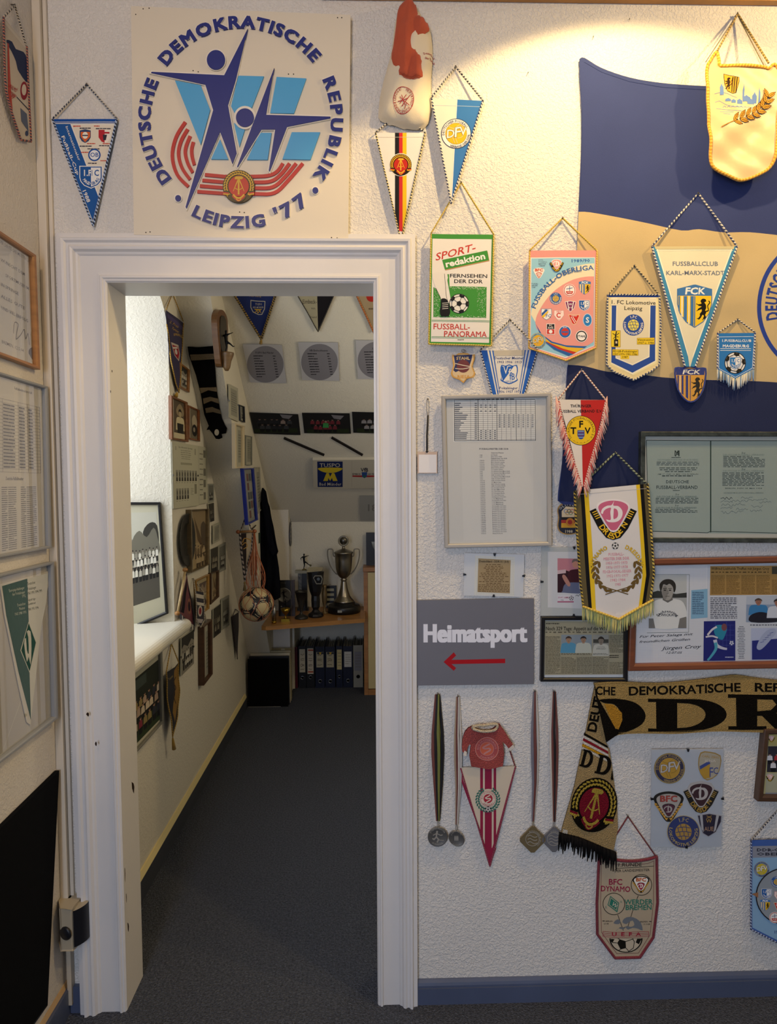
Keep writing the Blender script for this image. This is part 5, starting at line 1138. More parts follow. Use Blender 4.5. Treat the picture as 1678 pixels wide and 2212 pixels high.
# ---- clip frame with the small newspaper cutting
r, A = frame('clip_frame', 'small frameless clip frame with a brown newspaper cutting under the large grey frame', 'clip frame', FRONT, [(1003, 1195), (1133, 1198), (1131, 1290), (1001, 1287)], .012, 0, GREY, backing='#cfd0d2', clips=True)
A.poly([(1026, 1200), (1112, 1203), (1110, 1288), (1024, 1285)], '#dcdad2'); A.lines([(1027, 1203+i*3.6, 1111, 1205+i*3.6) for i in range(23)]+[(1027+i*3.6, 1201, 1025.5+i*3.6, 1286) for i in range(24)], .25, '#b9b39c')
A.poly([(1033, 1206), (1103, 1210), (1101, 1282), (1031, 1279)], '#a8916c'); A.text('Deutschland - DDR 0:1 (0:0)', 1035, 1214.5, 4.4, '#2a2018', 2, w=64, rot=1); A.words(1034, 1218, 1099, 1262, 12, '#6e5638', .5, .8, 8, (6, 14), al='c'); A.words(1033, 1262, 1100, 1279, 5, '#6e5638', .5, 1, 9); A.build('print', 'ink', r)
# ---- clip frame with the red-toned portrait
r, A = frame('clip_frame', 'frameless clip frame with a reddish photo of a seated man left of the long pennant', 'clip frame', FRONT, [(1170, 1182), (1310, 1182), (1310, 1330), (1168, 1331)], .010, 0, GREY, backing='#b9bab6', clips=True)
A.poly([(1183, 1192), (1300, 1192), (1300, 1316), (1183, 1312)], '#d2d0cf'); A.poly([(1204, 1206), (1262, 1207), (1262, 1281), (1204, 1280)], '#c4828a'); A.poly([(1204, 1237), (1222, 1232), (1240, 1238), (1262, 1236), (1262, 1281), (1204, 1280)], '#3a2026')
A.poly([(1204, 1232), (1222, 1230), (1222, 1238), (1204, 1240)], '#d2b4b4')
A.poly(bez([(1228, 1236), (1240, 1230), (1262, 1232), (1262, 1262), (1228, 1262)], 3), '#4a2228'); A.poly(ell(1243, 1218, 7, 9, 14), '#c98f78'); A.poly(bez([(1235, 1216), (1238, 1208), (1250, 1208), (1252, 1216), (1243, 1212)], 3), '#7a6a62'); A.poly(bez([(1215, 1276), (1220, 1262), (1238, 1258), (1262, 1262), (1262, 1281), (1216, 1280)], 3), '#6a6f88'); A.poly(bez([(1214, 1246), (1220, 1242), (1232, 1262), (1226, 1266)], 3), '#b98474'); A.poly([(1250, 1230), (1262, 1234), (1262, 1275), (1251, 1272)], '#c9c2c0'); A.poly([(1252, 1232), (1261, 1236), (1261, 1272), (1252.5, 1270)], '#4a5a6a')
A.poly([(1204, 1286), (1240, 1286), (1239, 1302), (1204, 1301)], '#dcd6d8'); A.rect(1204, 1298.5, 1239, 1301.5, '#b46a82'); A.text('SPORT SAMML', 1205, 1292.5, 3.6, '#b4506e', .5, w=24); A.text('ung', 1211, 1297, 2.8, '#3a3a40', .3); ball(A, 1234, 1292, 5, '#dcd6d8', '#26242a'); A.line(bez([(1243, 1288), (1246, 1285), (1249, 1288), (1252, 1284), (1256, 1288), (1262, 1286)], 3, False), .9, '#1c1a1c'); A.build('print', 'ink', r)
# ---- black frame with the newspaper page
r, A = frame('picture_frame', 'black framed newspaper page about 329 days, right of the grey sign', 'picture frame', FRONT, [(1170, 1333), (1357, 1333), (1356, 1473), (1168, 1473)], .018, 7.5, '#131215', 'plastic', backing='#c4c8cc')
A.poly([(1177, 1341), (1350, 1342), (1350, 1457), (1176, 1458)], '#a49b80'); A.words(1179, 1345, 1208, 1349, 1, '#4a4436', .6, 1, 3, (8, 20)); A.text('Noch 329 Tage: Appetit auf die WM', 1178.5, 1361.5, 7.6, '#26221c', 1.2, w=132); A.words(1178, 1363, 1346, 1369, 1, '#6a6250', .5, 1, 4, (2, 6))
A.rect(1212, 1371, 1278, 1409, '#8c9498'); person(A, 1228, 1382, 13, '#5a94b0', '#a98468', '#4a3a30', k=1.1); person(A, 1260, 1382, 13, '#c4c2b0', '#a98468', '#3a302c', k=1.1); A.rect(1280, 1371, 1315, 1409, '#9a978c'); A.rect(1281, 1381, 1314, 1389, '#4a4840'); person(A, 1298, 1384, 15, '#c2beae', '#8a7c6c', '#3c342c', k=1.0); A.text('ZWICKAU', 1298, 1403, 3, '#5a5448', 1, al='c'); A.text('Sachsenring', 1298, 1398.5, 2.2, '#5a5448', .6, al='c')
C_ = '#5c5544'
for i, (x0, x1) in enumerate(((1178, 1210), (1212, 1244), (1246, 1278), (1280, 1313), (1316, 1348))):
    y0 = 1374 if i in (0,) else (1374 if i == 4 else 1419); y0 = 1372 if i == 4 else y0
    if i < 4: A.words(x0, y0, x1, 1456, int((1456-y0)/2.6), C_, .5, 1, 20+i, (8, 26))
    else: A.words(x0, y0, x1, 1410, 14, C_, .5, 1, 24, (8, 26)); A.words(x0, 1414, x1-12, 1422, 2, '#2c281f', .5, 1, 29, (12, 26)); A.words(x0, 1430, x1, 1456, 10, C_, .5, 1, 28, (8, 26))
A.words(1212, 1411, 1278, 1415, 2, '#38332a', .5, 1, 31, (4, 10)); A.words(1281, 1411, 1313, 1415, 2, '#38332a', .5, 1, 32, (6, 14)); A.lines([(x, 1418, x, 1456) for x in (1211, 1245, 1279)]+[(1314.5, 1372, 1314.5, 1456)], .35, '#5a5444'); A.build('print', 'ink', r)
# ---- wood frame with the autographed goalkeeper picture and cuttings
r, A = frame('picture_frame', 'wide reddish wooden frame with a signed black and white player photo and cuttings', 'picture frame', FRONT, [(1366, 1209), (1790, 1200), (1790, 1442), (1358, 1450)], .026, 14, '#7a4428', 'wood', backing='#c8cacf')
A.poly([(1372, 1224), (1528, 1221), (1524, 1430), (1374, 1432)], '#d6d5d6'); A.lines([(1374, 1226+i*3.6, 1526, 1223.5+i*3.6) for i in range(58)], .22, '#b6bac6'); A.lines([(1376+i*3.6, 1224, 1376+i*3.6, 1431) for i in range(42)], .22, '#b6bac6')
A.lines([(1397, 1241, 1489, 1241), (1489, 1241, 1487, 1366), (1487, 1366, 1397, 1367)], .7, '#4c5a44')
A.poly([(1401, 1242), (1483, 1242), (1482, 1357), (1401, 1357)], '#bdbdb8'); A.poly([(1401, 1282), (1420, 1276), (1440, 1279), (1460, 1283), (1483, 1280), (1483, 1291), (1401, 1292)], '#3c3c38'); A.poly([(1401, 1292), (1483, 1291), (1483, 1357), (1401, 1357)], '#a8a8a4')
A.poly(bez([(1401, 1320), (1412, 1300), (1428, 1294), (1458, 1294), (1476, 1302), (1484, 1332), (1468, 1340), (1464, 1357), (1412, 1357), (1411, 1338), (1401, 1336)], 3), '#dad8d2')
A.poly([(1401, 1336), (1411, 1336), (1415, 1357), (1401, 1357)], '#7c7872'); A.poly([(1468, 1336), (1482, 1332), (1482, 1357), (1464, 1357)], '#7c7872')
A.poly([(1432, 1286), (1452, 1286), (1453, 1296), (1442, 1302), (1431, 1296)], '#6e6a64'); A.poly(ell(1441.5, 1277, 12.5, 20, 20), '#a29c92'); A.poly(ell(1436, 1280, 6, 15, 14), '#88827a')
A.poly(bez([(1427, 1279), (1424, 1264), (1430, 1255), (1440, 1251), (1452, 1253), (1459, 1262), (1459, 1274), (1455, 1280), (1453, 1268), (1446, 1261), (1440, 1264), (1433, 1262), (1430, 1270)], 3), '#302c28')
for x in (1436, 1447): A.poly(ell(x, 1275, 3, 1.3, 8), '#2a2622'); A.line([(x-3.6, 1271.5), (x+3.6, 1271)], 1.2, '#2a2622')
A.line([(1442, 1275), (1443.5, 1282), (1439.5, 1283)], .8, '#4a443e'); A.line([(1437, 1288), (1446, 1288)], 1, '#4a3f3a')
A.arc('Sachsenring', 1441, 1350, 27, -90, 5.6, '#26242a', 1.5, span=100); A.text('ZWICKAU', 1441, 1331, 5.4, '#26242a', 1.5, al='c', w=39)
def script(A, s, x, y, h, w, rot=-3, col='#14141a'): A.text(s, x, y, h, col, .4, w=w, rot=rot, sl=.35, res=2)
script(A, 'Für Peter Salaga mit', 1380, 1378, 5, 115); script(A, 'freundlichen Grüßen', 1380, 1389, 5, 110); script(A, 'Jürgen Croy', 1430, 1404, 7, 82); script(A, '12.07.05', 1437, 1412, 4.6, 35, 0)
A.poly([(1493, 1275), (1528, 1272), (1528, 1334), (1492, 1337)], '#86b0c8'); A.words(1495, 1278, 1520, 1328, 13, '#3c4e6c', .45, 1, 41, (14, 40))
A.poly([(1534, 1223), (1790, 1221), (1790, 1284), (1533, 1286)], '#a6834c'); A.text('Wilfried Liebholds Treffen mit Jürgen Croy', 1536, 1231, 5.6, '#2c2418', 1.2, w=125); A.words(1536, 1234, 1660, 1238, 1, '#4c3a20', .6, 1, 44, (3, 7))
for i in range(4): A.words(1536+i*32.5, 1242, 1565+i*32.5, 1283, 16, '#6c5228', .5, 1, 45+i, (10, 28))
A.rect(1667, 1224, 1700, 1240, '#4a4436'); A.words(1667, 1252, 1700, 1283, 12, '#6c5228', .5, 1, 50, (10, 28))
A.words(1534, 1290, 1592, 1337, 12, '#4c4c5a', .5, 1, 51, (6, 16))
A.poly([(1612, 1288), (1720, 1287), (1720, 1344), (1611, 1344)], '#8e9cb0'); A.rect(1612, 1288, 1720, 1306, '#b6bcc6'); person(A, 1638, 1300, 13, '#3f7fb0', '#a0705c', '#55453c', k=1.35); A.poly(bez([(1620, 1330), (1640, 1322), (1662, 1326), (1680, 1336), (1676, 1344), (1622, 1344)], 3), '#26242e'); person(A, 1680, 1302, 15, '#c9ccd4', '#a0705c', '#3c3430', k=1.3); A.words(1620, 1348, 1690, 1352, 1, '#5a5c68', .6, 1, 52, (5, 10))
A.poly([(1520, 1342), (1588, 1341), (1588, 1427), (1519, 1428)], '#262a72')
A.lines([(1545+i*8, 1342+(i*7) % 20, 1545+i*8, 1400) for i in range(5)]+[(1540, 1350+i*11, 1586, 1350+i*11) for i in range(5)], .5, '#4c58a0')
A.poly(bez([(1545, 1352), (1560, 1350), (1570, 1356), (1566, 1372), (1560, 1382), (1550, 1378), (1542, 1366)], 3), '#2f86a0'); A.poly(ell(1564, 1355, 6, 8, 12), '#7c4c50'); A.line(bez([(1548, 1354), (1538, 1360), (1528, 1372)], 3, False), 4.2, '#d2ccd0'); A.line(bez([(1550, 1378), (1538, 1374), (1524, 1376)], 3, False), 3.6, '#d2ccd0'); A.line(bez([(1544, 1382), (1548, 1394), (1560, 1400), (1570, 1402)], 3, False), 7, '#c4c4d0', taper=lambda t: 1.2-.6*t); A.line(bez([(1545, 1388), (1546, 1402), (1534, 1420), (1528, 1426)], 3, False), 6, '#4fa0b4', taper=lambda t: 1.2-.6*t); ball(A, 1580, 1389, 5.5, '#d8d8e0', '#262a72'); A.words(1566, 1418, 1584, 1421, 1, '#c8ccdc', .6, 1, 54, (20, 40))
A.words(1592, 1352, 1610, 1424, 20, '#5a5c68', .38, 1, 55, (20, 50), al='c')
A.poly([(1622, 1357), (1720, 1355), (1720, 1424), (1621, 1426)], '#b4bad0'); A.poly([(1624, 1384), (1700, 1378), (1720, 1400), (1720, 1424), (1624, 1425)], '#2a3078'); A.poly(bez([(1634, 1398), (1642, 1378), (1656, 1362), (1672, 1358), (1676, 1366), (1666, 1380), (1650, 1398), (1640, 1404)], 3), '#a4abc4')
for i in range(5): A.line([(1642+i*5, 1388-i*5), (1650+i*5, 1386-i*5)], 1, '#3c4484')
A.build('print', 'ink', r)
# ---- framed deed in a mottled dark frame
r, A = frame('picture_frame', 'wide dark mottled frame holding an open two page typed founding document', 'picture frame', Plane((0, -.0125, 0), (0, -1, 0)), [(1385, 932), (1790, 933), (1790, 1173), (1383, 1172)], .020, 10, '#39403c', 'marble', backing='#b5b4aa', lip=.12)
A.poly([(1395, 951), (1535, 951), (1790, 951), (1790, 1155), (1530, 1152), (1400, 1148)], '#98a49c'); A.line([(1396, 951), (1534, 952), (1790, 952)], 1.3, '#26302c'); A.line([(1396, 951), (1400, 1147), (1528, 1151), (1533, 1148), (1790, 1154)], 1.1, '#26302c')
A.rect(1533.5, 952, 1536, 1150, '#2e4038'); D = '#3a4644'
A.text('M', 1456, 985, 12, '#26302c', .0, al='l', wx=.9); A.text('A', 1458, 986, 13, '#26302c', 0, wx=.7, sl=.2)
A.words(1450, 987, 1470, 990, 1, D, .5, 1, 60, (30, 50)); A.text('DEUTSCHEN TURN-UND SPORTBUNDES', 1464, 995, 3.2, '#76867e', .3, al='c', w=88)
A.words(1418, 997, 1510, 1006, 3, D, .4, 1, 61, (6, 14)); A.words(1420, 1009, 1510, 1021, 3, D, .4, 1, 62, (6, 14), 'c'); A.text('AM 17. UND 18. MAI 1958 IN BERLIN', 1464, 1025.5, 2.4, D, .2, al='c', w=88); A.words(1430, 1026, 1496, 1030, 1, D, .5, 1, 63, (8, 14))
A.text('DEUTSCHE', 1438, 1044, 6.6, '#2c3836', .3, w=50); A.text('FUSSBALL-VERBAND', 1417, 1056, 7, '#2c3836', .3, w=90); A.words(1453, 1058, 1468, 1061, 1, D, .5, 1, 64, (60, 80))
A.text('Der', 1463, 1069.5, 3.4, D, .2, al='c'); A.text('DEUTSCHE FUSSBALL-VERBAND', 1462, 1074.5, 3.2, '#5c6c66', .3, al='c', w=88); A.words(1416, 1075, 1508, 1088, 4, D, .45, 1, 65, (6, 14)); A.text('Der', 1462, 1093.5, 3.4, D, .2, al='c'); A.text('DEUTSCHE FUSSBALL-VERBAND', 1461, 1098.5, 3.2, '#5c6c66', .3, al='c', w=88); A.words(1415, 1099, 1506, 1108, 3, D, .45, 1, 66, (6, 14))
A.text('Der', 1606, 980, 3.4, D, .2, al='c'); A.text('DEUTSCHE FUSSBALL-VERBAND', 1606, 984, 3.2, '#76867e', .3, al='c', w=90); A.words(1562, 984.5, 1652, 1010, 8, D, .45, 1, 67, (6, 14)); A.text('Der', 1606, 1015, 3.4, D, .2, al='c'); A.text('DEUTSCHE FUSSBALL-VERBAND', 1606, 1019, 3.2, '#76867e', .3, al='c', w=90); A.words(1560, 1020, 1650, 1050, 10, D, .45, 1, 68, (6, 14))
A.text('BERLIN, DEN 18. MAI 1958', 1606, 1056, 2.4, D, .2, al='c', w=80); A.text('DAS PRÄSIDIUM DES DEUTSCHEN FUSSBALL-VERBANDES', 1606, 1066, 2.4, '#5c6c66', .2, al='c', w=86)
rd = random.Random(9)
for i, (x, y) in enumerate(((1556, 1077), (1600, 1076), (1632, 1079), (1556, 1084), (1580, 1083), (1606, 1082), (1640, 1085), (1558, 1091), (1584, 1090), (1622, 1094), (1556, 1098), (1590, 1100), (1620, 1103), (1557, 1107), (1580, 1106))):
    A.line(bez([(x+q*3.2, y+rd.uniform(-3, 2.5)) for q in range(9)], 3, False), .9 if i == 0 else .5, '#1c2628' if i == 0 else '#40525a')
A.build('print', 'ink', r)
# ---- grey direction sign
r = thing('direction_sign', 'flat grey sign with white lettering and a red arrow pointing to the door', 'sign', FRONT.at(1024, 1388))
A = Art(FRONT, .012); A.poly([(895, 1297), (1153, 1293), (1153, 1478), (896, 1481)], '#6b6b72'); A.build('board', 'paint', r, thick=.0115)
A = Art(FRONT, .0123); A.text('Heimatsport', 914, 1386, 36, '#dfe0e6', 7, w=224, rot=-.2, res=4, sp=-.02); A.build('lettering', 'ink', r)
A = Art(FRONT, .0123); A.poly([(958, 1430), (980, 1409), (985, 1416), (975, 1425.5), (1091, 1423), (1091, 1432.5), (975, 1434.5), (985, 1443), (980, 1449)], '#a3161f'); A.build('arrow', 'ink', r)
# ---- medals
def ribbon(pts, off, w, cols, root, name='ribbon', seed=0):
    """folded strip of cloth: cols side by side, twisting a little as it falls"""
    m = MB(); P = resample(pts, 12); n = len(P)
    for k, c in enumerate(cols):
        vs = []
        for i, (x, y) in enumerate(P):
            t = i/(n-1); tw = .5*math.sin(t*5+seed)+.25; ww = w(t)
            for q in (k/len(cols)-.5, (k+1)/len(cols)-.5): vs.append(FRONT.at(x+q*ww, y, off+q*ww*.0013*tw))
        b = [v+Vector((0, .0007, 0)) for v in vs]; N = len(vs)
        fs = [(2*i, 2*i+1, 2*i+3, 2*i+2) for i in range(n-1)]+[(N+2*i+2, N+2*i+3, N+2*i+1, N+2*i) for i in range(n-1)]+[(2*i, 2*i+2, N+2*i+2, N+2*i) for i in range(n-1)]+[(2*i+3, 2*i+1, N+2*i+1, N+2*i+3) for i in range(n-1)]
        m.add(vs+b, fs, c, True)
    return m.build(name, 'satin', root)
def medal(label, top, knot, ctr, rad, cols1, cols2, col, square=False, kx=1.0, seed=0, dark='#2c2a28', w0=12):
    r = thing('medal', label, 'medal', FRONT.at(*ctr), 'medals hanging under the grey sign')
    tx, ty = top; bx, by = knot; 
    ribbon([(tx-1, ty), (tx-w0*.22, ty+(by-ty)*.3), (tx-w0*.1, ty+(by-ty)*.7), (bx-.5, by)], .012, lambda t: w0*.8*(1-abs(t-.45)*1.3)+2.5, cols1, r, 'ribbon_front', seed)
    ribbon([(tx+1, ty), (tx+w0*.28, ty+(by-ty)*.3), (tx+w0*.24, ty+(by-ty)*.7), (bx+.8, by)], .008, lambda t: w0*.7*(1-abs(t-.45)*1.3)+2.5, cols2, r, 'ribbon_back', seed+2)
    cx, cy = ctr; c3 = FRONT.at(cx, cy, .012); R_ = rad/770; m = MB()
    if square:
        pts = []
        for i in range(4):
            a = PI/2*i; x, y = math.cos(a)*R_*1.06, math.sin(a)*R_*1.06; 
            for q in (-.10, .10): pts.append((math.cos(a+q*1.3)*R_*(1.0), math.sin(a+q*1.3)*R_*1.0))
        lp = lambda s, d: [c3+Vector((x*s*kx, -d, y*s)) for x, y in pts]; m.prism(lp(1, .003), lp(1, -.001), col)
        m.build('disc', 'pewter', r, bevel=.0006); m = MB(); A_, B_ = lp(.9, .0032), lp(.98, .0032); m.add(A_+B_, [(i, (i+1) % 8, 8+(i+1) % 8, 8+i) for i in range(8)], col); m.build('raised_rim', 'pewter', r)
        rel = Art(FRONT, .0155)
        rel.push(cx, cy, rad, rad); 
        for i in range(3): rel.line(bez([(-.36, -.22+i*.24), (-.18, -.3+i*.24), (0, -.2+i*.24), (.18, -.14+i*.24), (.36, -.2+i*.24)], 3, False), .05, '#b8b3a8')
        rel.ring(0, 0, .48, .52, '#b8b3a8'); rel.arc('EHRENPREIS IM SPORT', 0, 0, .54, -30, .11, '#b8b3a8', .5, span=170); rel.pop(); rel.build('relief', 'pewter', r, thick=.0006)
    else:
        m.lathe([(R_*.98, -.001), (R_, 0), (R_, .0028), (R_*.95, .0034), (R_*.90, .0026), (.0002, .0028)], c3, col, 36, (0, -1, 0), sx=kx); m.build('disc', 'pewter', r)
        rel = Art(FRONT, .0155); rel.push(cx, cy, rad*kx, rad)
        rel.arc('JUGENDMEISTER', 0, 0, .72, -90, .13, '#b8b3a8', .6, span=130); rel.arc('FUSSBALL', 0, 0, .86, 90, .13, '#b8b3a8', .6, span=80, inner=True)
        if kx > .8:
            rel.circ(-.05, -.45, .1, '#b8b3a8'); rel.line([(-.08, -.35), (-.12, .05), (.1, .3), (-.05, .6)], .14, '#b8b3a8'); rel.line([(-.12, .05), (-.35, .3), (-.5, .2)], .12, '#b8b3a8'); rel.line([(-.08, -.3), (.3, -.1), (.5, -.15)], .08, '#b8b3a8'); rel.line([(-.08, -.3), (-.45, -.1)], .08, '#b8b3a8'); rel.line([(.15, .35), (.6, .4)], .05, '#b8b3a8')
        else:
            for x in (-.2, 0, .2): rel.poly(ell(x, 0, .09, .3, 12), '#b8b3a8')
        rel.pop(); rel.build('relief', 'pewter', r, thick=.0006)
    m = MB(); m.tube([FRONT.at(x, y, .0135) for x, y in ell(bx, (by+cy-rad)/2+1, 1.8, max(3, (cy-rad-by)/2+2.2), 10)], .0008, col, k=6, closed=True); m.build('ring', 'pewter', r)
    nail(FRONT.at(tx, ty-1, .012), r)
    return r
BR = '#6c3c36'; OL = '#74783a'; BK = '#17161a'; WT = '#c4beb4'; GY = '#77757e'; TN = '#a08c74'
medal('round dark medal with runner on a dark red, black and olive ribbon, nearest the door', (945, 1500), (946, 1774), (945, 1807), 22, [BR, BK, OL], [OL, BK], '#6c6b68', seed=1, w0=22)
medal('small round medal turned sideways on a brown and white ribbon beside the jersey pennant', (989, 1505), (986, 1782), (985.5, 1811), 19.5, [TN, BR, WT], [BK, WT], '#6c6b68', kx=.78, seed=3, w0=13)
medal('diamond-shaped bronze coloured medal on a mauve and tan ribbon', (1155, 1494), (1151, 1775), (1150, 1813), 29, [GY, BR], [TN, WT], '#8a7a58', True, .98, 5, w0=13)
medal('diamond-shaped grey silver medal on a white and dark ribbon touching the scarf fringe', (1196, 1494), (1196, 1776), (1196, 1813), 28, [WT, BR, BK], [GY, BR], '#86868a', True, .95, 7, w0=15)
# ---- pennant with the little jersey
r, B = pennant('triangular_pennant', 'cream triangular pennant with red stripes and a small red jersey on top', [(995, 1658), (1112, 1655), (1059, 1870)], '#cfc0a8', .012, .0010, 14)
RR = '#8f2440'
B.poly([(995, 1658), (997, 1690), (1037, 1800), (1047, 1824), (1059, 1870)], RR); B.poly([(995, 1658), (1000, 1684), (1040, 1800), (1047, 1822), (1059, 1866), (1070, 1820), (1076, 1805), (1108, 1680), (1112, 1655)], '#cfc0a8')
B.poly([(1112, 1655), (1110, 1674), (1073, 1810), (1059, 1870), (1059, 1830)], RR); B.poly([(1112, 1655), (1107, 1672), (1071, 1806), (1059, 1845), (1052, 1815)], '#cfc0a8')
for x0, x1 in ((1037, 1043), (1047, 1062), (1066, 1071.5)): yb = lambda x: 1656+214*(1-(abs(x-1059)/(64 if x < 1059 else 53)))*1.0; B.poly([(x0, 1657), (x1, 1657), (x1, yb(x1)-1), (x0, yb(x0)-1)], RR)
B.poly([(1047, 1832), (1072, 1832), (1060, 1868), (1058, 1868)], RR)
B.circ(1054.5, 1729, 24, '#cfc0a8', ry=25)
wreath_ = []
for i in range(22):
    a = math.radians(-60+300*i/21); 
    for q in (0, 1): B.poly(ell(1053.5+math.cos(a)*(20+q*5), 1727+math.sin(a)*(21+q*5), 3.6, 1.7, 7, rot=math.degrees(a)+90+(30 if q else -30)), '#2f6a5c')
sachs(B, 1054, 1725, 17.5, '#a52c3c', '#d6c8b4'); ball(B, 1054, 1748, 6.5, '#cfc8c0', '#16141a'); B.build('print', 'ink', r)
edge(B, [(995, 1660), (1058, 1872), (1113, 1656)], .0018, '#7a2036', '#8f3a50', 4); rope(FRONT, [(1112, 1655), (1101, 1622), (1092, 1590), (1078, 1564), (1042, 1565), (1018, 1572), (1002, 1595)], .010, .0017, '#5c2028', '#8a4a4c', r, 'hanging_cord', 4)
js = bez([(1019, 1569), (1030, 1573), (1042, 1577), (1060, 1577), (1070, 1571), (1078, 1566), (1090, 1580), (1101, 1598), (1109, 1611), (1099, 1618), (1085, 1602), (1086, 1655), (1018, 1656), (1017, 1610), (1011, 1612), (1006, 1625), (998, 1622), (999, 1600), (1005, 1580)], 2)
J = Art(FRONT, .020, wave=wavy(.003, 20, .09, .06), grid=10); J.poly(js, '#a8524e'); J.root = r; J.build('small_jersey', 'knit', r, thick=.006)
J2 = Art(FRONT, .0205, wave=J.wave, grid=10); J2.poly([(1003, 1621), (1008, 1624), (1007, 1633), (1000, 1631)], '#d2c8ba'); J2.poly([(1097, 1617), (1108, 1608), (1111, 1615), (1101, 1622)], '#d2c8ba'); sachs(J2, 1051.5, 1618, 25.5, '#c06048', '#b9807c', '#a04c4c'); J2.build('print', 'ink', r)
m = MB(); m.tube([FRONT.at(x, y, .024+ (.003 if y > 1574 else -.002)) for x, y in bez([(1020, 1573), (1030, 1568), (1048, 1567), (1062, 1565), (1074, 1566), (1070, 1576), (1054, 1580), (1036, 1579)], 4)], .0040, '#cdbfa4', k=8, closed=True); m.build('collar', 'knit', r)
# ---- knitted scarf, folded over: long arm to the right, short arm hanging down
sc = thing('scarf', 'long beige and black knitted supporter scarf draped along the wall with black fringe', 'scarf', FRONT.at(1400, 1560))
def scw(x, y): return .0035*math.sin(x*.018+1)+.002*math.sin(x*.04+y*.02)
BE = '#a98d56'; BKK = '#16130f'
top = bez([(1283, 1476), (1340, 1472), (1420, 1475), (1500, 1468), (1560, 1462), (1592, 1459), (1640, 1465), (1700, 1470), (1800, 1472)], 3, False); bot = bez([(1310, 1603), (1336, 1588), (1400, 1584), (1470, 1584), (1560, 1581), (1640, 1583), (1700, 1585), (1800, 1588)], 3, False)
A = Art(FRONT, .020, wave=scw, grid=20); A.poly(top+bot[::-1]+[(1300, 1540)], BE); A.build('horizontal_arm', 'knit', sc, thick=.004)
B = Art(FRONT, .0204, wave=scw, grid=20)
def slab(B, ch, x, y, h, w, col, t=.16):
    """wide slab-serif capitals of the scarf"""
    B.push(x, y, w, h); s = .045
    if ch == 'D':
        B.poly([(0, -1), (.45, -1)]+ell(.5, -.5, .5, .5, 16, -85, 85)+[(.45, 0), (0, 0), (0, -.1), (.1, -.1), (.1, -.9), (0, -.9)], col, [[(.36, -.88)]+ell(.42, -.5, .31, .375, 14, -80, 80)+[(.36, -.12)]])
    if ch == 'R':
        B.poly([(0, -1), (.62, -1), (.82, -.9), (.86, -.72), (.78, -.56), (.6, -.48), (.85, -.1), (1, -.1), (1, 0), (.6, 0), (.42, -.4), (.36, -.4), (.36, -.1), (.48, -.1), (.48, 0), (0, 0), (0, -.1), (.1, -.1), (.1, -.9), (0, -.9)], col, [[(.36, -.87), (.55, -.86), (.6, -.72), (.53, -.56), (.36, -.53)]])
    B.pop()
slab(B, 'D', 1399, 1580, 71, 172, BKK); slab(B, 'R', 1574, 1577, 76, 172, BKK)
B.poly(bez([(1295, 1512), (1330, 1509), (1365, 1515), (1385, 1528), (1394, 1546), (1386, 1564), (1362, 1578), (1332, 1586), (1322, 1575), (1334, 1574), (1341, 1556), (1338, 1535), (1325, 1521), (1306, 1519)], 3), BKK)
B.poly([(1305, 1520), (1325, 1522), (1343, 1540), (1344, 1556), (1336, 1576), (1326, 1572)], '#b8862f')
B.text('CHE', 1287, 1501, 17, BKK, 2.2, w=42, rot=.5); B.text('DEMOKRATISCHE', 1356, 1501.5, 18, BKK, 2.2, w=246, rot=-1.6); B.text('REPUBLIK', 1629, 1494, 18, BKK, 2.2, w=150)
for q in ([(1283, 1480), (1340, 1475.5), (1420, 1478), (1500, 1471.5), (1592, 1463), (1700, 1474)], [(1336, 1583), (1400, 1580), (1560, 1577), (1700, 1580)]): B.line(bez(q, 3, False), .7, '#8a7040')
B.build('pattern', 'knit', sc)
arm = [(1285, 1476), (1276, 1520), (1262, 1600), (1240, 1700), (1213, 1790), (1212, 1802), (1325, 1836), (1334, 1790), (1333, 1740), (1325, 1680), (1316, 1620), (1308, 1603), (1300, 1540)]
A = Art(FRONT, .013, wave=lambda x, y: .002*math.sin(y*.03+x*.05), grid=20); A.poly(arm, '#a88f62'); A.build('hanging_arm', 'knit', sc, thick=.004)
B = Art(FRONT, .0134, wave=A.wave, grid=20)
fd = Art(FRONT, .0215, wave=scw, grid=20); fd.poly([(1285, 1478), (1292, 1508), (1336, 1586), (1310, 1604), (1300, 1560), (1288, 1505)], BKK); fd.build('folded_corner', 'knit', sc, thick=.003)
B.text('DEUT', 1287, 1584, 19, BKK, 3, w=78, rot=-79)
for i, c in enumerate((BKK, '#d2ccc4', '#8e1c2e', '#d2ccc4', '#c9921e', '#cfc8ba')): y = 1583+i*6; B.poly([(1262-i*1, y), (1312+i*.3, y+28), (1313+i*.3, y+33), (1261-i*1, y+5)], c)
B.push(1251, 1655, 1, rot=15); slab(B, 'D', 0, 0, 38, 25, BKK); B.pop(); B.push(1283, 1669, 1, rot=14); slab(B, 'D', 0, 0, 42, 32, BKK); B.pop(); B.poly([(1322, 1660), (1325, 1686), (1319, 1684)], BKK)
emblem(B, 1283, 1739, 50, '#7c1a2a', '#b39a3e', '#17130d', rot=13, squash=1.2); B.poly([(1216, 1790), (1226, 1793), (1224, 1806), (1213, 1803)], '#c9c2b4'); B.build('pattern', 'knit', sc)
Fz = Art(FRONT, .014); Fz.wave = None; fringe(Fz, [(1208, 1797), (1250, 1808), (1290, 1824), (1330, 1842)], 46, 2.2, ['#131111', '#1c1917', '#0e0d0d'], sc, r=.0022, jit=.45, dirv=(-.05, 1), material='black'); fringe(Fz, [(1212, 1800), (1260, 1813), (1329, 1840)], 20, 2.0, ['#131111', '#1c1917'], sc, r=.0026, jit=.2, name='fringe_heading', material='black')
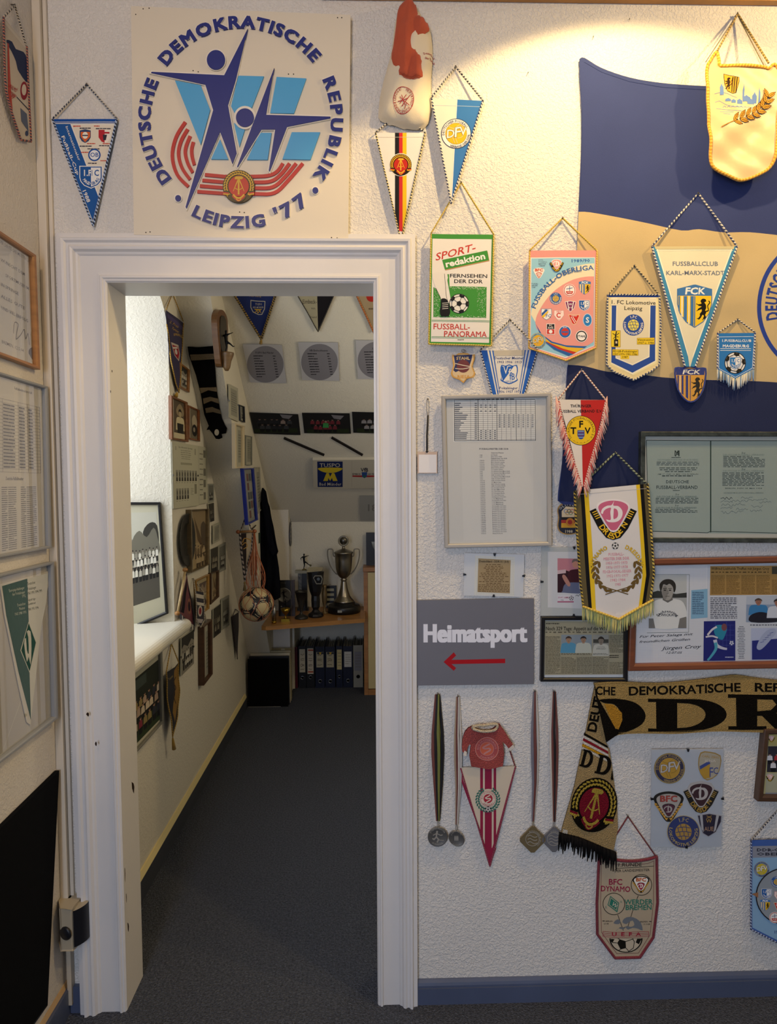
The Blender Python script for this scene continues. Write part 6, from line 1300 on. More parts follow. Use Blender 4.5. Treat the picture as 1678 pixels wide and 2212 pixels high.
# ---- European cup pennant at the bottom
uo = bez([(1294, 1850), (1330, 1858), (1365, 1860), (1400, 1856), (1418, 1850)], 3, False)+[(1420, 1950), (1411, 2025), (1382, 2068), (1328, 2069), (1290, 2018), (1289, 1950)]
r, B = pennant('octagonal_pennant', 'beige pennant with dark red edge and a first-round fixture, under the scarf fringe', uo, '#b3a286', .006, .0013, 15, fx=.03, fy=.02)
B.line([(1299, 1862), (1330, 1867), (1365, 1869), (1400, 1865), (1412, 1860), (1411, 1950), (1404, 2020), (1379, 2059), (1332, 2060), (1299, 2014), (1297, 1950)], .9, '#6a2430', closed=True)
B.text('1.RUNDE', 1333, 1872, 7, '#3a342c', 2, w=53, sl=.1, rot=-1.5); B.line([(1330, 1876), (1412, 1871)], 1.1, '#3a342c'); B.text('DER LANDESMEISTER', 1327, 1884, 5.4, '#3a342c', 1, w=76, rot=-2)
MG = '#8e2440'; GR = '#2c7460'
B.text('BFC', 1314, 1911, 12, MG, 2, w=30); B.text('DYNAMO', 1297, 1925, 11.5, MG, 2, w=64, rot=1)
for x, y, q in ((1385, 1911, 23), (1325.5, 1952.5, 24)): B.circ(x, y, q, '#17150f', n=36); B.circ(x, y, q-1.4, '#b7a78c', n=36)
bfc(B, 1384, 1910, 18, '#c9652c', '#a03044'); B.line([(1378, 1934), (1375, 1941)], 1.4, '#17150f'); B.line([(1334, 1976), (1346, 2010)], 1.2, '#17150f'); B.line([(1368, 1960), (1355, 2005)], 1.2, '#17150f')
B.poly([(1318, 1935), (1337, 1950), (1333, 1971), (1312, 1955)], GR); B.poly([(1319, 1938), (1335, 1951), (1331.5, 1967), (1314, 1954)], '#b7a78c'); B.poly([(1319.5, 1940), (1333.5, 1951.5), (1330.5, 1965), (1316, 1954)], GR); B.text('W', 1325, 1958, 8, '#c9bda4', 2, al='c', rot=38); B.text('S.', 1307, 1962, 4.5, GR, 1.5); B.text('V.', 1339, 1950, 4.5, GR, 1.5)
B.text('WERDER', 1348, 1953, 10.5, GR, 2, w=61); B.text('BREMEN', 1350, 1965, 10.5, GR, 2, w=58)
B.text('BERLIN', 1308, 1991.5, 3, '#3a342c', 1.5, w=15); B.text('BREMEN', 1382, 1992.5, 3, '#3a342c', 1.5, w=17); B.rect(1301, 1988.6, 1306, 1990.2, '#17150f'); B.rect(1402, 1990, 1407, 1991.6, '#17150f'); B.text('6.9.88', 1304, 1997, 3, '#3a342c', 1.2); B.text('11.10.88', 1389, 1998, 3, '#3a342c', 1.2)
B.poly(bez([(1330, 2012), (1336, 2005), (1346, 2008), (1350, 2002), (1356, 2008), (1366, 2004), (1378, 2006), (1388, 2010), (1384, 1994), (1374, 1984), (1360, 1980), (1348, 1984), (1344, 1992), (1352, 1996), (1358, 1992), (1366, 1988), (1370, 1998), (1362, 2002), (1354, 2000), (1348, 2006), (1340, 2002)], 2), '#6f7478'); B.poly(bez([(1325, 1994), (1333, 1986), (1340, 1990), (1336, 1996)], 3), '#6f7478')
for i in range(4): B.line(bez([(1302, 2012+i*3.6), (1330, 2014+i*3.6), (1370, 2013+i*3.6), (1401, 2012.5+i*3.6)], 3, False), .9, '#9e3444')
B.text('UEFA', 1321, 2022, 7.5, '#9e2438', 2.5, w=63, sp=.8); B.line([(1302, 2012), (1302, 2023)], .9, '#9e3444'); B.line([(1401, 2012.5), (1401, 2023)], .9, '#9e3444')
hb = ell(1352, 2027, 36, 31, 24, 0, 180); B.poly(hb, '#17150f'); B.poly(ell(1352, 2027.5, 33, 28.5, 24, 0, 180), '#c2b49a')
B.poly([(1333, 2037), (1338, 2029), (1351, 2033), (1352, 2048), (1340, 2051)], '#17150f')
for q in ([(1338, 2029), (1334, 2027)], [(1351, 2034), (1368, 2028)], [(1352, 2048), (1358, 2055), (1368, 2048), (1370, 2034), (1366, 2028)], [(1333, 2037), (1322, 2036)], [(1340, 2051), (1336, 2053)]): B.line(q, 1.4, '#17150f')
B.poly([(1376, 2028), (1386, 2028), (1380, 2040), (1373, 2036)], '#17150f'); B.poly([(1320, 2028), (1327, 2029), (1323, 2036), (1318, 2034)], '#17150f'); B.build('print', 'ink', r)
rope(B, uo+[uo[0]], .0065, .0035, '#6a1c2c', '#7a3038', r, 'edge_braid', 3); rope(FRONT, [(1300, 1852), (1356, 1764), (1417, 1851)], [.007, .008, .007], .0017, '#5c1c24', '#7a3a3e', r, 'hanging_cord', 4); nail(FRONT.at(1356, 1763, .010), r)
# ---- clip frame with six embroidered club patches
r, A = frame('clip_frame', 'frameless clip frame with six embroidered club patches beside the hanging scarf', 'clip frame', FRONT, [(1408, 1620), (1564, 1619), (1559, 1831), (1406, 1831)], .016, 0, GREY, backing='#b4b8bf', clips=True)
r.children[1].hide_render = False
def patch(label, fn, out_, base='#17150f', off=.0132):
    t = thing('embroidered_patch', label, 'patch', FRONT.at(sum(p[0] for p in out_)/len(out_), sum(p[1] for p in out_)/len(out_)), 'patches in the clip frame')
    A = Art(FRONT, off+.0006); A.poly(out_, base); A.build('base', 'emb', t, thick=.0008); A = Art(FRONT, off+.0007, eps=.00006); fn(A); A.build('embroidery', 'emb', t)
patch('round yellow and navy association patch at the top left of the clip frame', lambda A: dfv(A, 1446, 1660, 32, ring='#2c2c4c', edge='#a89058', yellow='#b08a30', txt='#a89058', let='#b8b4b0', lines='#8a6c24', letter_edge='#2c2c4c'), ell(1446, 1660, 33.5, 33, 32), '#8c7848')
jo = bez([(1513, 1626), (1532, 1624), (1556, 1632), (1556, 1655), (1548, 1675), (1527, 1686), (1513, 1672), (1508, 1650)], 2)
def jf(A):
    A.poly([(1532+(x-1532)*.93, 1654+(y-1654)*.93) for x, y in jo], '#b2a894'); A.poly([(1511, 1655), (1532, 1643), (1534, 1650), (1512, 1664)], '#3a4a8c'); A.poly([(1511, 1663), (1533, 1650), (1534, 1680), (1522, 1682), (1512, 1670)], '#b08a2c'); A.text('CARL ZEISS', 1534, 1637, 4.4, '#b08a3c', 1, al='c', w=38, rot=5); A.text('JENA', 1534, 1646, 5, '#c9c2b4', 1.5, al='c', w=24); A.text('F', 1531, 1678, 20, '#3a4a8c', .5, wx=.7); A.text('C', 1540, 1672, 14, '#3a4a8c', .5, wx=.8)
patch('cream shield patch with blue and yellow diagonal at the top right of the clip frame', jf, jo, '#a8863c')
patch('triangular shield patch with three red letters and a wreath, left middle', lambda A: bfc(A, 1444, 1743, 31, '#a03c34', '#4c1c34', '#a8a29c', wr=True), [(1444+x*33.5, 1743+y*34) for x, y in bez(TRI, 3)])
patch('maroon and yellow triangular patch with city name chevron, right middle', lambda A: dresden(A, 1514, 1722, 33, '#331420', '#b2aeac', '#b08c38'), [(1514+x*38, 1722+y*35) for x, y in ((-1.03, -.42), (-.8, -.5), (-.6, -.86), (0, -1.0), (.6, -.86), (.8, -.5), (1.03, -.42), (.7, .45), (.3, .92), (0, 1.03), (-.3, .92), (-.7, .45))], '#b2aeac')
patch('round navy patch with a golden ball at the bottom of the clip frame', lambda A: lok(A, 1476, 1797, 34, '#25346c', '#a8853c', '#25346c', '#a8955c'), ell(1476, 1797, 35.5, 35, 36), '#a8955c', .0138)
ao = [(1506, 1761), (1532, 1757), (1559, 1762), (1558, 1775), (1546, 1798), (1530, 1808), (1518, 1801), (1510, 1780)]
def af(A):
    A.poly([(1532+(x-1532)*.94, 1780+(y-1780)*.94) for x, y in ao], '#231c34'); A.poly([(1511, 1761), (1517, 1760), (1520, 1798), (1515, 1790)], '#b4b2b4'); A.poly([(1553, 1761), (1547, 1760), (1541, 1798), (1546, 1793)], '#b4b2b4'); A.text('AUE', 1531, 1795, 9, '#b08a6c', 1, al='c', w=20); A.text('W', 1531, 1777, 8, '#b08a3c', 1.5, al='c'); A.line([(1526, 1768), (1537, 1762)], 1.4, '#b08a3c'); A.line([(1526, 1762), (1537, 1768)], 1.4, '#b08a3c')
patch('dark shield patch with two white stripes and three letters, bottom right', af, ao, '#a8a2a4')
# ---- wood frame cut by the right edge
r, A = frame('picture_frame', 'dark wooden frame with colour team pictures at the right edge below the scarf', 'picture frame', FRONT, [(1652, 1576), (1790, 1574), (1790, 1734), (1637, 1732)], .024, 12, '#4c3422', 'wood', backing='#c0b27c')
A.poly([(1662, 1586), (1790, 1586), (1790, 1610), (1659, 1610)], '#b8a868'); badge(A, 'dres', 1666, 1596, 7); A.poly([(1659, 1612), (1790, 1612), (1790, 1668), (1656, 1668)], '#37343c'); crowd(A, 1656, 1616, 1700, 1668, ['#b03a3c', '#d8d4d4'], 3, 4); A.poly([(1655, 1670), (1790, 1670), (1790, 1714), (1653, 1714)], '#b0ac90'); badge(A, 'dres', 1663, 1680, 8); A.rect(1653, 1712, 1790, 1722, '#8c8f94'); A.build('print', 'ink', r)
# ---- blue pennant cut by the right edge
r, B = pennant('pointed_pennant', 'light blue pointed pennant with silver crest field, low at the right edge', [(1622, 1815), (1760, 1812), (1758, 2010), (1690, 2042), (1622, 2008)], '#3d5ea0', .016, .0012, 17)
B.poly([(1625, 1828), (1757, 1826), (1755, 2008), (1690, 2036), (1625, 2004)], '#86abc8'); B.poly([(1625, 1828), (1757, 1826), (1757, 1850), (1625, 1853)], '#8a8e98'); B.text('DDR-OBERLIGA', 1634, 1839, 6, '#3a3c48', 3, w=110); B.text('OBERLIGA', 1634, 1848, 6, '#3a3c48', 3, w=100)
dfv(B, 1645, 1878, 17, ring='#7c8ca4', edge='#9a9488', yellow='#c4b030'); B.ring(1694, 1936, 59, 61.5, '#26242a', n=40); B.circ(1694, 1936, 59, '#8f979c', n=40); B.poly([(1624, 1932), (1638, 1928), (1638, 1940)], '#9a6c4c')
for k_, x, y, s_ in (('lok', 1677, 1905, 12), ('mag', 1656, 1930, 13), ('fck', 1653, 1955, 12), ('hfc', 1682, 1935, 12), ('cott', 1682, 1958, 12), ('hansa', 1673, 1982, 12)): badge(B, k_, x, y, s_)
B.text('1990/91', 1671, 2016, 6, '#37447a', 2); B.build('print', 'ink', r); edge(B, [(1622, 1815), (1622, 2008), (1690, 2042), (1758, 2010)], .0019, '#1e2c54', '#a8b4cc', 5); hang(B, [(1624, 1814), (1758, 1812)], (1692, 1737), .0017, '#1e2438', '#b8b4ac')
# ---- holes, small hooks
for i, (x, y) in enumerate(((1359, 42), (1281, 80), (1140, 158))):
    r = thing('wall_hook', ['bent nail in the bare wall near the ceiling strip', 'tiny nail left of the bent nail under the ceiling', 'short nail in the wall beside the blue and white pennant'][i], 'nail', FRONT.at(x, y), 'loose nails in the wall')
    m = MB(); m.tube([FRONT.at(x, y, -.004), FRONT.at(x, y, .008), FRONT.at(x+1, y-3, .010)], .0009, '#4a4038', k=6); m.build('shank', 'metal', r)
# ================================================================ left wall
r, B = pennant('pointed_pennant', 'grey and white pennant with a dark map, on the left wall near the ceiling', [(8, 37), (57, 100), (61, 180), (67, 305), (45, 302), (25, 244), (13, 200), (9, 110)], '#c4baa8', .012, .0009, 21, plane=LEFT)
B.poly(bez([(14, 86), (26, 90), (34, 106), (50, 112), (58, 130), (60, 176), (52, 172), (44, 160), (38, 150), (34, 132), (24, 110), (16, 96)], 2), '#1f2c50'); B.poly([(9, 40), (56, 100), (57, 108), (10, 50)], '#d0c8b8'); B.circ(52, 196, 8, '#8a2030', ry=20); B.circ(52, 194, 5, '#d0c4b4', ry=12)
B.poly([(36, 208), (66, 240), (66, 243), (36, 211)], '#3a3c48'); B.poly([(44, 233), (58, 246), (62, 285), (46, 262)], '#5a6478'); B.circ(58, 288, 3.5, '#3c4a68', ry=6)
B.poly([(16, 92), (19, 95), (24, 200), (27, 240), (24, 240), (17, 200)], '#b04438'); B.text('MALMÖ', 19, 188, 8, '#a82c2c', 1, w=19, rot=38); B.text('DYNAMO', 19, 200, 6, '#a82c2c', 1, w=18, rot=38); B.text('FF', 22, 210, 8, '#a82c2c', 1.5, w=8, rot=38); B.build('print', 'ink', r)
edge(B, [(8, 37), (9, 110), (13, 200), (25, 244), (45, 302), (67, 306), (61, 180), (57, 100)], .0022, '#2a2c3c', '#b06a50', 5)
hang(B, [(8, 37), (56, 98)], (32, 11), .0018, '#2a2420', '#cbbfa8')
r, A = frame('picture_frame', 'light wooden frame on the left wall with a handwritten letter and a small portrait', 'picture frame', LEFT, [(-60, 457), (79, 551), (88, 799), (-60, 744)], .018, 7, '#a87440', 'wood', backing='#c4c1bc')
A.quadmap((-52, 470), (73, 555), (81, 790), (-52, 736))
for i, (s_, u, v, w_) in enumerate((('DER DEUTSCHE MEISTER 2004', .40, .05, .57), ('WÜNSCHT DEM', .42, .20, .42), ('SPORTMUSEUM', .50, .31, .40), ('IN SPRINGE', .42, .41, .30), ('ALLES GUTE', .42, .51, .40), ('UND VIEL ERFOLG', .42, .61, .45), ('BREMEN, 12.5.04', .42, .90, .36))): A.text(s_, u, v+.03, .028, '#55555c', .2, w=w_)
A.line(bez([(.62, .80), (.64, .70), (.70, .70), (.68, .76), (.66, .84), (.72, .80), (.76, .76), (.80, .72), (.82, .80), (.86, .74), (.88, .84)], 3, False), .006, '#3a3a42')
A.poly(bez([(.90, .74), (.93, .70), (.98, .72), (.99, .82), (.96, .88), (.91, .86)], 3), '#a89c84'); A.poly(bez([(.86, .92), (.90, .86), (.97, .86), (.995, .99), (.98, .995)], 3), '#4c4850'); A.line([(.92, .79), (.94, .795)], .006, '#2c2824'); A.line([(.96, .80), (.98, .805)], .006, '#2c2824'); A.build('print', 'ink', r)
r, A = frame('picture_frame', 'grey metal frame on the left wall with a printed table over a two column list', 'picture frame', LEFT, [(-60, 785), (105, 835), (113, 1184), (-60, 1216)], .018, 6, '#8c8f92', 'plastic', backing='#c6c2ba')
A.quadmap((-54, 793), (100, 840), (108, 1178), (-54, 1210)); A.text('Fußballweltmeisterschaft', .55, .06, .016, '#33333a', .4, w=.25)
A.lines([(0, .13+i*.0195, .9, .13+i*.0195) for i in range(22)], .0015, '#4a4a50'); A.lines([(x, .13, x, .54) for x in (.38, .60, .73, .86, .9)], .003, '#4a4a50'); A.text('Deutsche Fußballmeister', .42, .585, .02, '#33333a', .8, w=.24)
for c, (x0, x1) in enumerate(((.36, .44), (.45, .56), (.62, .69), (.70, .83))): A.words(x0, .62, x1, .985, 30, '#5a5a60', .45, 1, 70+c, (30, 90))
for c, (x0, x1) in enumerate(((.39, .55), (.61, .69), (.74, .80))): A.words(x0, .15, x1, .52, 19, '#5a5a60', .5, 1, 80+c, (40, 90))
A.build('print', 'ink', r)
r, A = frame('picture_frame', 'lower grey metal frame on the left wall containing a green and white pennant', 'picture frame', LEFT, [(-60, 1257), (118, 1213), (127, 1551), (-60, 1697)], .022, 6, '#8c8f92', 'plastic', backing='#b9b2a4')
t = thing('triangular_pennant', 'green and white satin pennant with a diamond letter emblem, framed under glass', 'pennant', LEFT.at(60, 1380, .008))
P_ = Art(LEFT, .0105); P_.poly([(0, 1262), (108, 1233), (108, 1245), (92, 1330), (66, 1566), (58, 1560), (40, 1480), (10, 1330)], '#cfc8b4'); P_.build('fringe', 'thread', t, thick=.0015)
P_ = Art(LEFT, .0112); P_.poly([(5, 1266), (59, 1250), (62, 1340), (64, 1458), (67, 1555), (40, 1450), (14, 1330)], '#1c4a42'); P_.poly([(59, 1250), (104, 1238), (100, 1300), (88, 1360), (67, 1555), (64, 1458), (62, 1340)], '#c3c4ba'); P_.build('cloth', 'satin', t, thick=.0005)
P_ = Art(LEFT, .0114)
for i, (s_, x, y, w_, c) in enumerate((('Europapokalsieger', 20, 1279, 34, '#b8c0b4'), ('der Pokalsieger', 27, 1287, 28, '#b8c0b4'), ('1992', 48, 1291, 8, '#b8c0b4'), ('Deutscher', 38, 1310, 18, '#b8c0b4'), ('Meister', 42, 1318, 13, '#b8c0b4'), ('1965 1988 1993', 32, 1330, 26, '#b8c0b4'), ('Deutscher', 60, 1264, 17, '#3c4a48'), ('Pokalsieger', 60, 1275, 19, '#3c4a48'), ('1961 1991 1994 1999', 60, 1285, 32, '#3c4a48'), ('Supercup-', 60, 1299, 18, '#3c4a48'), ('Gewinner', 60, 1308, 18, '#3c4a48'), ('1988 1993 1994', 60, 1320, 24, '#3c4a48'))): P_.text(s_, x, y, 6, c, .6, w=w_, rot=-12)
P_.poly([(62, 1342), (79, 1388), (64, 1454), (44, 1405)], '#c3c4ba'); P_.poly([(62, 1346), (77.5, 1388), (64, 1450), (46, 1405)], '#1c4a42'); P_.poly(bez([(52, 1390), (56, 1378), (58, 1404), (62, 1412), (61, 1376), (58, 1364), (66, 1364), (68, 1400), (66, 1436), (62, 1418), (58, 1430)], 2), '#c3c4ba'); P_.build('print', 'ink', t)
A.quadmap((-54, 1265), (113, 1221), (122, 1545), (-54, 1688)); A.line([(.35, .95), (.62, .70), (.95, .22)], .004, '#d8d4c0'); A.build('crease', 'ink', r)
t = thing('notice_board', 'large black felt notice board leaning on the lower left wall', 'board', LEFT.at(60, 1950))
q = [(-70, 1860), (128, 1664), (103, 2172), (-70, 2420)]
A = Art(LEFT, .014); A.poly(q, '#101113'); A.build('panel', 'black', t, thick=.012)
A = Art(LEFT, .017); ins = [(-70, 1873), (124, 1680), (100, 2165), (-70, 2405)]; A.poly(q, '#1b1d22', [ins]); A.build('frame_rim', 'plastic', t, thick=.015)
# motion sensor low in the corner
t = thing('motion_sensor', 'cream corner motion sensor with dark curved lenses low on the left wall', 'sensor', (-.86, -.08, .2))
p = LEFT.at(112, 2012); y0 = p.y; zc = p.z
def PY(px, py, Y):
    d = ray(px, py); return EYE+d*((Y-EYE.y)/d.y)
m = MB(); z0, z1 = zc-.058, zc+.060
pr = [(-.8885, -.003), (-.8885, -.035), (-.867, -.070), (-.836, -.070), (-.832, -.055), (-.832, -.003)]; y0 = -.022
m.prism([(x, y, z0) for x, y in pr], [(x, y, z1) for x, y in pr], '#a89c84'); m.build('housing', 'plastic', t, bevel=.003)
m = MB(); n = 14; cx, cy, R0 = -.834, y0-.005, .058
f = [(-.832+.024*math.sin(PI*i/n)**.8+.0, y0-.048+.080*i/n) for i in range(n+1)]
m.add([(x, y, z0+.008) for x, y in f]+[(x, y, z1-.006) for x, y in f], [(i, i+1, n+2+i, n+1+i) for i in range(n)], '#15161c', True)
m.add([(x, y, z0+.008) for x, y in f], [tuple(range(n+1))], '#15161c'); m.add([(x, y, z1-.006) for x, y in f], [tuple(range(n, -1, -1))], '#a89c84'); m.build('curved_lens', 'plastic', t)
m = MB(); m.lathe([(.019, 0), (.019, .003), (.015, .006), (.0002, .007)], (-.854, y0-.0475, zc-.008), '#14151b', 24, (-.35, -1, 0)); m.build('round_lens', 'plastic', t)
m = MB(); m.box((-.878, y0+.0, zc+.06), (-.862, y0+.03, .300), '#b9ad98'); m.box((-.878, y0+.0, .03), (-.866, y0+.02, zc-.06), '#b9ad98'); m.build('cable_stub', 'plastic', t)
# ================================================================ far chamber: pictures on its left wall
def picture(A, kind, seed=1):
    """prints in the unit square of the frame opening"""
    rd = random.Random(seed)
    if kind == 'team_bw': A.rect(0, 0, 1, 1, '#8a8578'); A.poly([(0, 0), (1, 0), (1, .3), (.8, .2), (.5, .34), (.2, .22), (0, .3)], '#33322e'); crowd(A, .04, .25, .96, .92, ['#c8c4b4', '#b4b0a2', '#2c2b28'], 6, seed, '#9a8f80', short='#262522')
    elif kind == 'team_bw_big':
        A.rect(0, 0, 1, 1, '#908a7a'); A.poly([(0, 0), (1, 0), (1, .26), (0, .30)], '#b9b6a6'); A.poly(bez([(.0, .10), (.16, .06), (.26, .16), (.24, .34), (.1, .40), (0, .38)], 3), '#26241f'); A.poly(bez([(.6, .22), (.8, .12), (1, .16), (1, .42), (.7, .40)], 3), '#34322b'); A.rect(0, .6, 1, 1, '#4f4b42'); A.poly(bez([(.3, .3), (.5, .2), (.7, .28), (.9, .18), (1, .3), (1, .5), (.3, .5)], 3), '#6c685a'); crowd(A, .0, .30, 1.0, .76, ['#d4d0c0', '#b4b0a2', '#dad6c8', '#8c887a'], 11, seed, '#8c8272', rows=3, short='#1c1b19')
    elif kind == 'sepia': A.rect(0, 0, 1, 1, '#8c7a5c'); A.rect(0, .55, 1, 1, '#a08c68'); A.poly([(.1, .1), (.6, .55), (.8, .8), (.3, .5)], '#5c4a34'); A.poly(bez([(.5, .3), (.7, .2), (.9, .4), (.85, .7), (.6, .6)], 3), '#54483a'); crowd(A, .1, .5, .95, .98, ['#6c5a42', '#b09c78'], 5, seed, '#a08a6c', short='#4a3c2c')
    elif kind == 'portrait': A.rect(0, 0, 1, 1, '#55493a'); A.poly(bez([(.2, .25), (.5, .08), (.8, .25), (.7, .4), (.3, .4)], 3), '#8c7c60'); person(A, .5, .34, .20, '#c4b894', '#a89878', '#26201a', k=1.4); A.poly([(.25, .60), (.75, .60), (.7, .95), (.3, .95)], '#1c1a17'); A.rect(0, .86, 1, 1, '#c4b898')
    elif kind == 'ball': A.rect(0, 0, 1, 1, '#6c6250'); A.poly(bez([(.2, .35), (.5, .2), (.8, .4), (.7, .6), (.3, .6)], 3), '#a89c84'); A.circ(.5, .72, .30, '#1f1d1a', ry=.2); A.circ(.45, .7, .12, '#8a8070', ry=.08)
    elif kind == 'document': A.rect(0, 0, 1, 1, '#b4b29c'); A.text('Sportfreunde Springe', .5, .07, .022, '#4a483e', .5, al='c', w=.55); A.words(.3, .1, .75, .26, 5, '#7c7a6c', .3, 1, seed, (10, 30), al='c')
    elif kind == 'faces':
        A.rect(0, 0, 1, 1, '#b4b29c'); A.text('Sportfreunde Springe', .5, .075, .022, '#4a483e', .5, al='c', w=.55); A.words(.3, .10, .72, .26, 5, '#7c7a6c', .3, 1, seed, (10, 30), al='c'); A.rect(.3, .30, .75, .335, '#97957f')
        for j, (v, m_) in enumerate(((.42, 8), (.70, 5))):
            for i in range(m_): x = .10+i*.108; A.rect(x, v, x+.085, v+.17, '#8a887a'); A.poly(ell(x+.043, v+.065, .022, .04, 8), '#55524a'); A.poly([(x+.01, v+.17), (x+.02, v+.11), (x+.065, v+.11), (x+.075, v+.17)], '#3c3a36'); A.rect(x, v+.19, x+.06, v+.196, '#6c6a5c')
        A.rect(.1, .06, .13, .12, '#8c8a78'); A.rect(.86, .06, .9, .16, '#8c8a78'); A.rect(.84, .64, .93, .8, '#86846f'); A.words(.68, .70, .8, .82, 5, '#7c7a6c', .4, 1, 3)
    elif kind == 'faces_small':
        A.rect(0, 0, 1, 1, '#b2b09c')
        for v in (.06, .38, .58, .80): A.rect(.55, v, .82, v+.13, '#6e6c60')
        A.words(.1, .1, .5, .9, 9, '#7c7a6c', .25, 1, seed, (20, 60))
    elif kind == 'grey': A.rect(0, 0, 1, 1, '#8f9086'); A.rect(.12, .08, .88, .9, '#6c6c64'); crowd(A, .15, .3, .85, .85, ['#9c9c92', '#4c4c48'], 5, seed, '#8c8478')
    elif kind == 'paper': A.rect(0, 0, 1, 1, '#aca998'); A.rect(.15, .1, .85, .9, '#8e8d80'); A.words(.2, .2, .8, .8, 9, '#5f5e56', .3, 1, seed, (20, 50))
    elif kind == 'dark': A.rect(0, 0, 1, 1, '#3c3a34'); crowd(A, .1, .2, .9, .95, ['#5a564c', '#8c8674'], 4, seed, '#8c7c68')
    elif kind == 'color_team': A.rect(0, 0, 1, 1, '#20261f'); A.rect(.3, .04, .62, .2, '#3a4440'); A.rect(0, .72, 1, 1, '#2c3a22'); crowd(A, .0, .14, 1.0, .92, ['#a8907c', '#7c2c3c', '#c4b49c', '#2a2c38', '#8c7a4c'], 8, seed, '#a47c64', rows=3, short='#15161a')
    elif kind == 'drawing': A.rect(0, 0, 1, 1, '#a89a78'); A.rect(.12, .10, .88, .46, '#5c4e48'); A.poly(bez([(.2, .4), (.4, .15), (.6, .3), (.8, .14), (.85, .42)], 3), '#8c7c68'); A.rect(.12, .52, .88, .86, '#8c8068'); A.poly(bez([(.2, .8), (.5, .55), (.8, .8)], 3), '#4c4040')
    elif kind == 'cards':
        A.rect(0, 0, 1, 1, '#8a8c88')
        for i in range(3):
            for j in range(5): A.rect(.12+i*.28, .08+j*.175, .34+i*.28, .22+j*.175, rd.choice(['#4c5054', '#6c4c48', '#9c9a90', '#3c4440']))
SMALL = [
 ('small brown framed team photo behind the tip of the purple pennant', FARL, [(389, 782), (411, 799), (410, 848), (389, 836)], .014, 3.2, '#8a5c30', 'team_bw', 1),
 ('tall brown framed dark photo with a caption card under the purple pennant', FARL, [(371, 854), (406, 869), (408, 955), (372, 949)], .016, 4, '#7a4c28', 'portrait', 2),
 ('brown framed photo with a dark ball shape, right of the captioned photo', FARL, [(408, 875), (432, 886), (433, 954), (408, 948)], .014, 3, '#7a4420', 'ball', 3),
 ('large frameless sheet with two rows of small portraits below the brown frames', FARL, [(373, 954), (428, 963), (429, 1092), (376, 1099)], .014, 0, '#888', 'faces', 4),
 ('narrow frameless sheet joined to the right of the portrait sheet', FARL, [(429, 963), (447, 967), (448, 1087), (430, 1089)], .013, 0, '#888', 'faces_small', 5),
 ('little grey print beside the lower right corner of the portrait sheet', FARL, [(449, 1045), (462, 1045), (462, 1084), (450, 1087)], .010, 0, '#888', 'grey', 6),
 ('little dark print just above the small clip frame', FARL, [(450, 1089), (462, 1086), (463, 1125), (454, 1128)], .010, 0, '#888', 'dark', 7),
 ('large olive framed faded brown photo right of the pewter plate', FARL, [(413, 1101), (453, 1099), (453, 1220), (415, 1237)], .026, 2.2, '#66563a', 'sepia', 8),
 ('small clip frame with a framed landscape in the gap right of the faded photo', FARL, [(461, 1135), (475, 1128), (475, 1167), (461, 1175)], .012, 0, '#888', 'paper', 9),
 ('dark grey frameless team picture, left of a pair below the small clip frame', FARL, [(455, 1187), (471, 1180), (471, 1232), (455, 1239)], .012, 0, '#888', 'dark', 10),
 ('pale frameless picture, right of the pair below the small clip frame', FARL, [(472, 1179), (488, 1171), (488, 1230), (472, 1238)], .010, 0, '#888', 'grey', 11),
 ('light wooden frame with two drawings beside the hanging small pennant', FARL, [(424, 1254), (453, 1240), (453, 1315), (429, 1331)], .016, 3, '#a07838', 'drawing', 12),
 ('dark brown framed picture just right of the light wooden frame', FARL, [(456, 1238), (474, 1231), (474, 1289), (456, 1306)], .018, 2.6, '#4a3320', 'sepia', 13),
 ('frameless dark team print right of the deep brown box frame', FARL, [(461, 1316), (477, 1304), (477, 1366), (461, 1379)], .012, 0, '#888', 'dark', 14),
 ('frameless grey print furthest right in the row beside the deep box frame', FARL, [(479, 1294), (495, 1285), (496, 1350), (480, 1361)], .011, 0, '#888', 'grey', 15),
 ('clip frame with a dark group photo left of the deep brown box frame', FARL, [(392, 1379), (419, 1360), (419, 1433), (392, 1460)], .014, 0, '#888', 'team_bw', 16),
 ('deep brown wooden box frame on the lower part of the chamber wall', FARL, [(440, 1354), (459, 1337), (460, 1456), (441, 1481)], .030, 2.5, '#4a2f1c', 'paper', 17),
 ('frameless pale picture on the wall beyond the boxed rafter, topmost there', FARL2, [(495, 829), (514, 839), (516, 911), (496, 902)], .012, 0, '#888', 'paper', 18),
 ('tiny black frame beyond the rafter, right of the topmost pale picture', FARL2, [(518, 874), (529, 878), (530, 913), (519, 908)], .014, 1.8, '#15161a', 'grey', 19),
 ('frame with a wide cream moulding on the wall beyond the boxed rafter', FARL2, [(508, 914), (529, 920), (529, 1011), (509, 1012)], .020, 3.6, '#cdbd9c', 'paper', 20),
 ('slim grey frame right of the cream moulded frame', FARL2, [(531, 940), (545, 943), (545, 1005), (531, 1005)], .010, 1.2, '#77786f', 'paper', 21),
 ('tall bright blue frame of small cards leaning out above the hanging football', FARL2, [(526, 1012), (549, 1011), (558, 1123), (536, 1134)], .020, 2.6, '#1f2f8c', 'cards', 22),
 ('pale slim frame between the tall blue frame and the sloping ceiling', FARL2, [(551, 1009), (562, 1009), (566, 1100), (556, 1112)], .010, 1, '#a8a498', 'paper', 23),
]
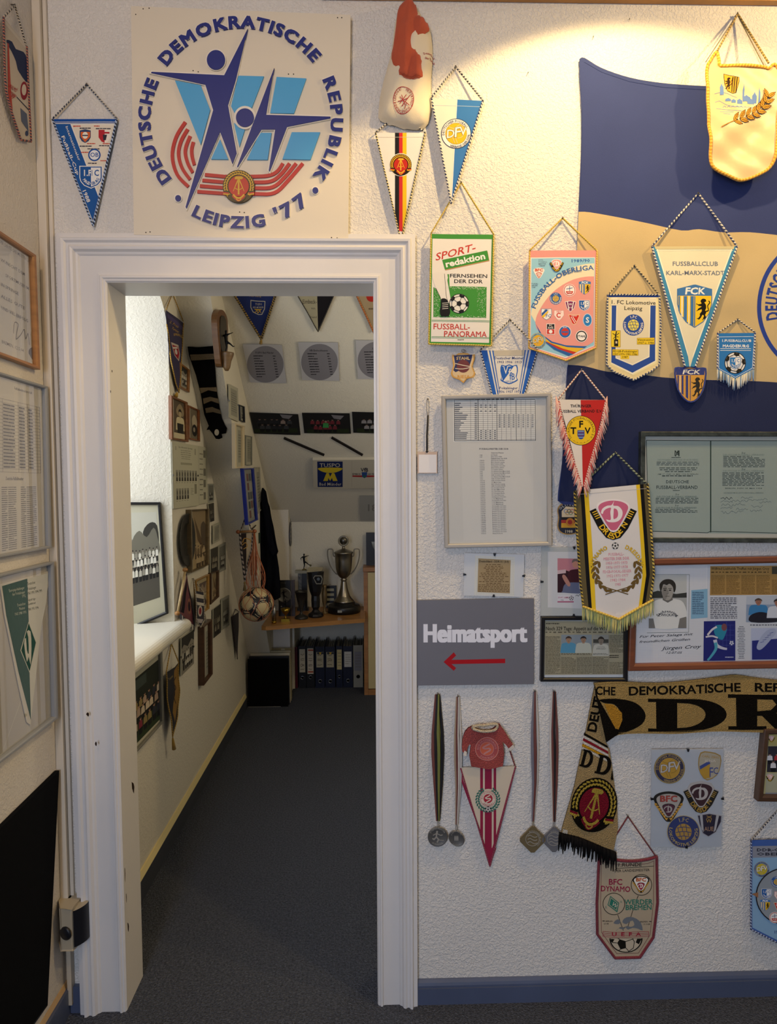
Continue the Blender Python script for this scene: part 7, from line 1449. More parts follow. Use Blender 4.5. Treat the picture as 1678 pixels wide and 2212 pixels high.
for lab, pl, q, dp, bw, col, kind, seed in SMALL:
    r, A = frame('picture_frame' if bw else 'clip_frame', lab, 'picture frame' if bw else 'clip frame', pl, q, dp, bw, col, 'wood' if col[1] in '45678a' and bw > 1.5 else 'plastic', glass=False, group='pictures on the chamber wall', backing='#a8a594')
    A.quadmap(*[tuple(p) for p in A.inner]); picture(A, kind, seed); A.build('print', 'paper', r)
    if bw == 0 and q[1][0]-q[0][0] > 18:
        for a, b in ((0, 3), (1, 2)):
            p = ((q[a][0]+q[b][0])/2, (q[a][1]+q[b][1])/2); v = pl.at(*p, dp+.001); m = MB(); m.box(v-Vector((.003, .004, .004)), v+Vector((.001, .004, .004)), '#6c6c6a'); m.build('clip', 'metal', r)
r, A = frame('picture_frame', 'large black framed old team photo standing on the window sill', 'picture frame', REVEAL, [(255, 1085), (346, 1085), (363, 1326), (262, 1369)], .018, 6, '#131215', 'plastic', glass=False, backing='#b9b49c')
A.quadmap((262, 1108), (338, 1106), (346, 1290), (262, 1318)); picture(A, 'team_bw_big', 31); A.build('print', 'paper', r)
r, A = frame('picture_frame', 'silver framed colour photo of a crowded team below the window sill', 'picture frame', FARL, [(268, 1464), (351, 1401), (355, 1559), (270, 1655)], .020, 3, '#77756c', 'plastic', glass=False, backing='#b3b09c')
A.quadmap((268, 1486), (345, 1422), (349, 1550), (270, 1632)); picture(A, 'color_team', 33); A.build('print', 'paper', r)
# pewter plate
t = thing('pewter_plate', 'dark pewter plate hanging on the wall left of the large faded photo', 'plate', FARL.at(398, 1166)); c = FARL.at(398, 1166); Rp = (FARL.at(398, 1109)-FARL.at(398, 1224)).length/2
m = MB(); m.lathe([(Rp*.55, .002), (Rp*.62, .004), (Rp*.97, .013), (Rp, .015), (Rp*.99, .018), (Rp*.94, .016), (Rp*.64, .014), (Rp*.60, .006), (.001, .005)], c, '#3e3d38', 48, (1, 0, 0)); m.build('dish', 'pewter', t)
# purple pennant
def spennant(label, pl, outline, col, cord, apex, corners, off=.012, draw=None, tassel=None, name='triangular_pennant', cc=('#8a6c2c', '#b8923c'), bar=None, amp=.002, seed=1, r0=.0022):
    r, B = pennant(name, label, outline, col, off, amp, seed, plane=pl, grid=8, fx=.12, fy=.06)
    if draw: draw(B); B.build('print', 'ink', r)
    edge(B, cord, r0, cc[0], cc[1], 4)
    if apex: rope(pl, [corners[0], apex, corners[1]], [off, .004, off], r0*.9, cc[0], cc[1], r, 'hanging_cord', 4); nail(pl.at(*apex, .008), r, pl.n, r=.003)
    if tassel:
        m = MB(); a, b = pl.at(tassel[0], tassel[1], off), pl.at(tassel[2], tassel[3], off); m.tube([a, a+(b-a)*.2, b], [.003, .005, .009], cc[1], k=8); m.build('tassel', 'thread', r)
    return r, B
def dp(B):
    B.poly([(361, 676), (396, 706), (395, 714), (362, 686)], '#4a4068'); B.text('2. Preis', 366, 697, 5, '#b08c4c', .5, w=22, rot=32); B.text('Turnier', 370, 710, 5, '#b08c4c', .5, w=18, rot=32); B.arc('SPRINGE', 380, 745, 20, -75, 5, '#c09a3c', 1, span=60)
    B.push(381, 760, 9, 21, shx=.2); B.poly([(-.9, -1), (.8, -.7), (.8, .3), (.2, .98), (-.5, .4)], '#b4a89c'); B.poly([(-.7, -.75), (.65, -.5), (.65, .25), (.15, .8), (-.4, .3)], '#8c1f2c'); B.poly(ell(0, .0, .3, .3, 8), '#c4bcb4'); B.rect(-.6, -.5, .5, -.32, '#c4bcb4'); B.pop()
spennant('long purple triangular pennant with a red crest, hung at the arch of the window niche', FARL, [(359, 670), (397, 698), (394, 770), (388, 846), (383, 846), (372, 790), (362, 735)], '#2e2848', [(397, 698), (392, 780), (386, 848), (380, 830), (370, 780), (360, 700)], (372.5, 633), [(359, 669), (397, 697)], draw=dp, tassel=(383, 848, 380, 856), seed=4)
# desk flags on a wooden stand, small fan pennant, black and gold pennant below the sill
t = thing('table_flag', 'dark red fringed pennant on a pale wooden rod beside the sill end', 'pennant', FARL.at(400, 1290))
m = MB(); m.tube([FARL.at(400, 1234, .03), FARL.at(384, 1322, .03)], .006, '#b39a6c', k=10); m.build('rod', 'wood', t)
for x, y in ((400, 1231), (383, 1325)):
    m = MB(); m.lathe([(.0005, -.010), (.010, -.006), (.012, 0), (.010, .006), (.0005, .010)], FARL.at(x, y, .03), '#a07038', 14); m.build('knob', 'wood', t)
B = Art(FARL, .024, wave=wavy(.003, 5, .12, .06), grid=8); B.poly([(402, 1238), (404, 1255), (412, 1290), (419, 1350), (404, 1338), (389, 1325), (396, 1280)], '#6c2430'); B.build('cloth', 'satin', t, thick=.001)
B2 = Art(FARL, .0245, wave=B.wave, grid=8); B2.poly([(402, 1250), (403, 1270), (397, 1325), (390, 1322), (397, 1280)], '#1c1a24'); B2.poly(ell(409, 1310, 5, 18, 12), '#8c5c50'); B2.poly(ell(409, 1310, 3, 11, 12), '#2c1c28'); B2.build('print', 'ink', t)
fringe(B, [(389, 1325), (404, 1338), (419, 1351)], 15, 2.2, ['#1c1a1c', '#cfc8b8', '#3a3640'], t, r=.002); m = MB(); m.tube([FARL.at(*p, .026) for p in ((402, 1237), (405, 1262), (413, 1295), (420, 1352))], .0022, '#2a2430', k=6); m.build('edge_cord', 'thread', t)
def d2(B):
    B.poly([(423, 1282), (440, 1286), (441, 1294), (424, 1291)], '#c4bcb0'); B.poly([(424, 1300), (441, 1303), (441, 1309), (425, 1307)], '#c4bcb0'); B.poly(ell(432, 1320, 5, 12, 12), '#c4bcb0'); B.poly(ell(432, 1320, 3, 8, 10), '#8c2c38'); B.poly([(425, 1336), (440, 1338), (437, 1346), (428, 1345)], '#a8a0a0')
spennant('small black, white and red pennant with pale tassels beside the light wooden frame', FARL, [(422, 1276), (440, 1280), (442, 1340), (434, 1354), (424, 1342)], '#201d2c', [(422, 1276), (424, 1342), (434, 1355), (442, 1340), (440, 1280)], (418, 1250), [(422, 1276), (440, 1280)], .040, d2, (442, 1326, 443, 1344), seed=6, cc=('#b8b0a0', '#8c8474'))
def d3(B):
    B.poly([(378, 1448), (386, 1434), (387, 1470), (384, 1520), (376, 1560), (372, 1540), (378, 1500)], '#8a6a38'); B.text('Turnier', 366, 1470, 5, '#a08c5c', .4, w=14, rot=-40); B.line(bez([(382, 1462), (376, 1475), (380, 1485), (375, 1500), (380, 1520)], 3, False), 1.4, '#3a2a20')
spennant('narrow black and gold pennant with a tassel hanging under the window sill', FARL, [(359, 1453), (379, 1441), (386, 1432), (387, 1490), (382, 1545), (373, 1590), (366, 1540), (361, 1490)], '#16141a', [(359, 1453), (361, 1490), (366, 1540), (373, 1592), (383, 1545), (387, 1490), (386, 1432)], (370, 1390), [(359, 1453), (386, 1431)], .030, d3, (373, 1594, 376, 1618), seed=8, amp=.004)
spennant('thin dark triangular pennant near the far end of the chamber wall', FARL, [(502, 1332), (516, 1322), (515, 1360), (512, 1424), (508, 1390)], '#1d141a', [(502, 1332), (508, 1390), (512, 1424)], (509, 1316), [(502, 1332), (516, 1322)], .012, None, None, seed=9, cc=('#2a1c20', '#3a2a2c'))
# striped football sock on the rafter box
t = thing('football_sock', 'long black football sock with beige hoops pinned to the boxed rafter', 'sock', STEP.at(455, 850))
so = [(405, 750), (425, 751), (455, 749), (461, 748), (462, 766), (463, 775), (467, 831), (469, 850), (474, 882), (479, 905), (486, 920), (490, 926), (488, 936), (478, 938), (480, 946), (473, 949), (466, 948), (458, 935), (452, 928), (446, 929), (451, 920), (447, 910), (441, 895), (433, 850), (423, 810), (408, 768)]
A = Art(STEP, .016, wave=wavy(.0015, 3, .1, .05), grid=8); A.poly(so, '#0d0c0e'); A.build('leg', 'black', t, thick=.006)
B = Art(STEP, .0163, wave=A.wave, grid=8)
for q in ([(410, 766), (462, 764), (463, 776), (413, 779)], [(431, 838), (467, 836), (469, 846), (450, 843), (434, 850)], [(438, 861), (454, 857), (471, 861), (473, 872), (456, 866), (440, 873)], [(443, 882), (458, 879), (475, 886), (478, 895), (460, 890), (445, 892)]): B.poly(q, '#8c7c64')
B.build('hoop', 'knit', t)['kind'] = 'stuff'
B = Art(STEP, .0166); B.poly(ell(468, 934, 5, 7, 14), '#a8a492'); B.build('heel_gap', 'plaster_f', t)
# wooden plaque with bronze footballer
t = thing('wooden_plaque', 'oval wooden plaque carrying a bronze footballer on a small bracket', 'plaque', FARL2.at(480, 730))
pq = bez([(466, 690), (468, 676), (474, 669), (482, 673), (488, 686), (490, 705), (490, 740), (488, 770), (484, 790), (479, 794), (474, 786), (470, 750), (467, 715)], 3)
A = Art(FARL2, .026); A.poly([(x+2.5, y) for x, y in pq], '#6c4826'); A.build('board', 'wood', t, thick=.025)
A = Art(FARL2, .030); A.poly(bez([(477, 685), (484, 683), (489, 696), (490, 730), (489, 760), (484, 764), (479, 755), (476, 715)], 3), '#4a4234'); A.build('relief_panel', 'pewter', t, thick=.004)
c = FARL2.at(489, 765, .045); m = MB(); m.lathe([(.008, -.075), (.016, -.06), (.022, -.03), (.030, -.012), (.034, 0), (.034, .006), (.002, .006)], c, '#6e5230', 20); m.build('bracket', 'wood', t)
def figure(root, base, h, col, kick=1, ball_=True, name='footballer', mat_='pewter', sx=1):
    """small cast player striking a ball: one skinned body"""
    J = {'hip': (0, 0, .50), 'chest': (-.02, 0, .74), 'neck': (-.01, 0, .84), 'head': (.0, 0, .93), 'k1': (.02, 0, .26), 'f1': (-.04, 0, .02), 'k2': (.17*kick, -.02, .40), 'f2': (.30*kick, -.02, .28), 't2': (.36*kick, -.02, .30), 't1': (.05, 0, .0), 's1': (-.10, .03, .78), 'e1': (-.22, .05, .68), 'h1': (-.18, .04, .56), 's2': (.08, -.03, .80), 'e2': (.20, -.03, .84), 'h2': (.30, -.03, .88)}
    E = [('hip', 'chest'), ('chest', 'neck'), ('neck', 'head'), ('hip', 'k1'), ('k1', 'f1'), ('f1', 't1'), ('hip', 'k2'), ('k2', 'f2'), ('f2', 't2'), ('chest', 's1'), ('s1', 'e1'), ('e1', 'h1'), ('chest', 's2'), ('s2', 'e2'), ('e2', 'h2')]
    Rr = {'hip': .075, 'chest': .085, 'neck': .035, 'head': .062, 'k1': .045, 'f1': .028, 't1': .02, 'k2': .045, 'f2': .028, 't2': .02, 's1': .045, 'e1': .026, 'h1': .02, 's2': .045, 'e2': .026, 'h2': .02}
    base = Vector(base); m = MB()
    for a, b in E:
        p, q = Vector(J[a]), Vector(J[b]); p.x *= sx; q.x *= sx; P = base+p*h; Q = base+q*h; m.tube([P+(Q-P)*i/4 for i in range(5)], [(Rr[a]+(Rr[b]-Rr[a])*i/4)*h*.85 for i in range(5)], col, k=10)
    for a in J:
        p = Vector(J[a]); p.x *= sx; m.lathe([(Rr[a]*h*.85*math.cos(x), Rr[a]*h*.85*math.sin(x)*(1.25 if a == 'head' else 1)) for x in [-1.5, -1, -.5, 0, .5, 1, 1.5]], base+p*h, col, 10)
    o = m.build(name, mat_, root); rm = o.modifiers.new('r', 'REMESH'); rm.mode = 'VOXEL'; rm.voxel_size = h*.016; rm.use_smooth_shade = True
    if ball_:
        b = base+Vector((.40*kick*sx, -.02, .24))*h; m = MB(); m.lathe([(.07*h*math.cos(x), .07*h*math.sin(x)) for x in [-1.55, -1.2, -.8, -.4, 0, .4, .8, 1.2, 1.55]], b, col, 12); m.build('small_ball', mat_, root)
    return o
figure(t, c+Vector((0, 0, .004)), .105, '#4c4030', kick=1, ball_=False, name='bronze_footballer')
# ---- things pinned to the sloping ceiling
def tp(B):
    B.poly([(541, 648), (573, 651), (572, 668), (566, 680), (558, 680), (546, 674), (541, 664)], '#b8b4a4'); B.poly([(542.5, 650), (571.5, 652.5), (570.5, 667), (565, 678.5), (558, 678.5), (547, 672.5), (542.5, 663)], '#1c2c66'); B.text('TUSPO', 551, 659, 4.4, '#b8b4a4', .6, w=15, rot=3); B.text('BAD MÜNDER', 546, 665, 3.6, '#b8b4a4', .4, w=23, rot=3); B.poly([(548, 666.5), (566, 668), (562, 671), (553, 670)], '#c09a30'); B.line([(549, 675), (555, 671), (557, 676), (561, 671.5), (564, 676)], 1.4, '#c09a30'); B.text('von 1892', 538, 641, 5, '#b8963c', 1, w=26, rot=2)
r, B = spennant('dark blue triangular pennant with gold cord edge, left on the sloping ceiling', ROOF, [(484, 600), (606, 600), (595, 637), (564, 732), (505, 635)], '#1c2c66', [(484, 600), (505, 635), (564, 733), (595, 637), (606, 600)], None, None, .014, tp, (564, 733, 563, 742), seed=11, cc=('#14141c', '#9c7c34'), r0=.005)
spennant('cream and black triangular pennant in the middle of the sloping ceiling', ROOF, [(621, 600), (733, 601), (720, 641), (687, 716), (644, 640)], '#a49c80', [(621, 600), (644, 640), (687, 717), (720, 641), (733, 601)], None, None, .012, lambda B: (B.poly([(684, 601), (731, 602), (719, 641), (687, 714)], '#1c1a1e'), B.text('Eimbeck-', 653, 656, 9, '#4a443a', .5, w=31, wx=.6), B.text('von', 672, 668, 5, '#4a443a', .4, w=9), B.text('Freund', 668, 687, 5, '#4a443a', .4, w=16)), None, seed=12, cc=('#26221e', '#4a443a'), r0=.002)
spennant('cream triangular pennant with orange cord, cut by the door frame at the right', ROOF, [(752, 600), (862, 600), (845, 644), (808, 718), (773, 644)], '#a08c6c', [(752, 600), (773, 644), (808, 720), (845, 644), (862, 600)], None, None, .012, lambda B: (B.circ(803, 640, 12, '#a82c24'), B.words(796, 664, 812, 670, 1, '#6c5a44', .6, 1, 5, (20, 30))), None, seed=13, cc=('#8c4c24', '#b8743c'), r0=.004)
def sheet(name, label, q, col, cat, off=.004, th=.0015, group=None, kind=None, seed=1, corners=True):
    t = thing(name, label, cat, ROOF.at(sum(p[0] for p in q)/4, sum(p[1] for p in q)/4), group); A = Art(ROOF, off+.004, wave=wavy(.0012, seed, .05, .05), grid=12); A.poly(q, col); A.build('sheet', 'paper', t, thick=th); B = Art(ROOF, off+.0042, wave=A.wave, grid=12); return t, B
for lab, q, c, nm in (('left of the three square club sheets with a grey disc on the sloping ceiling', [(524, 743), (609, 745), (619, 828), (540, 826)], (573, 787), 'TUSPO Bad Münder'), ('middle square club sheet with a grey disc on the sloping ceiling', [(644, 739), (730, 740), (733, 823), (653, 821)], (690, 782), 'VfB Eimbeckhausen'), ('club sheet with a grey disc half hidden behind the door frame', [(768, 735), (855, 736), (860, 820), (773, 819)], (812, 778), '1911')):
    t, B = sheet('club_sheet', lab, q, '#b2b1b4', 'paper sheet', group='club sheets on the sloping ceiling', seed=len(lab)); B.circ(c[0], c[1], 39.5, '#7c7a80', n=48); B.text(nm, c[0]-2, c[1]-23, 4, '#26252a', 1.4, al='c', w=40 if len(nm) > 6 else 14)
    for i in range(9): y = c[1]-18+i*5.6; x = c[0]-26+i*.9; B.words(x, y-1.5, x+(20 if i < 8 else 12), y+1.2, 1, '#2c2b30', .8, 1, i, (20, 60)); B.words(c[0]+16+i*.9, y-1.5, c[0]+22+i*.9, y+1.2, 1, '#2c2b30', .8, 1, i, (40, 80))
    B.build('print', 'ink', t)
for i, (lab, q, cols) in enumerate((('dark team photo of players under trees, left of three on the sloping ceiling', [(539, 891), (644, 895), (649, 940), (549, 937)], ['#26282c', '#3a3c40', '#8c7c74']), ('team photo in red shirts with a green goalkeeper on the sloping ceiling', [(652, 892), (755, 893), (758, 937), (657, 936)], ['#6c2c34']), ('team photo in white shirts partly behind the door frame', [(760, 890), (865, 892), (868, 937), (763, 935)], ['#8c8a8c', '#7c7a80']))):
    t, B = sheet('team_photo', lab, q, '#17181a', 'photo', group='team photos on the sloping ceiling', seed=i+3)
    x0, x1, y0 = q[0][0]+6, q[1][0], q[0][1]; B.poly([(x1-40, y0+4), (x1-12, y0+6), (x1-20, y0+14), (x1-34, y0+12)], '#77757a'); B.poly([(x0+4, y0+36), (x1-2, y0+34), (x1-1, y0+43), (x0+6, y0+44)], '#26301f')
    crowd(B, x0+(12 if i else 8), y0+7, x1-(20 if i else 12), y0+42, cols, 6 if i != 2 else 5, i+20, '#7a6458', rows=2, short='#17171a')
    if i == 1: B.poly([(698, 914), (709, 914), (710, 924), (697, 924)], '#3c8c4c'); B.circ(703.5, 911, 2.4, '#8c7464', n=8)
    B.build('print', 'ink', t)
for lab, a, b in (('left of two short dark strips slanting across the sloping ceiling', (613, 947), (700, 984)), ('right of two short dark strips slanting across the sloping ceiling', (716, 946), (783, 984))):
    t = thing('dark_strip', lab, 'strip', ROOF.at((a[0]+b[0])/2, (a[1]+b[1])/2), 'dark strips on the sloping ceiling'); A = Art(ROOF, .008); A.line([a, ((a[0]+b[0])/2+2, (a[1]+b[1])/2+1), b], 4.2, '#1f1c1c'); A.build('strip', 'plastic', t, thick=.007)
def RP(px, py, off): return ROOF.at(px, py, off)
t = thing('club_sign_board', 'white board with blue and yellow club logo and a red striped logo, under the photos', 'sign', ROOF.at(740, 1025)); q = [(675, 994), (900, 992), (900, 1056), (677, 1054)]
A = Art(ROOF, .024); A.poly(q, '#c2bcac'); A.build('board', 'paint', t, thick=.022); A = Art(ROOF, .0243)
A.poly([(685, 997), (740, 997), (740, 1052), (686, 1052)], '#17275c'); A.text('TUSPO', 712.5, 1009, 8, '#c2bcac', .8, al='c', w=45); A.poly(bez([(688, 1011), (712, 1010), (738, 1011), (736, 1016), (722, 1021), (704, 1021), (690, 1016)], 3), '#d0b830'); A.poly([(698, 1039), (705, 1022), (710, 1022), (713, 1030), (717, 1022), (722, 1022), (729, 1039), (719, 1039), (717, 1032), (713, 1039), (709, 1032), (708, 1039)], '#d0b830'); A.text('Bad Münder', 713, 1049, 6.5, '#c2bcac', .8, al='c', w=48)
A.text('VfB', 787, 1019, 8, '#17182c', 2, al='c', w=16); A.poly([(761, 1027), (787, 1027), (787, 1031), (761, 1030)], '#a02c30'); A.poly([(789, 1027), (820, 1027), (820, 1030), (789, 1031)], '#a02c30'); A.text('EIMBECK', 761, 1026, 3.6, '#17182c', 1.5, w=18); A.text('HAUSEN', 794, 1026, 3.6, '#17182c', 1.5, w=18); A.poly([(781, 1020), (793, 1020), (792, 1030), (787, 1033), (782, 1030)], '#2c4c8c'); A.circ(787, 1029, 2.6, '#2c6c4c', n=10); A.line([(759.5, 996), (759.5, 1052)], .5, '#a8a294'); A.build('print', 'ink', t)
t, B = sheet('year_sheet', 'plain white sheet with faint numerals behind the right door frame', [(776, 1071), (880, 1071), (882, 1126), (778, 1125)], '#a6a6a2', 'paper sheet'); B.text('1892', 790, 1104, 14, '#82827e', 1.5, w=50); B.build('print', 'ink', t)
# small badge pennant on the pillar side
PS = Plane((-.588, 0, 0), (1, 0, 0)); t = thing('wimple', 'small dark emblem hanging on the side of the far corner pillar', 'pennant', PS.at(628, 1150))
A = Art(PS, .006); A.poly(bez([(627.2, 1128), (629.5, 1140), (630.6, 1160), (629.5, 1176), (627.8, 1180), (626, 1172), (625.4, 1150)], 2), '#2a2630'); A.build('emblem', 'plastic', t, thick=.005); A = Art(PS, .0063)
for i in range(4): A.poly(ell(628, 1140+i*9, 1.4, 2.4, 8), '#8c8880')
A.build('print', 'ink', t); m = MB(); m.tube([PS.at(626, 1134, .004), PS.at(628, 1117, .004), PS.at(629, 1134, .004)], .0012, '#2a2630', k=5); m.build('hanging_cord', 'thread', t)
# ---- pennant on a wooden rod, football in a net, coat
HY = Plane((0, 1.86, 0), (0, -1, 0))
r, B = pennant('rod_pennant', 'black and cream pennant with twisted cord and gold crest on a wooden rod', [(519, 1152), (546, 1151), (543, 1187), (534, 1216), (529, 1254), (524, 1210)], '#2a2220', 0, .003, 14, plane=HY, grid=8, fx=.15, fy=.08)
B.poly([(532, 1152), (546, 1151), (542, 1187), (533, 1216), (530, 1240), (532, 1200)], '#a8987c'); B.line(bez([(524, 1172), (528, 1163), (540, 1166), (541, 1172)], 3, False), 2, '#a8803c'); B.line(bez([(523, 1178), (530, 1172), (534, 1180), (526, 1186)], 3, False), 1.6, '#a8803c'); B.build('print', 'ink', r)
rope(B, [(518, 1152), (522, 1200), (529, 1255)], .003, .0055, '#17151a', '#8c8078', r, 'edge_cord', 8); rope(B, [(546, 1151), (543, 1187), (534, 1218), (529, 1255)], .002, .003, '#17151a', '#8c8078', r, 'edge_cord', 6); rope(HY, [(519, 1147), (531, 1115), (545, 1147)], .0, .003, '#17151a', '#8c8078', r, 'hanging_cord', 6)
m = MB(); a, b = HY.at(514, 1149), HY.at(550, 1147.5); m.tube([a, b], .0065, '#8a6030', k=12)
m.build('rod', 'wood', r)
for p in (a, b): m = MB(); m.lathe([(.001, -.012), (.009, -.008), (.012, 0), (.009, .008), (.001, .012)], p, '#8c4c24', 14, (1, 0, 0)); m.build('knob', 'wood', r)
m = MB(); a = HY.at(528.5, 1256); b = HY.at(528.5, 1276); m.tube([a, a+(b-a)*.15, a+(b-a)*.3, b], [.003, .007, .005, .011], '#6c5a34', k=10); m.build('tassel', 'thread', r)
d = ray(553.5, 1305); BR_ = .097; t_ = .097*FPX/36.3/ (ray(553.5, 1305).dot(CF)); bc = EYE+d*t_*1.0
t = thing('football', 'old cream football with black triangle pattern hanging in an orange net', 'football', bc-Vector((0, 0, BR_)))
# ball built from an icosahedron: round fields on the 20 faces, black triads between them
fball = bmesh.new(); bmesh.ops.create_icosphere(fball, subdivisions=1, radius=1); rot = Matrix.Rotation(.5, 3, 'X') @ Matrix.Rotation(.35, 3, 'Y') @ Matrix.Rotation(.2, 3, 'Z')
vdir = [(rot @ v.co).normalized() for v in fball.verts]; fdir = [(rot @ f.calc_center_median()).normalized() for f in fball.faces]; fball.free()
bm = bmesh.new(); bmesh.ops.create_uvsphere(bm, u_segments=160, v_segments=80, radius=BR_); m = MB(); vs = [bc+v.co for v in bm.verts]; cs = []; fs = []
for f in bm.faces:
    n_ = f.calc_center_median().normalized(); a1 = max(n_.dot(v) for v in vdir); ang = math.degrees(math.acos(min(1, a1)))
    srt = sorted((n_.dot(v) for v in vdir), reverse=True); col = '#b8a578'
    if ang < 22.5: col = '#bfae82'
    elif ang < 23.8: col = '#16161f'
    elif ang < 25.2: col = '#c4b58c'
    else: col = '#16161f'
    if srt[0]-srt[1] < .028 and 25.2 < ang < 32.8: col = '#c9bc98'
    fs.append(tuple(v.index for v in f.verts)); cs.append(C(col))
m.v = vs; m.f = fs; m.c = cs; m.sm = [True]*len(fs); bm.free(); m.build('ball', 'plastic', t)
net = thing('ball_net', 'orange string net holding the old football from a hook', 'net', bc)
hook = EYE+ray(547, 1150)*((1.93+CAMD)/ray(547, 1150).y)
m = MB(); ns = 9
def npt(u, k):
    """string k at height parameter u: 0 = ball bottom, 1 = just above the ball, 2 = hook"""
    if u <= 1:
        a = -PI/2+u*(PI*.86); an = 2*PI*k/ns; return bc+Vector((math.cos(a)*math.cos(an), math.cos(a)*math.sin(an), math.sin(a)))*(BR_+.0022)
    p = npt(1, k); q = hook+Vector((math.cos(2*PI*k/ns)*.006, math.sin(2*PI*k/ns)*.006, 0)); f = u-1; v = p+(q-p)*f; s_ = (1-f)**1.3*.035*math.sin(PI*min(1, f*1.6)); o = (v-bc-(hook-bc)*f); o.z = 0
    return v+(o.normalized()*s_ if o.length > 1e-6 else Vector())
for k in range(ns):
    for sg in (1, -1):
        P = []
        for i in range(40):
            u = 2*i/39; tri_ = abs(((u*5) % 2)-1) if u < 1.35 else abs(((1.35*5) % 2)-1)*max(0, 1-(u-1.35)*1.6)
            P.append(npt(u, k+sg*.5*tri_))
        m.tube(P, .0014, '#b0603c' if sg > 0 else '#c0764c', k=4)
m.build('mesh', 'thread', net)
m = MB(); m.tube([hook+Vector((0, 0, -.03)), hook, hook+Vector((-.01, .03, .02)), hook+Vector((-.01, .14, .03))], .004, '#6c5038', k=8); m.build('hook', 'metal', net)
m = MB(); 
for i in range(7): a = 2*PI*i/7; m.tube([hook+Vector((math.cos(a)*.008, math.sin(a)*.008, .0)), hook+Vector((math.cos(a)*.020, math.sin(a)*.014, -.10)), hook+Vector((math.cos(a)*.014, math.sin(a)*.012, -.25-.03*(i % 3)))], .0022, ['#b0603c', '#a0522c', '#c0764c'][i % 3], k=5)
m.build('loose_strings', 'thread', net)
CY = Plane((0, 2.30, 0), (0, -1, 0)); t = thing('coat', 'long black coat hanging from the sloping ceiling behind the football', 'coat', CY.at(585, 1180))
co = [(566, 1054), (572, 1062), (576, 1086), (580, 1096), (584, 1120), (590, 1150), (595, 1175), (599, 1193), (596, 1200), (600, 1230), (602, 1256), (604, 1292), (594, 1296), (586, 1290), (570, 1290), (563, 1290), (562, 1230), (562, 1180), (561, 1120), (561, 1080)]
A = Art(CY, .03, wave=lambda x, y: .014*math.sin((x-560)*.35+(y-1050)*.008)*(min(1, (y-1050)/80))+.004*math.sin(y*.05), grid=6); A.poly(co, '#0c0d13'); A.build('body', 'black', t, thick=.05)
A = Art(CY, .055, wave=lambda x, y: .008*math.sin((x-560)*.5), grid=6); A.poly([(566, 1062), (574, 1070), (582, 1115), (590, 1170), (597, 1193), (590, 1200), (582, 1190), (574, 1140), (566, 1090)], '#0f1016'); A.build('sleeve', 'black', t, thick=.03)
t = thing('green_cloth', 'small dark green cloth hanging between the net strings and the coat', 'cloth', CY.at(556, 1165)); A = Art(Plane((0, 2.2, 0), (0, -1, 0)), 0, wave=lambda x, y: .006*math.sin(x*.4), grid=5); A.poly([(548, 1159), (553, 1153), (562, 1150), (562, 1173), (554, 1176), (552, 1166)], '#2c3c34'); A.build('cloth', 'cotton', t, thick=.004)
# ================================================================ shelf, trophies, folders, cabinet
def ZP(px, py, z): d = ray(px, py); return EYE+d*((z-EYE.z)/d.z)
SZ = .600
a, b = ZP(574, 1353, SZ), ZP(788, 1336, SZ)
t = thing('corner_shelf', 'light wooden shelf board across the far corner carrying the trophies', 'shelf', ((a.x+b.x)/2, a.y, SZ-.026))
m = MB(); lp = [(a.x, a.y), (b.x, b.y), (b.x, 2.858), (-.586, 2.858), (-.586, 2.734), (X2+.001, 2.734), (X2+.001, a.y+.01)]
m.prism([(x, y, SZ) for x, y in lp], [(x, y, SZ-.026) for x, y in lp], '#a0713c'); m.build('board', 'wood', t, bevel=.002)
def onshelf(px, py): v = ZP(px, py, SZ); return v
def ppm(v): return FPX/((v-EYE).dot(CF))
# big silver cup
c = onshelf(743, 1322); c.y = min(c.y, 2.72); k = 1/ppm(c); U = lambda px: px*k
t = thing('trophy_cup', 'tall silver lidded trophy cup with two handles on a black base', 'trophy', c)
m = MB(); m.lathe([(U(33), 0), (U(35), U(1)), (U(35), U(13)), (U(33), U(16)), (U(24), U(17)), (U(24), U(22)), (.001, U(22))], c, '#0e0d0d', 48); m.build('base', 'plastic', t)
P_ = [(21, 22), (22, 24), (21, 26), (14, 34), (13, 36), (8, 52), (6, 66), (5.5, 68), (7, 70), (7, 71.5), (5, 73), (9, 76), (14, 82), (17, 94), (18.5, 112), (19, 126), (20.5, 128), (20.5, 130), (19, 131), (15, 133), (8, 136), (4, 137), (3, 140), (2.5, 144), (.1, 144)]
m = MB(); m.lathe([(U(r_), U(h)) for r_, h in P_], c, '#8d877c', 48); m.build('cup_body', 'metal', t)
m = MB(); m.box(c+Vector((-U(12), -U(35.8), U(6))), c+Vector((-U(3), -U(34.2), U(11))), '#8a8370'); m.build('name_plate', 'metal', t)
tc_ = c+Vector((0, 0, U(154))); m = MB(); m.tube([tc_+Vector((math.cos(x)*U(10), 0, math.sin(x)*U(10))) for x in [2*PI*i/24 for i in range(24)]], U(1.7), '#857d6c', k=8, closed=True); m.build('lid_wreath', 'metal', t)
m = MB(); m.lathe([(.0005, -U(1.2)), (U(7.5), -U(1)), (U(8), 0), (U(7.5), U(1)), (.0005, U(1.4))], tc_, '#5a564e', 20, (0, 1, 0)); m.build('lid_emblem', 'metal', t)
for s_ in (-1, 1):
    m = MB(); hp = bez([(s_*19, 120), (s_*22, 124), (s_*22.5, 134), (s_*25, 136.5), (s_*31, 136.5), (s_*34, 133), (s_*33.5, 118), (s_*29, 102), (s_*22, 90), (s_*15, 82)], 4, False); m.tube([c+Vector((U(x), 0, U(z))) for x, z in hp], U(1.2), '#857e70', k=8); m.build('handle', 'metal', t)
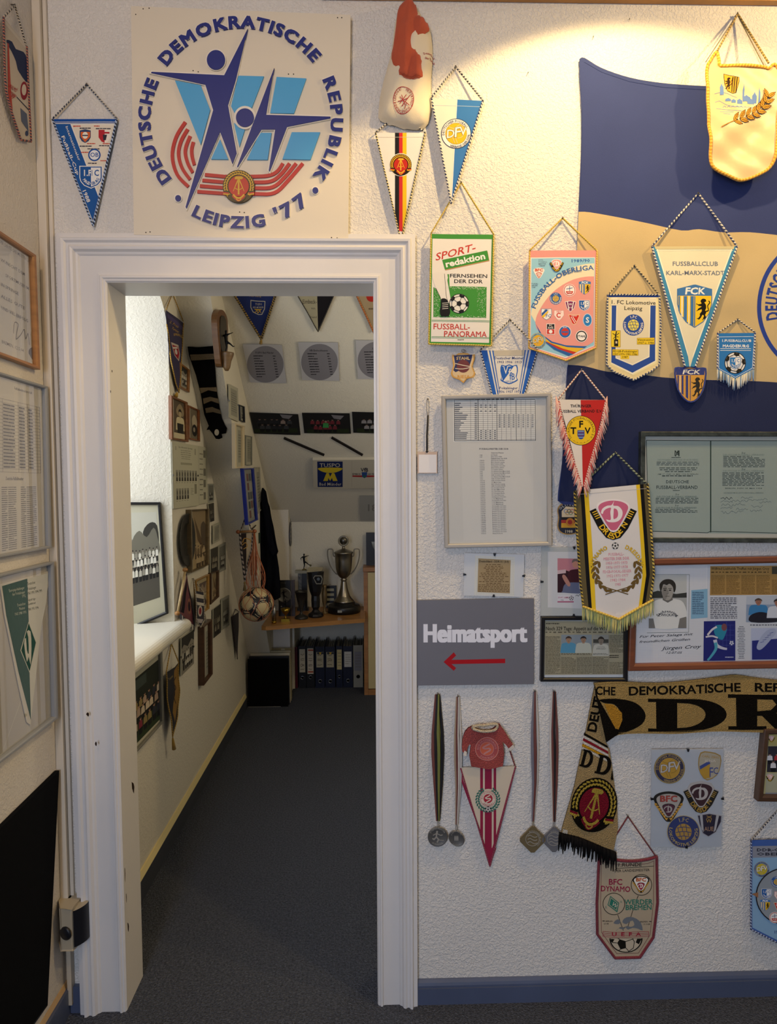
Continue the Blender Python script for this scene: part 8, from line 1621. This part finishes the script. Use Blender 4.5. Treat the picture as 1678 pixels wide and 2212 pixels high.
# black glass cup with paper
c = onshelf(682, 1332); k = 1/ppm(c)
t = thing('vase_trophy', 'tall black cup trophy with a white paper laid over its rim', 'trophy', c); m = MB()
m.lathe([(U(16), 0), (U(17), U(3)), (U(15), U(7)), (U(9), U(11)), (U(6), U(16)), (U(9), U(22)), (U(9.5), U(36)), (U(9), U(46)), (U(13), U(56)), (U(16.5), U(76)), (U(18.5), U(98)), (U(16), U(98)), (U(14), U(80)), (.001, U(60))], c, '#101014', 10, smooth=False); m.build('cup', 'plastic', t)
A = Art(Plane(c+Vector((0, -U(17), 0)), (0, -1, 0)), .004); A.poly([(676, 1248), (680, 1243), (694, 1243), (697, 1250), (694, 1262), (683, 1262)], '#77776f'); A.poly([(678, 1249), (681, 1245), (692, 1245), (695, 1250), (692.5, 1260), (684, 1260)], '#121216'); A.circ(687.5, 1251, 3.4, '#55606c', n=12); A.build('crest', 'ink', t, thick=.002)
pz = SZ+U(98); m = MB(); m.add([c+Vector((-U(17), -U(14), U(99))), c+Vector((U(15), -U(13), U(101))), c+Vector((U(16), U(10), U(106))), c+Vector((-U(15), U(8), U(107)))], [(0, 1, 2, 3)], '#a39c84'); o_ = m.build('paper', 'paper', t); sm_ = o_.modifiers.new('s', 'SOLIDIFY'); sm_.thickness = .002
# column trophy with kicking player
c = onshelf(655, 1318); k = 1/ppm(c)
t = thing('column_trophy', 'square column trophy with a small kicking player on top', 'trophy', c); m = MB(); m.box(c+Vector((-U(12), -U(8), 0)), c+Vector((U(12), U(8), U(6))), '#1a1918'); m.build('foot', 'plastic', t)
m = MB(); m.box(c+Vector((-U(10), -U(6), U(6))), c+Vector((-U(2), U(6), U(81))), '#55534a'); m.build('grey_column', 'marble', t); m = MB(); m.box(c+Vector((-U(1.8), -U(6), U(6))), c+Vector((U(9), U(6), U(81))), '#121114'); m.build('black_column', 'plastic', t)
m = MB(); m.box(c+Vector((-U(16), -U(8), U(81))), c+Vector((U(11), U(8), U(87))), '#8a8672'); m.build('top_slab', 'paint', t); m = MB(); m.lathe([(U(5), 0), (U(5), U(1.5)), (U(2), U(3)), (.001, U(4))], c+Vector((U(3), 0, U(87))), '#8c8058', 16); m.build('figure_foot', 'metal', t)
figure(t, c+Vector((U(3), 0, U(89))), U(34), '#77704f', 1, name='kicking_player', mat_='pewter')
# dark goblet
c = onshelf(651, 1336); k = 1/ppm(c); t = thing('goblet', 'dark grey conical pewter goblet in front of the column trophy', 'goblet', c); m = MB()
m.lathe([(U(14), 0), (U(14.5), U(2)), (U(13), U(5)), (U(5), U(9)), (U(2.5), U(13)), (U(4), U(18)), (U(8), U(36)), (U(13), U(58)), (U(13.6), U(58)), (U(13), U(60)), (U(12), U(58)), (U(7), U(36)), (.001, U(20))], c, '#34322e', 32); m.build('goblet', 'pewter', t)
# pale vase
c = onshelf(701, 1325); k = 1/ppm(c); t = thing('slim_vase', 'slim brownish metal vase between the black cup and the label board', 'vase', c); m = MB(); m.lathe([(U(8), 0), (U(8), U(2)), (U(2), U(5)), (U(2), U(14)), (U(5), U(26)), (U(6), U(44)), (U(4), U(56)), (U(6), U(62)), (U(5), U(62)), (.001, U(50))], c, '#6c5a3c', 24); m.build('vase', 'pewter', t)
# board with four labels
c = onshelf(716, 1314); c.y = 2.80; k = 1/ppm(c); t = thing('label_board', 'small black upright board with four white name labels', 'board', c); m = MB(); m.box(c+Vector((-U(11), 0, 0)), c+Vector((U(11), U(3), U(49))), '#15151a'); m.build('board', 'plastic', t)
for i in range(4): m = MB(); m.box(c+Vector((-U(9.5), -.002, U(6+i*10.5))), c+Vector((U(5.5), .0, U(11.5+i*10.5))), '#a8a48c'); m.build('label_plate', 'paper', t)
m = MB(); m.tube([c+Vector((U(-3)+math.cos(x)*U(2), U(1), U(50)+math.sin(x)*U(2))) for x in [PI*i/8 for i in range(9)]], .0012, '#55534c', k=5); m.build('hanging_loop', 'metal', t)
# dark plaque with round relief
c = onshelf(620, 1331); k = 1/ppm(c); t = thing('award_plaque', 'dark standing award plaque with a round silver player relief, behind the gold cup', 'plaque', c)
m = MB(); m.box(c+Vector((-U(18), 0, 0)), c+Vector((U(8), U(4), U(78))), '#0f0e10'); m.build('panel', 'plastic', t); m = MB(); m.box(c+Vector((U(9), U(1), 0)), c+Vector((U(17), U(7), U(78))), '#2c1a16'); m.build('side_panel', 'wood', t)
rc_ = c+Vector((-U(6), -.002, U(46))); m = MB(); m.lathe([(U(16), 0), (U(16), .004), (U(14.5), .006), (U(13.5), .003), (.001, .003)], rc_, '#6c6a62', 32, (0, -1, 0)); m.build('medallion', 'pewter', t)
figure(t, rc_+Vector((0, -.006, -U(12))), U(24), '#9a958a', 1, False, 'relief_player'); m = MB(); m.box(c+Vector((-U(16), -.002, U(70))), c+Vector((-U(2), 0, U(75))), '#55534c'); m.build('name_plate', 'metal', t)
# small gold cup
c = onshelf(617, 1342); k = 1/ppm(c); t = thing('trophy_cup', 'small gold cup with a player figure at the left end of the shelf', 'trophy', c); m = MB(); m.box(c+Vector((-U(9), -U(4), 0)), c+Vector((U(9), U(4), U(6))), '#8c7428'); m.build('base', 'metal', t)
m = MB(); m.lathe([(U(4), U(6)), (U(2), U(9)), (U(1.6), U(13)), (U(4), U(16)), (U(8), U(21)), (U(10.5), U(28)), (U(9.8), U(28)), (U(6), U(22)), (.001, U(18))], c, '#9a8032', 20); m.build('bowl', 'metal', t); figure(t, c+Vector((0, 0, U(27))), U(22), '#8a857a', -1, True, 'player_figure')
# silver tube with gold ends
c = onshelf(592, 1346); k = 1/ppm(c); t = thing('metal_tube', 'upright silver tube with gold foot at the shelf end beside the football', 'trophy', c); m = MB(); m.lathe([(U(5.5), 0), (U(5.5), U(4)), (U(4.5), U(5))], c, '#a8862c', 20); m.build('gold_foot', 'metal', t); m = MB(); m.lathe([(U(4.5), U(5)), (U(4.5), U(40)), (.001, U(40))], c, '#9a9c9e', 20); m.build('tube', 'metal', t)
# ---- cabinet at the right
c0 = ZP(787, 1500, 0); zt = .905; cx0 = c0.x; cy0 = 2.70
t = thing('cabinet', 'light wooden cabinet with a cream door partly behind the door frame', 'cabinet', (cx0+.3, cy0, 0)); W_ = '#96683a'
m = MB(); m.box((cx0, cy0, 0), (cx0+.028, 2.855, zt-.03), W_); m.build('side_panel', 'wood', t); m = MB(); m.box((cx0+.60, cy0, 0), (cx0+.628, 2.855, zt-.03), W_); m.build('side_panel', 'wood', t)
m = MB(); m.box((cx0-.004, cy0-.01, zt-.03), (cx0+.632, 2.858, zt), W_); m.build('top', 'wood', t, bevel=.002); m = MB(); m.box((cx0+.029, cy0, 0), (cx0+.599, 2.856, .04), W_); m.build('plinth', 'wood', t); m = MB(); m.box((cx0+.029, cy0-.0, .045), (cx0+.599, cy0+.018, zt-.035), '#b5a678'); m.build('door', 'paint', t, bevel=.002)
c = PY(791, 1228, 2.80); t = thing('photo_frame', 'black frame with a silver cup picture standing on the cabinet', 'picture frame', (c.x, 2.80, zt)); m = MB(); m.box((c.x, 2.80, zt+.001), (c.x+.20, 2.82, zt+.235), '#0f0e10'); m.build('frame', 'plastic', t); m = MB(); m.lathe([(.012, .06), (.02, .065), (.006, .08), (.006, .10), (.035, .13), (.045, .17), (.001, .17)], (c.x+.08, 2.797, zt), '#6c6a62', 16, sx=1); o_ = m.build('cup_picture', 'pewter', t); o_.scale = (1, .06, 1); o_.location.y = 0
for v in o_.data.vertices: v.co.y += (0)
m = MB(); m.box((cx0+.09, cy0+.02, zt+.0005), (cx0+.20, cy0+.09, zt+.008), '#1d2228'); t = thing('small_box', 'flat dark object with pale rim lying on the cabinet edge', 'box', (cx0+.14, cy0+.05, zt)); m.build('tray', 'plastic', t); m = MB(); m.box((cx0+.097, cy0+.027, zt+.0085), (cx0+.193, cy0+.083, zt+.0105), '#6c7074'); m.build('lid', 'plastic', t)
# ---- lever arch files on the floor
FY = 2.87
FO = [('narrow dark red file at the left end of the row of files', 633, 643, 1398, '#4a0e1c', None), ('black file with a long handwritten white label, second in the row', 645.5, 661.5, 1396, '#0f0f12', (.07, .62, '#b4aa90')), ('black file with a red banded white label', 662.5, 679.5, 1396, '#0f0f12', (.05, .66, '#bdb29c')), ('dark blue file with a yellow topped label, next to the red banded one', 681.5, 701.5, 1397, '#0b1129', (.13, .50, '#a89f84')), ('dark blue file with yellow topped label, left of the narrow file', 703, 724, 1397, '#0b1129', (.13, .50, '#a89f84')), ('narrow dark blue file with a slim yellowish label', 726.5, 740, 1396, '#0c132b', (.08, .56, '#b0a478')), ('wide dark blue file with a plain white label beside the grey file', 741.5, 762, 1396, '#0b1129', (.13, .50, '#b0b0ac')), ('light grey file at the right end of the row beside the cabinet', 763.5, 784, 1394, '#8a887c', (.15, .60, '#77767c'))]
for i, (lab, x0, x1, yt, col, lb) in enumerate(FO):
    A0 = PY(x0, 1486, FY); A1 = PY(x1, 1486, FY); zt_ = PY(x0, yt, FY).z; w_ = A1.x-A0.x
    t = thing('lever_arch_file', lab, 'binder', ((A0.x+A1.x)/2, FY, 0), 'files standing under the shelf'); H_ = zt_
    m = MB(); m.box((A0.x, FY, .001), (A1.x, FY+.004, H_), col); m.build('spine', 'plastic', t)
    for q, (xa, xb) in enumerate(((A0.x, A0.x+.0028), (A1.x-.0028, A1.x))): m = MB(); m.box((xa, FY+.0045, .001), (xb, FY+.28, H_+.004), col); m.build('cover', 'plastic', t)
    rd = random.Random(i); m = MB(); n_ = max(3, int(w_/.006))
    for q in range(n_): x = A0.x+.004+(w_-.010)*q/n_; m.box((x, FY+.012, .006), (x+(w_-.010)/n_*.7, FY+.22, H_-.012+rd.uniform(-.004, .012)), rd.choice(['#a39b84', '#8c856c', '#b4ac94', '#5c5a50']))
    m.build('pages', 'paper', t)['kind'] = 'stuff'
    if lb:
        z1, z0 = H_*(1-lb[0]), H_*(1-lb[1]); m = MB(); m.box((A0.x+w_*.12, FY-.0012, z0), (A1.x-w_*.12, FY, z1), lb[2]); lo_ = m.build('label', 'paper', t)
        pl = Plane((0, FY-.0012, 0), (0, -1, 0)); A = Art(pl, .0004); yy = lambda f: yt+(1486-yt)*f; xm = (x0+x1)/2; xa, xb = x0+(x1-x0)*.16, x1-(x1-x0)*.16
        if 'a red banded' in lab: A.rect(xa, yy(.08), xb, yy(.11), '#a0402c'); A.rect(xa, yy(.60), xb, yy(.63), '#a0402c')
        if 'yellow topped' in lab: A.rect(xa, yy(.135), xb, yy(.18), '#2c3038'); A.poly([(xm-3, yy(.14)), (xm+3, yy(.14)), (xm, yy(.2))], '#c09a2c')
        if 'handwritten' in lab or 'red' in lab or 'yellow topped' in lab:
            for q, f in enumerate((.20, .30, .34, .44, .47, .55)):
                if f < lb[1]-.03: A.line(bez([(xa+1+j*1.6, yy(f)+rd.uniform(-1.3, 1.3)) for j in range(max(3, int((xb-xa)/1.8)))], 2, False), .8, '#26221c')
        else: A.words(xa+1, yy(lb[0]+.06), xb-1, yy(lb[1]-.05), 5, '#6c685c', .2, 1, i, (30, 60))
        A.build('writing', 'ink', lo_)['kind'] = 'stuff'
        zr_ = H_*(.14+.04*(i % 3)) if i > 2 else H_*.20; zr_ = {1: .25, 2: .26, 3: .165, 4: .16, 5: .27, 6: .17, 7: .26}[i]*H_; rr = min(.0135, w_*.24); m = MB(); m.lathe([(rr, 0), (rr, .0025), (rr*.72, .0025), (rr*.72, 0)], ((A0.x+A1.x)/2, FY-.0001, zr_), '#8c8e90' if i < 7 else '#1a1a1a', 24, (0, -1, 0)); fr_ = m.build('finger_ring', 'metal', t); m = MB(); m.lathe([(rr*.72, 0), (rr*.72, .0006), (.0005, .0006)], ((A0.x+A1.x)/2, FY-.0002, zr_), '#050507', 20, (0, -1, 0)); m.build('finger_hole', 'black', fr_)
# ---- stack of framed pictures standing on the floor
f0, f1 = ZP(525, 1528, 0), ZP(621, 1522, 0)
ST = [('large black panel standing in front of the stack of pictures on the floor', 525, 621, 1426, 1422, f0.y, '#0a0a0b', .014, 'black'), ('black edged frame directly behind the black panel', 530, 624, 1419, 1416, f0.y+.035, '#131318', .012, 'plastic'), ('thin white mounted picture in the middle of the floor stack', 534, 626, 1413, 1409, f0.y+.075, '#b4ac96', .010, 'paper'), ('pale framed picture near the back of the floor stack', 538, 628, 1408, 1404, f0.y+.115, '#a49a7c', .014, 'paint'), ('cream backed picture at the very back of the floor stack', 541, 629, 1402, 1399, f0.y+.160, '#8c7a4c', .016, 'wood')]
for i, (lab, xa, xb, ya, yb, Y, col, th, mt) in enumerate(ST):
    p0 = PY(xa, ya, Y); p1 = PY(xb, yb, Y); x0_ = max(p0.x, X1+.017+.003*i); t = thing('leaning_picture', lab, 'picture', ((x0_+p1.x)/2, Y, 0), 'pictures standing on the floor')
    m = MB(); m.box((x0_, Y, .0005), (p1.x, Y+th, (p0.z+p1.z)/2), col); m.build('panel', mt, t, bevel=.0015)
    m = MB(); m.box((x0_+.006, Y+th+.0005, .006), (p1.x-.006, Y+th+.0025, (p0.z+p1.z)/2-.006), '#8c7a58'); m.build('backing_board', 'paper', t)
    if i == 0: m = MB(); m.box((x0_, Y-.002, .0005), (p1.x-.05, Y-.0002, .004), '#77746c'); m.build('bottom_edge', 'plastic', t)
    if i == 4: m = MB(); m.box((p1.x-.07, Y-.004, (p0.z+p1.z)/2-.018), (p1.x-.045, Y-.0002, (p0.z+p1.z)/2-.003), '#b4a888'); m.build('hanger', 'plastic', t)
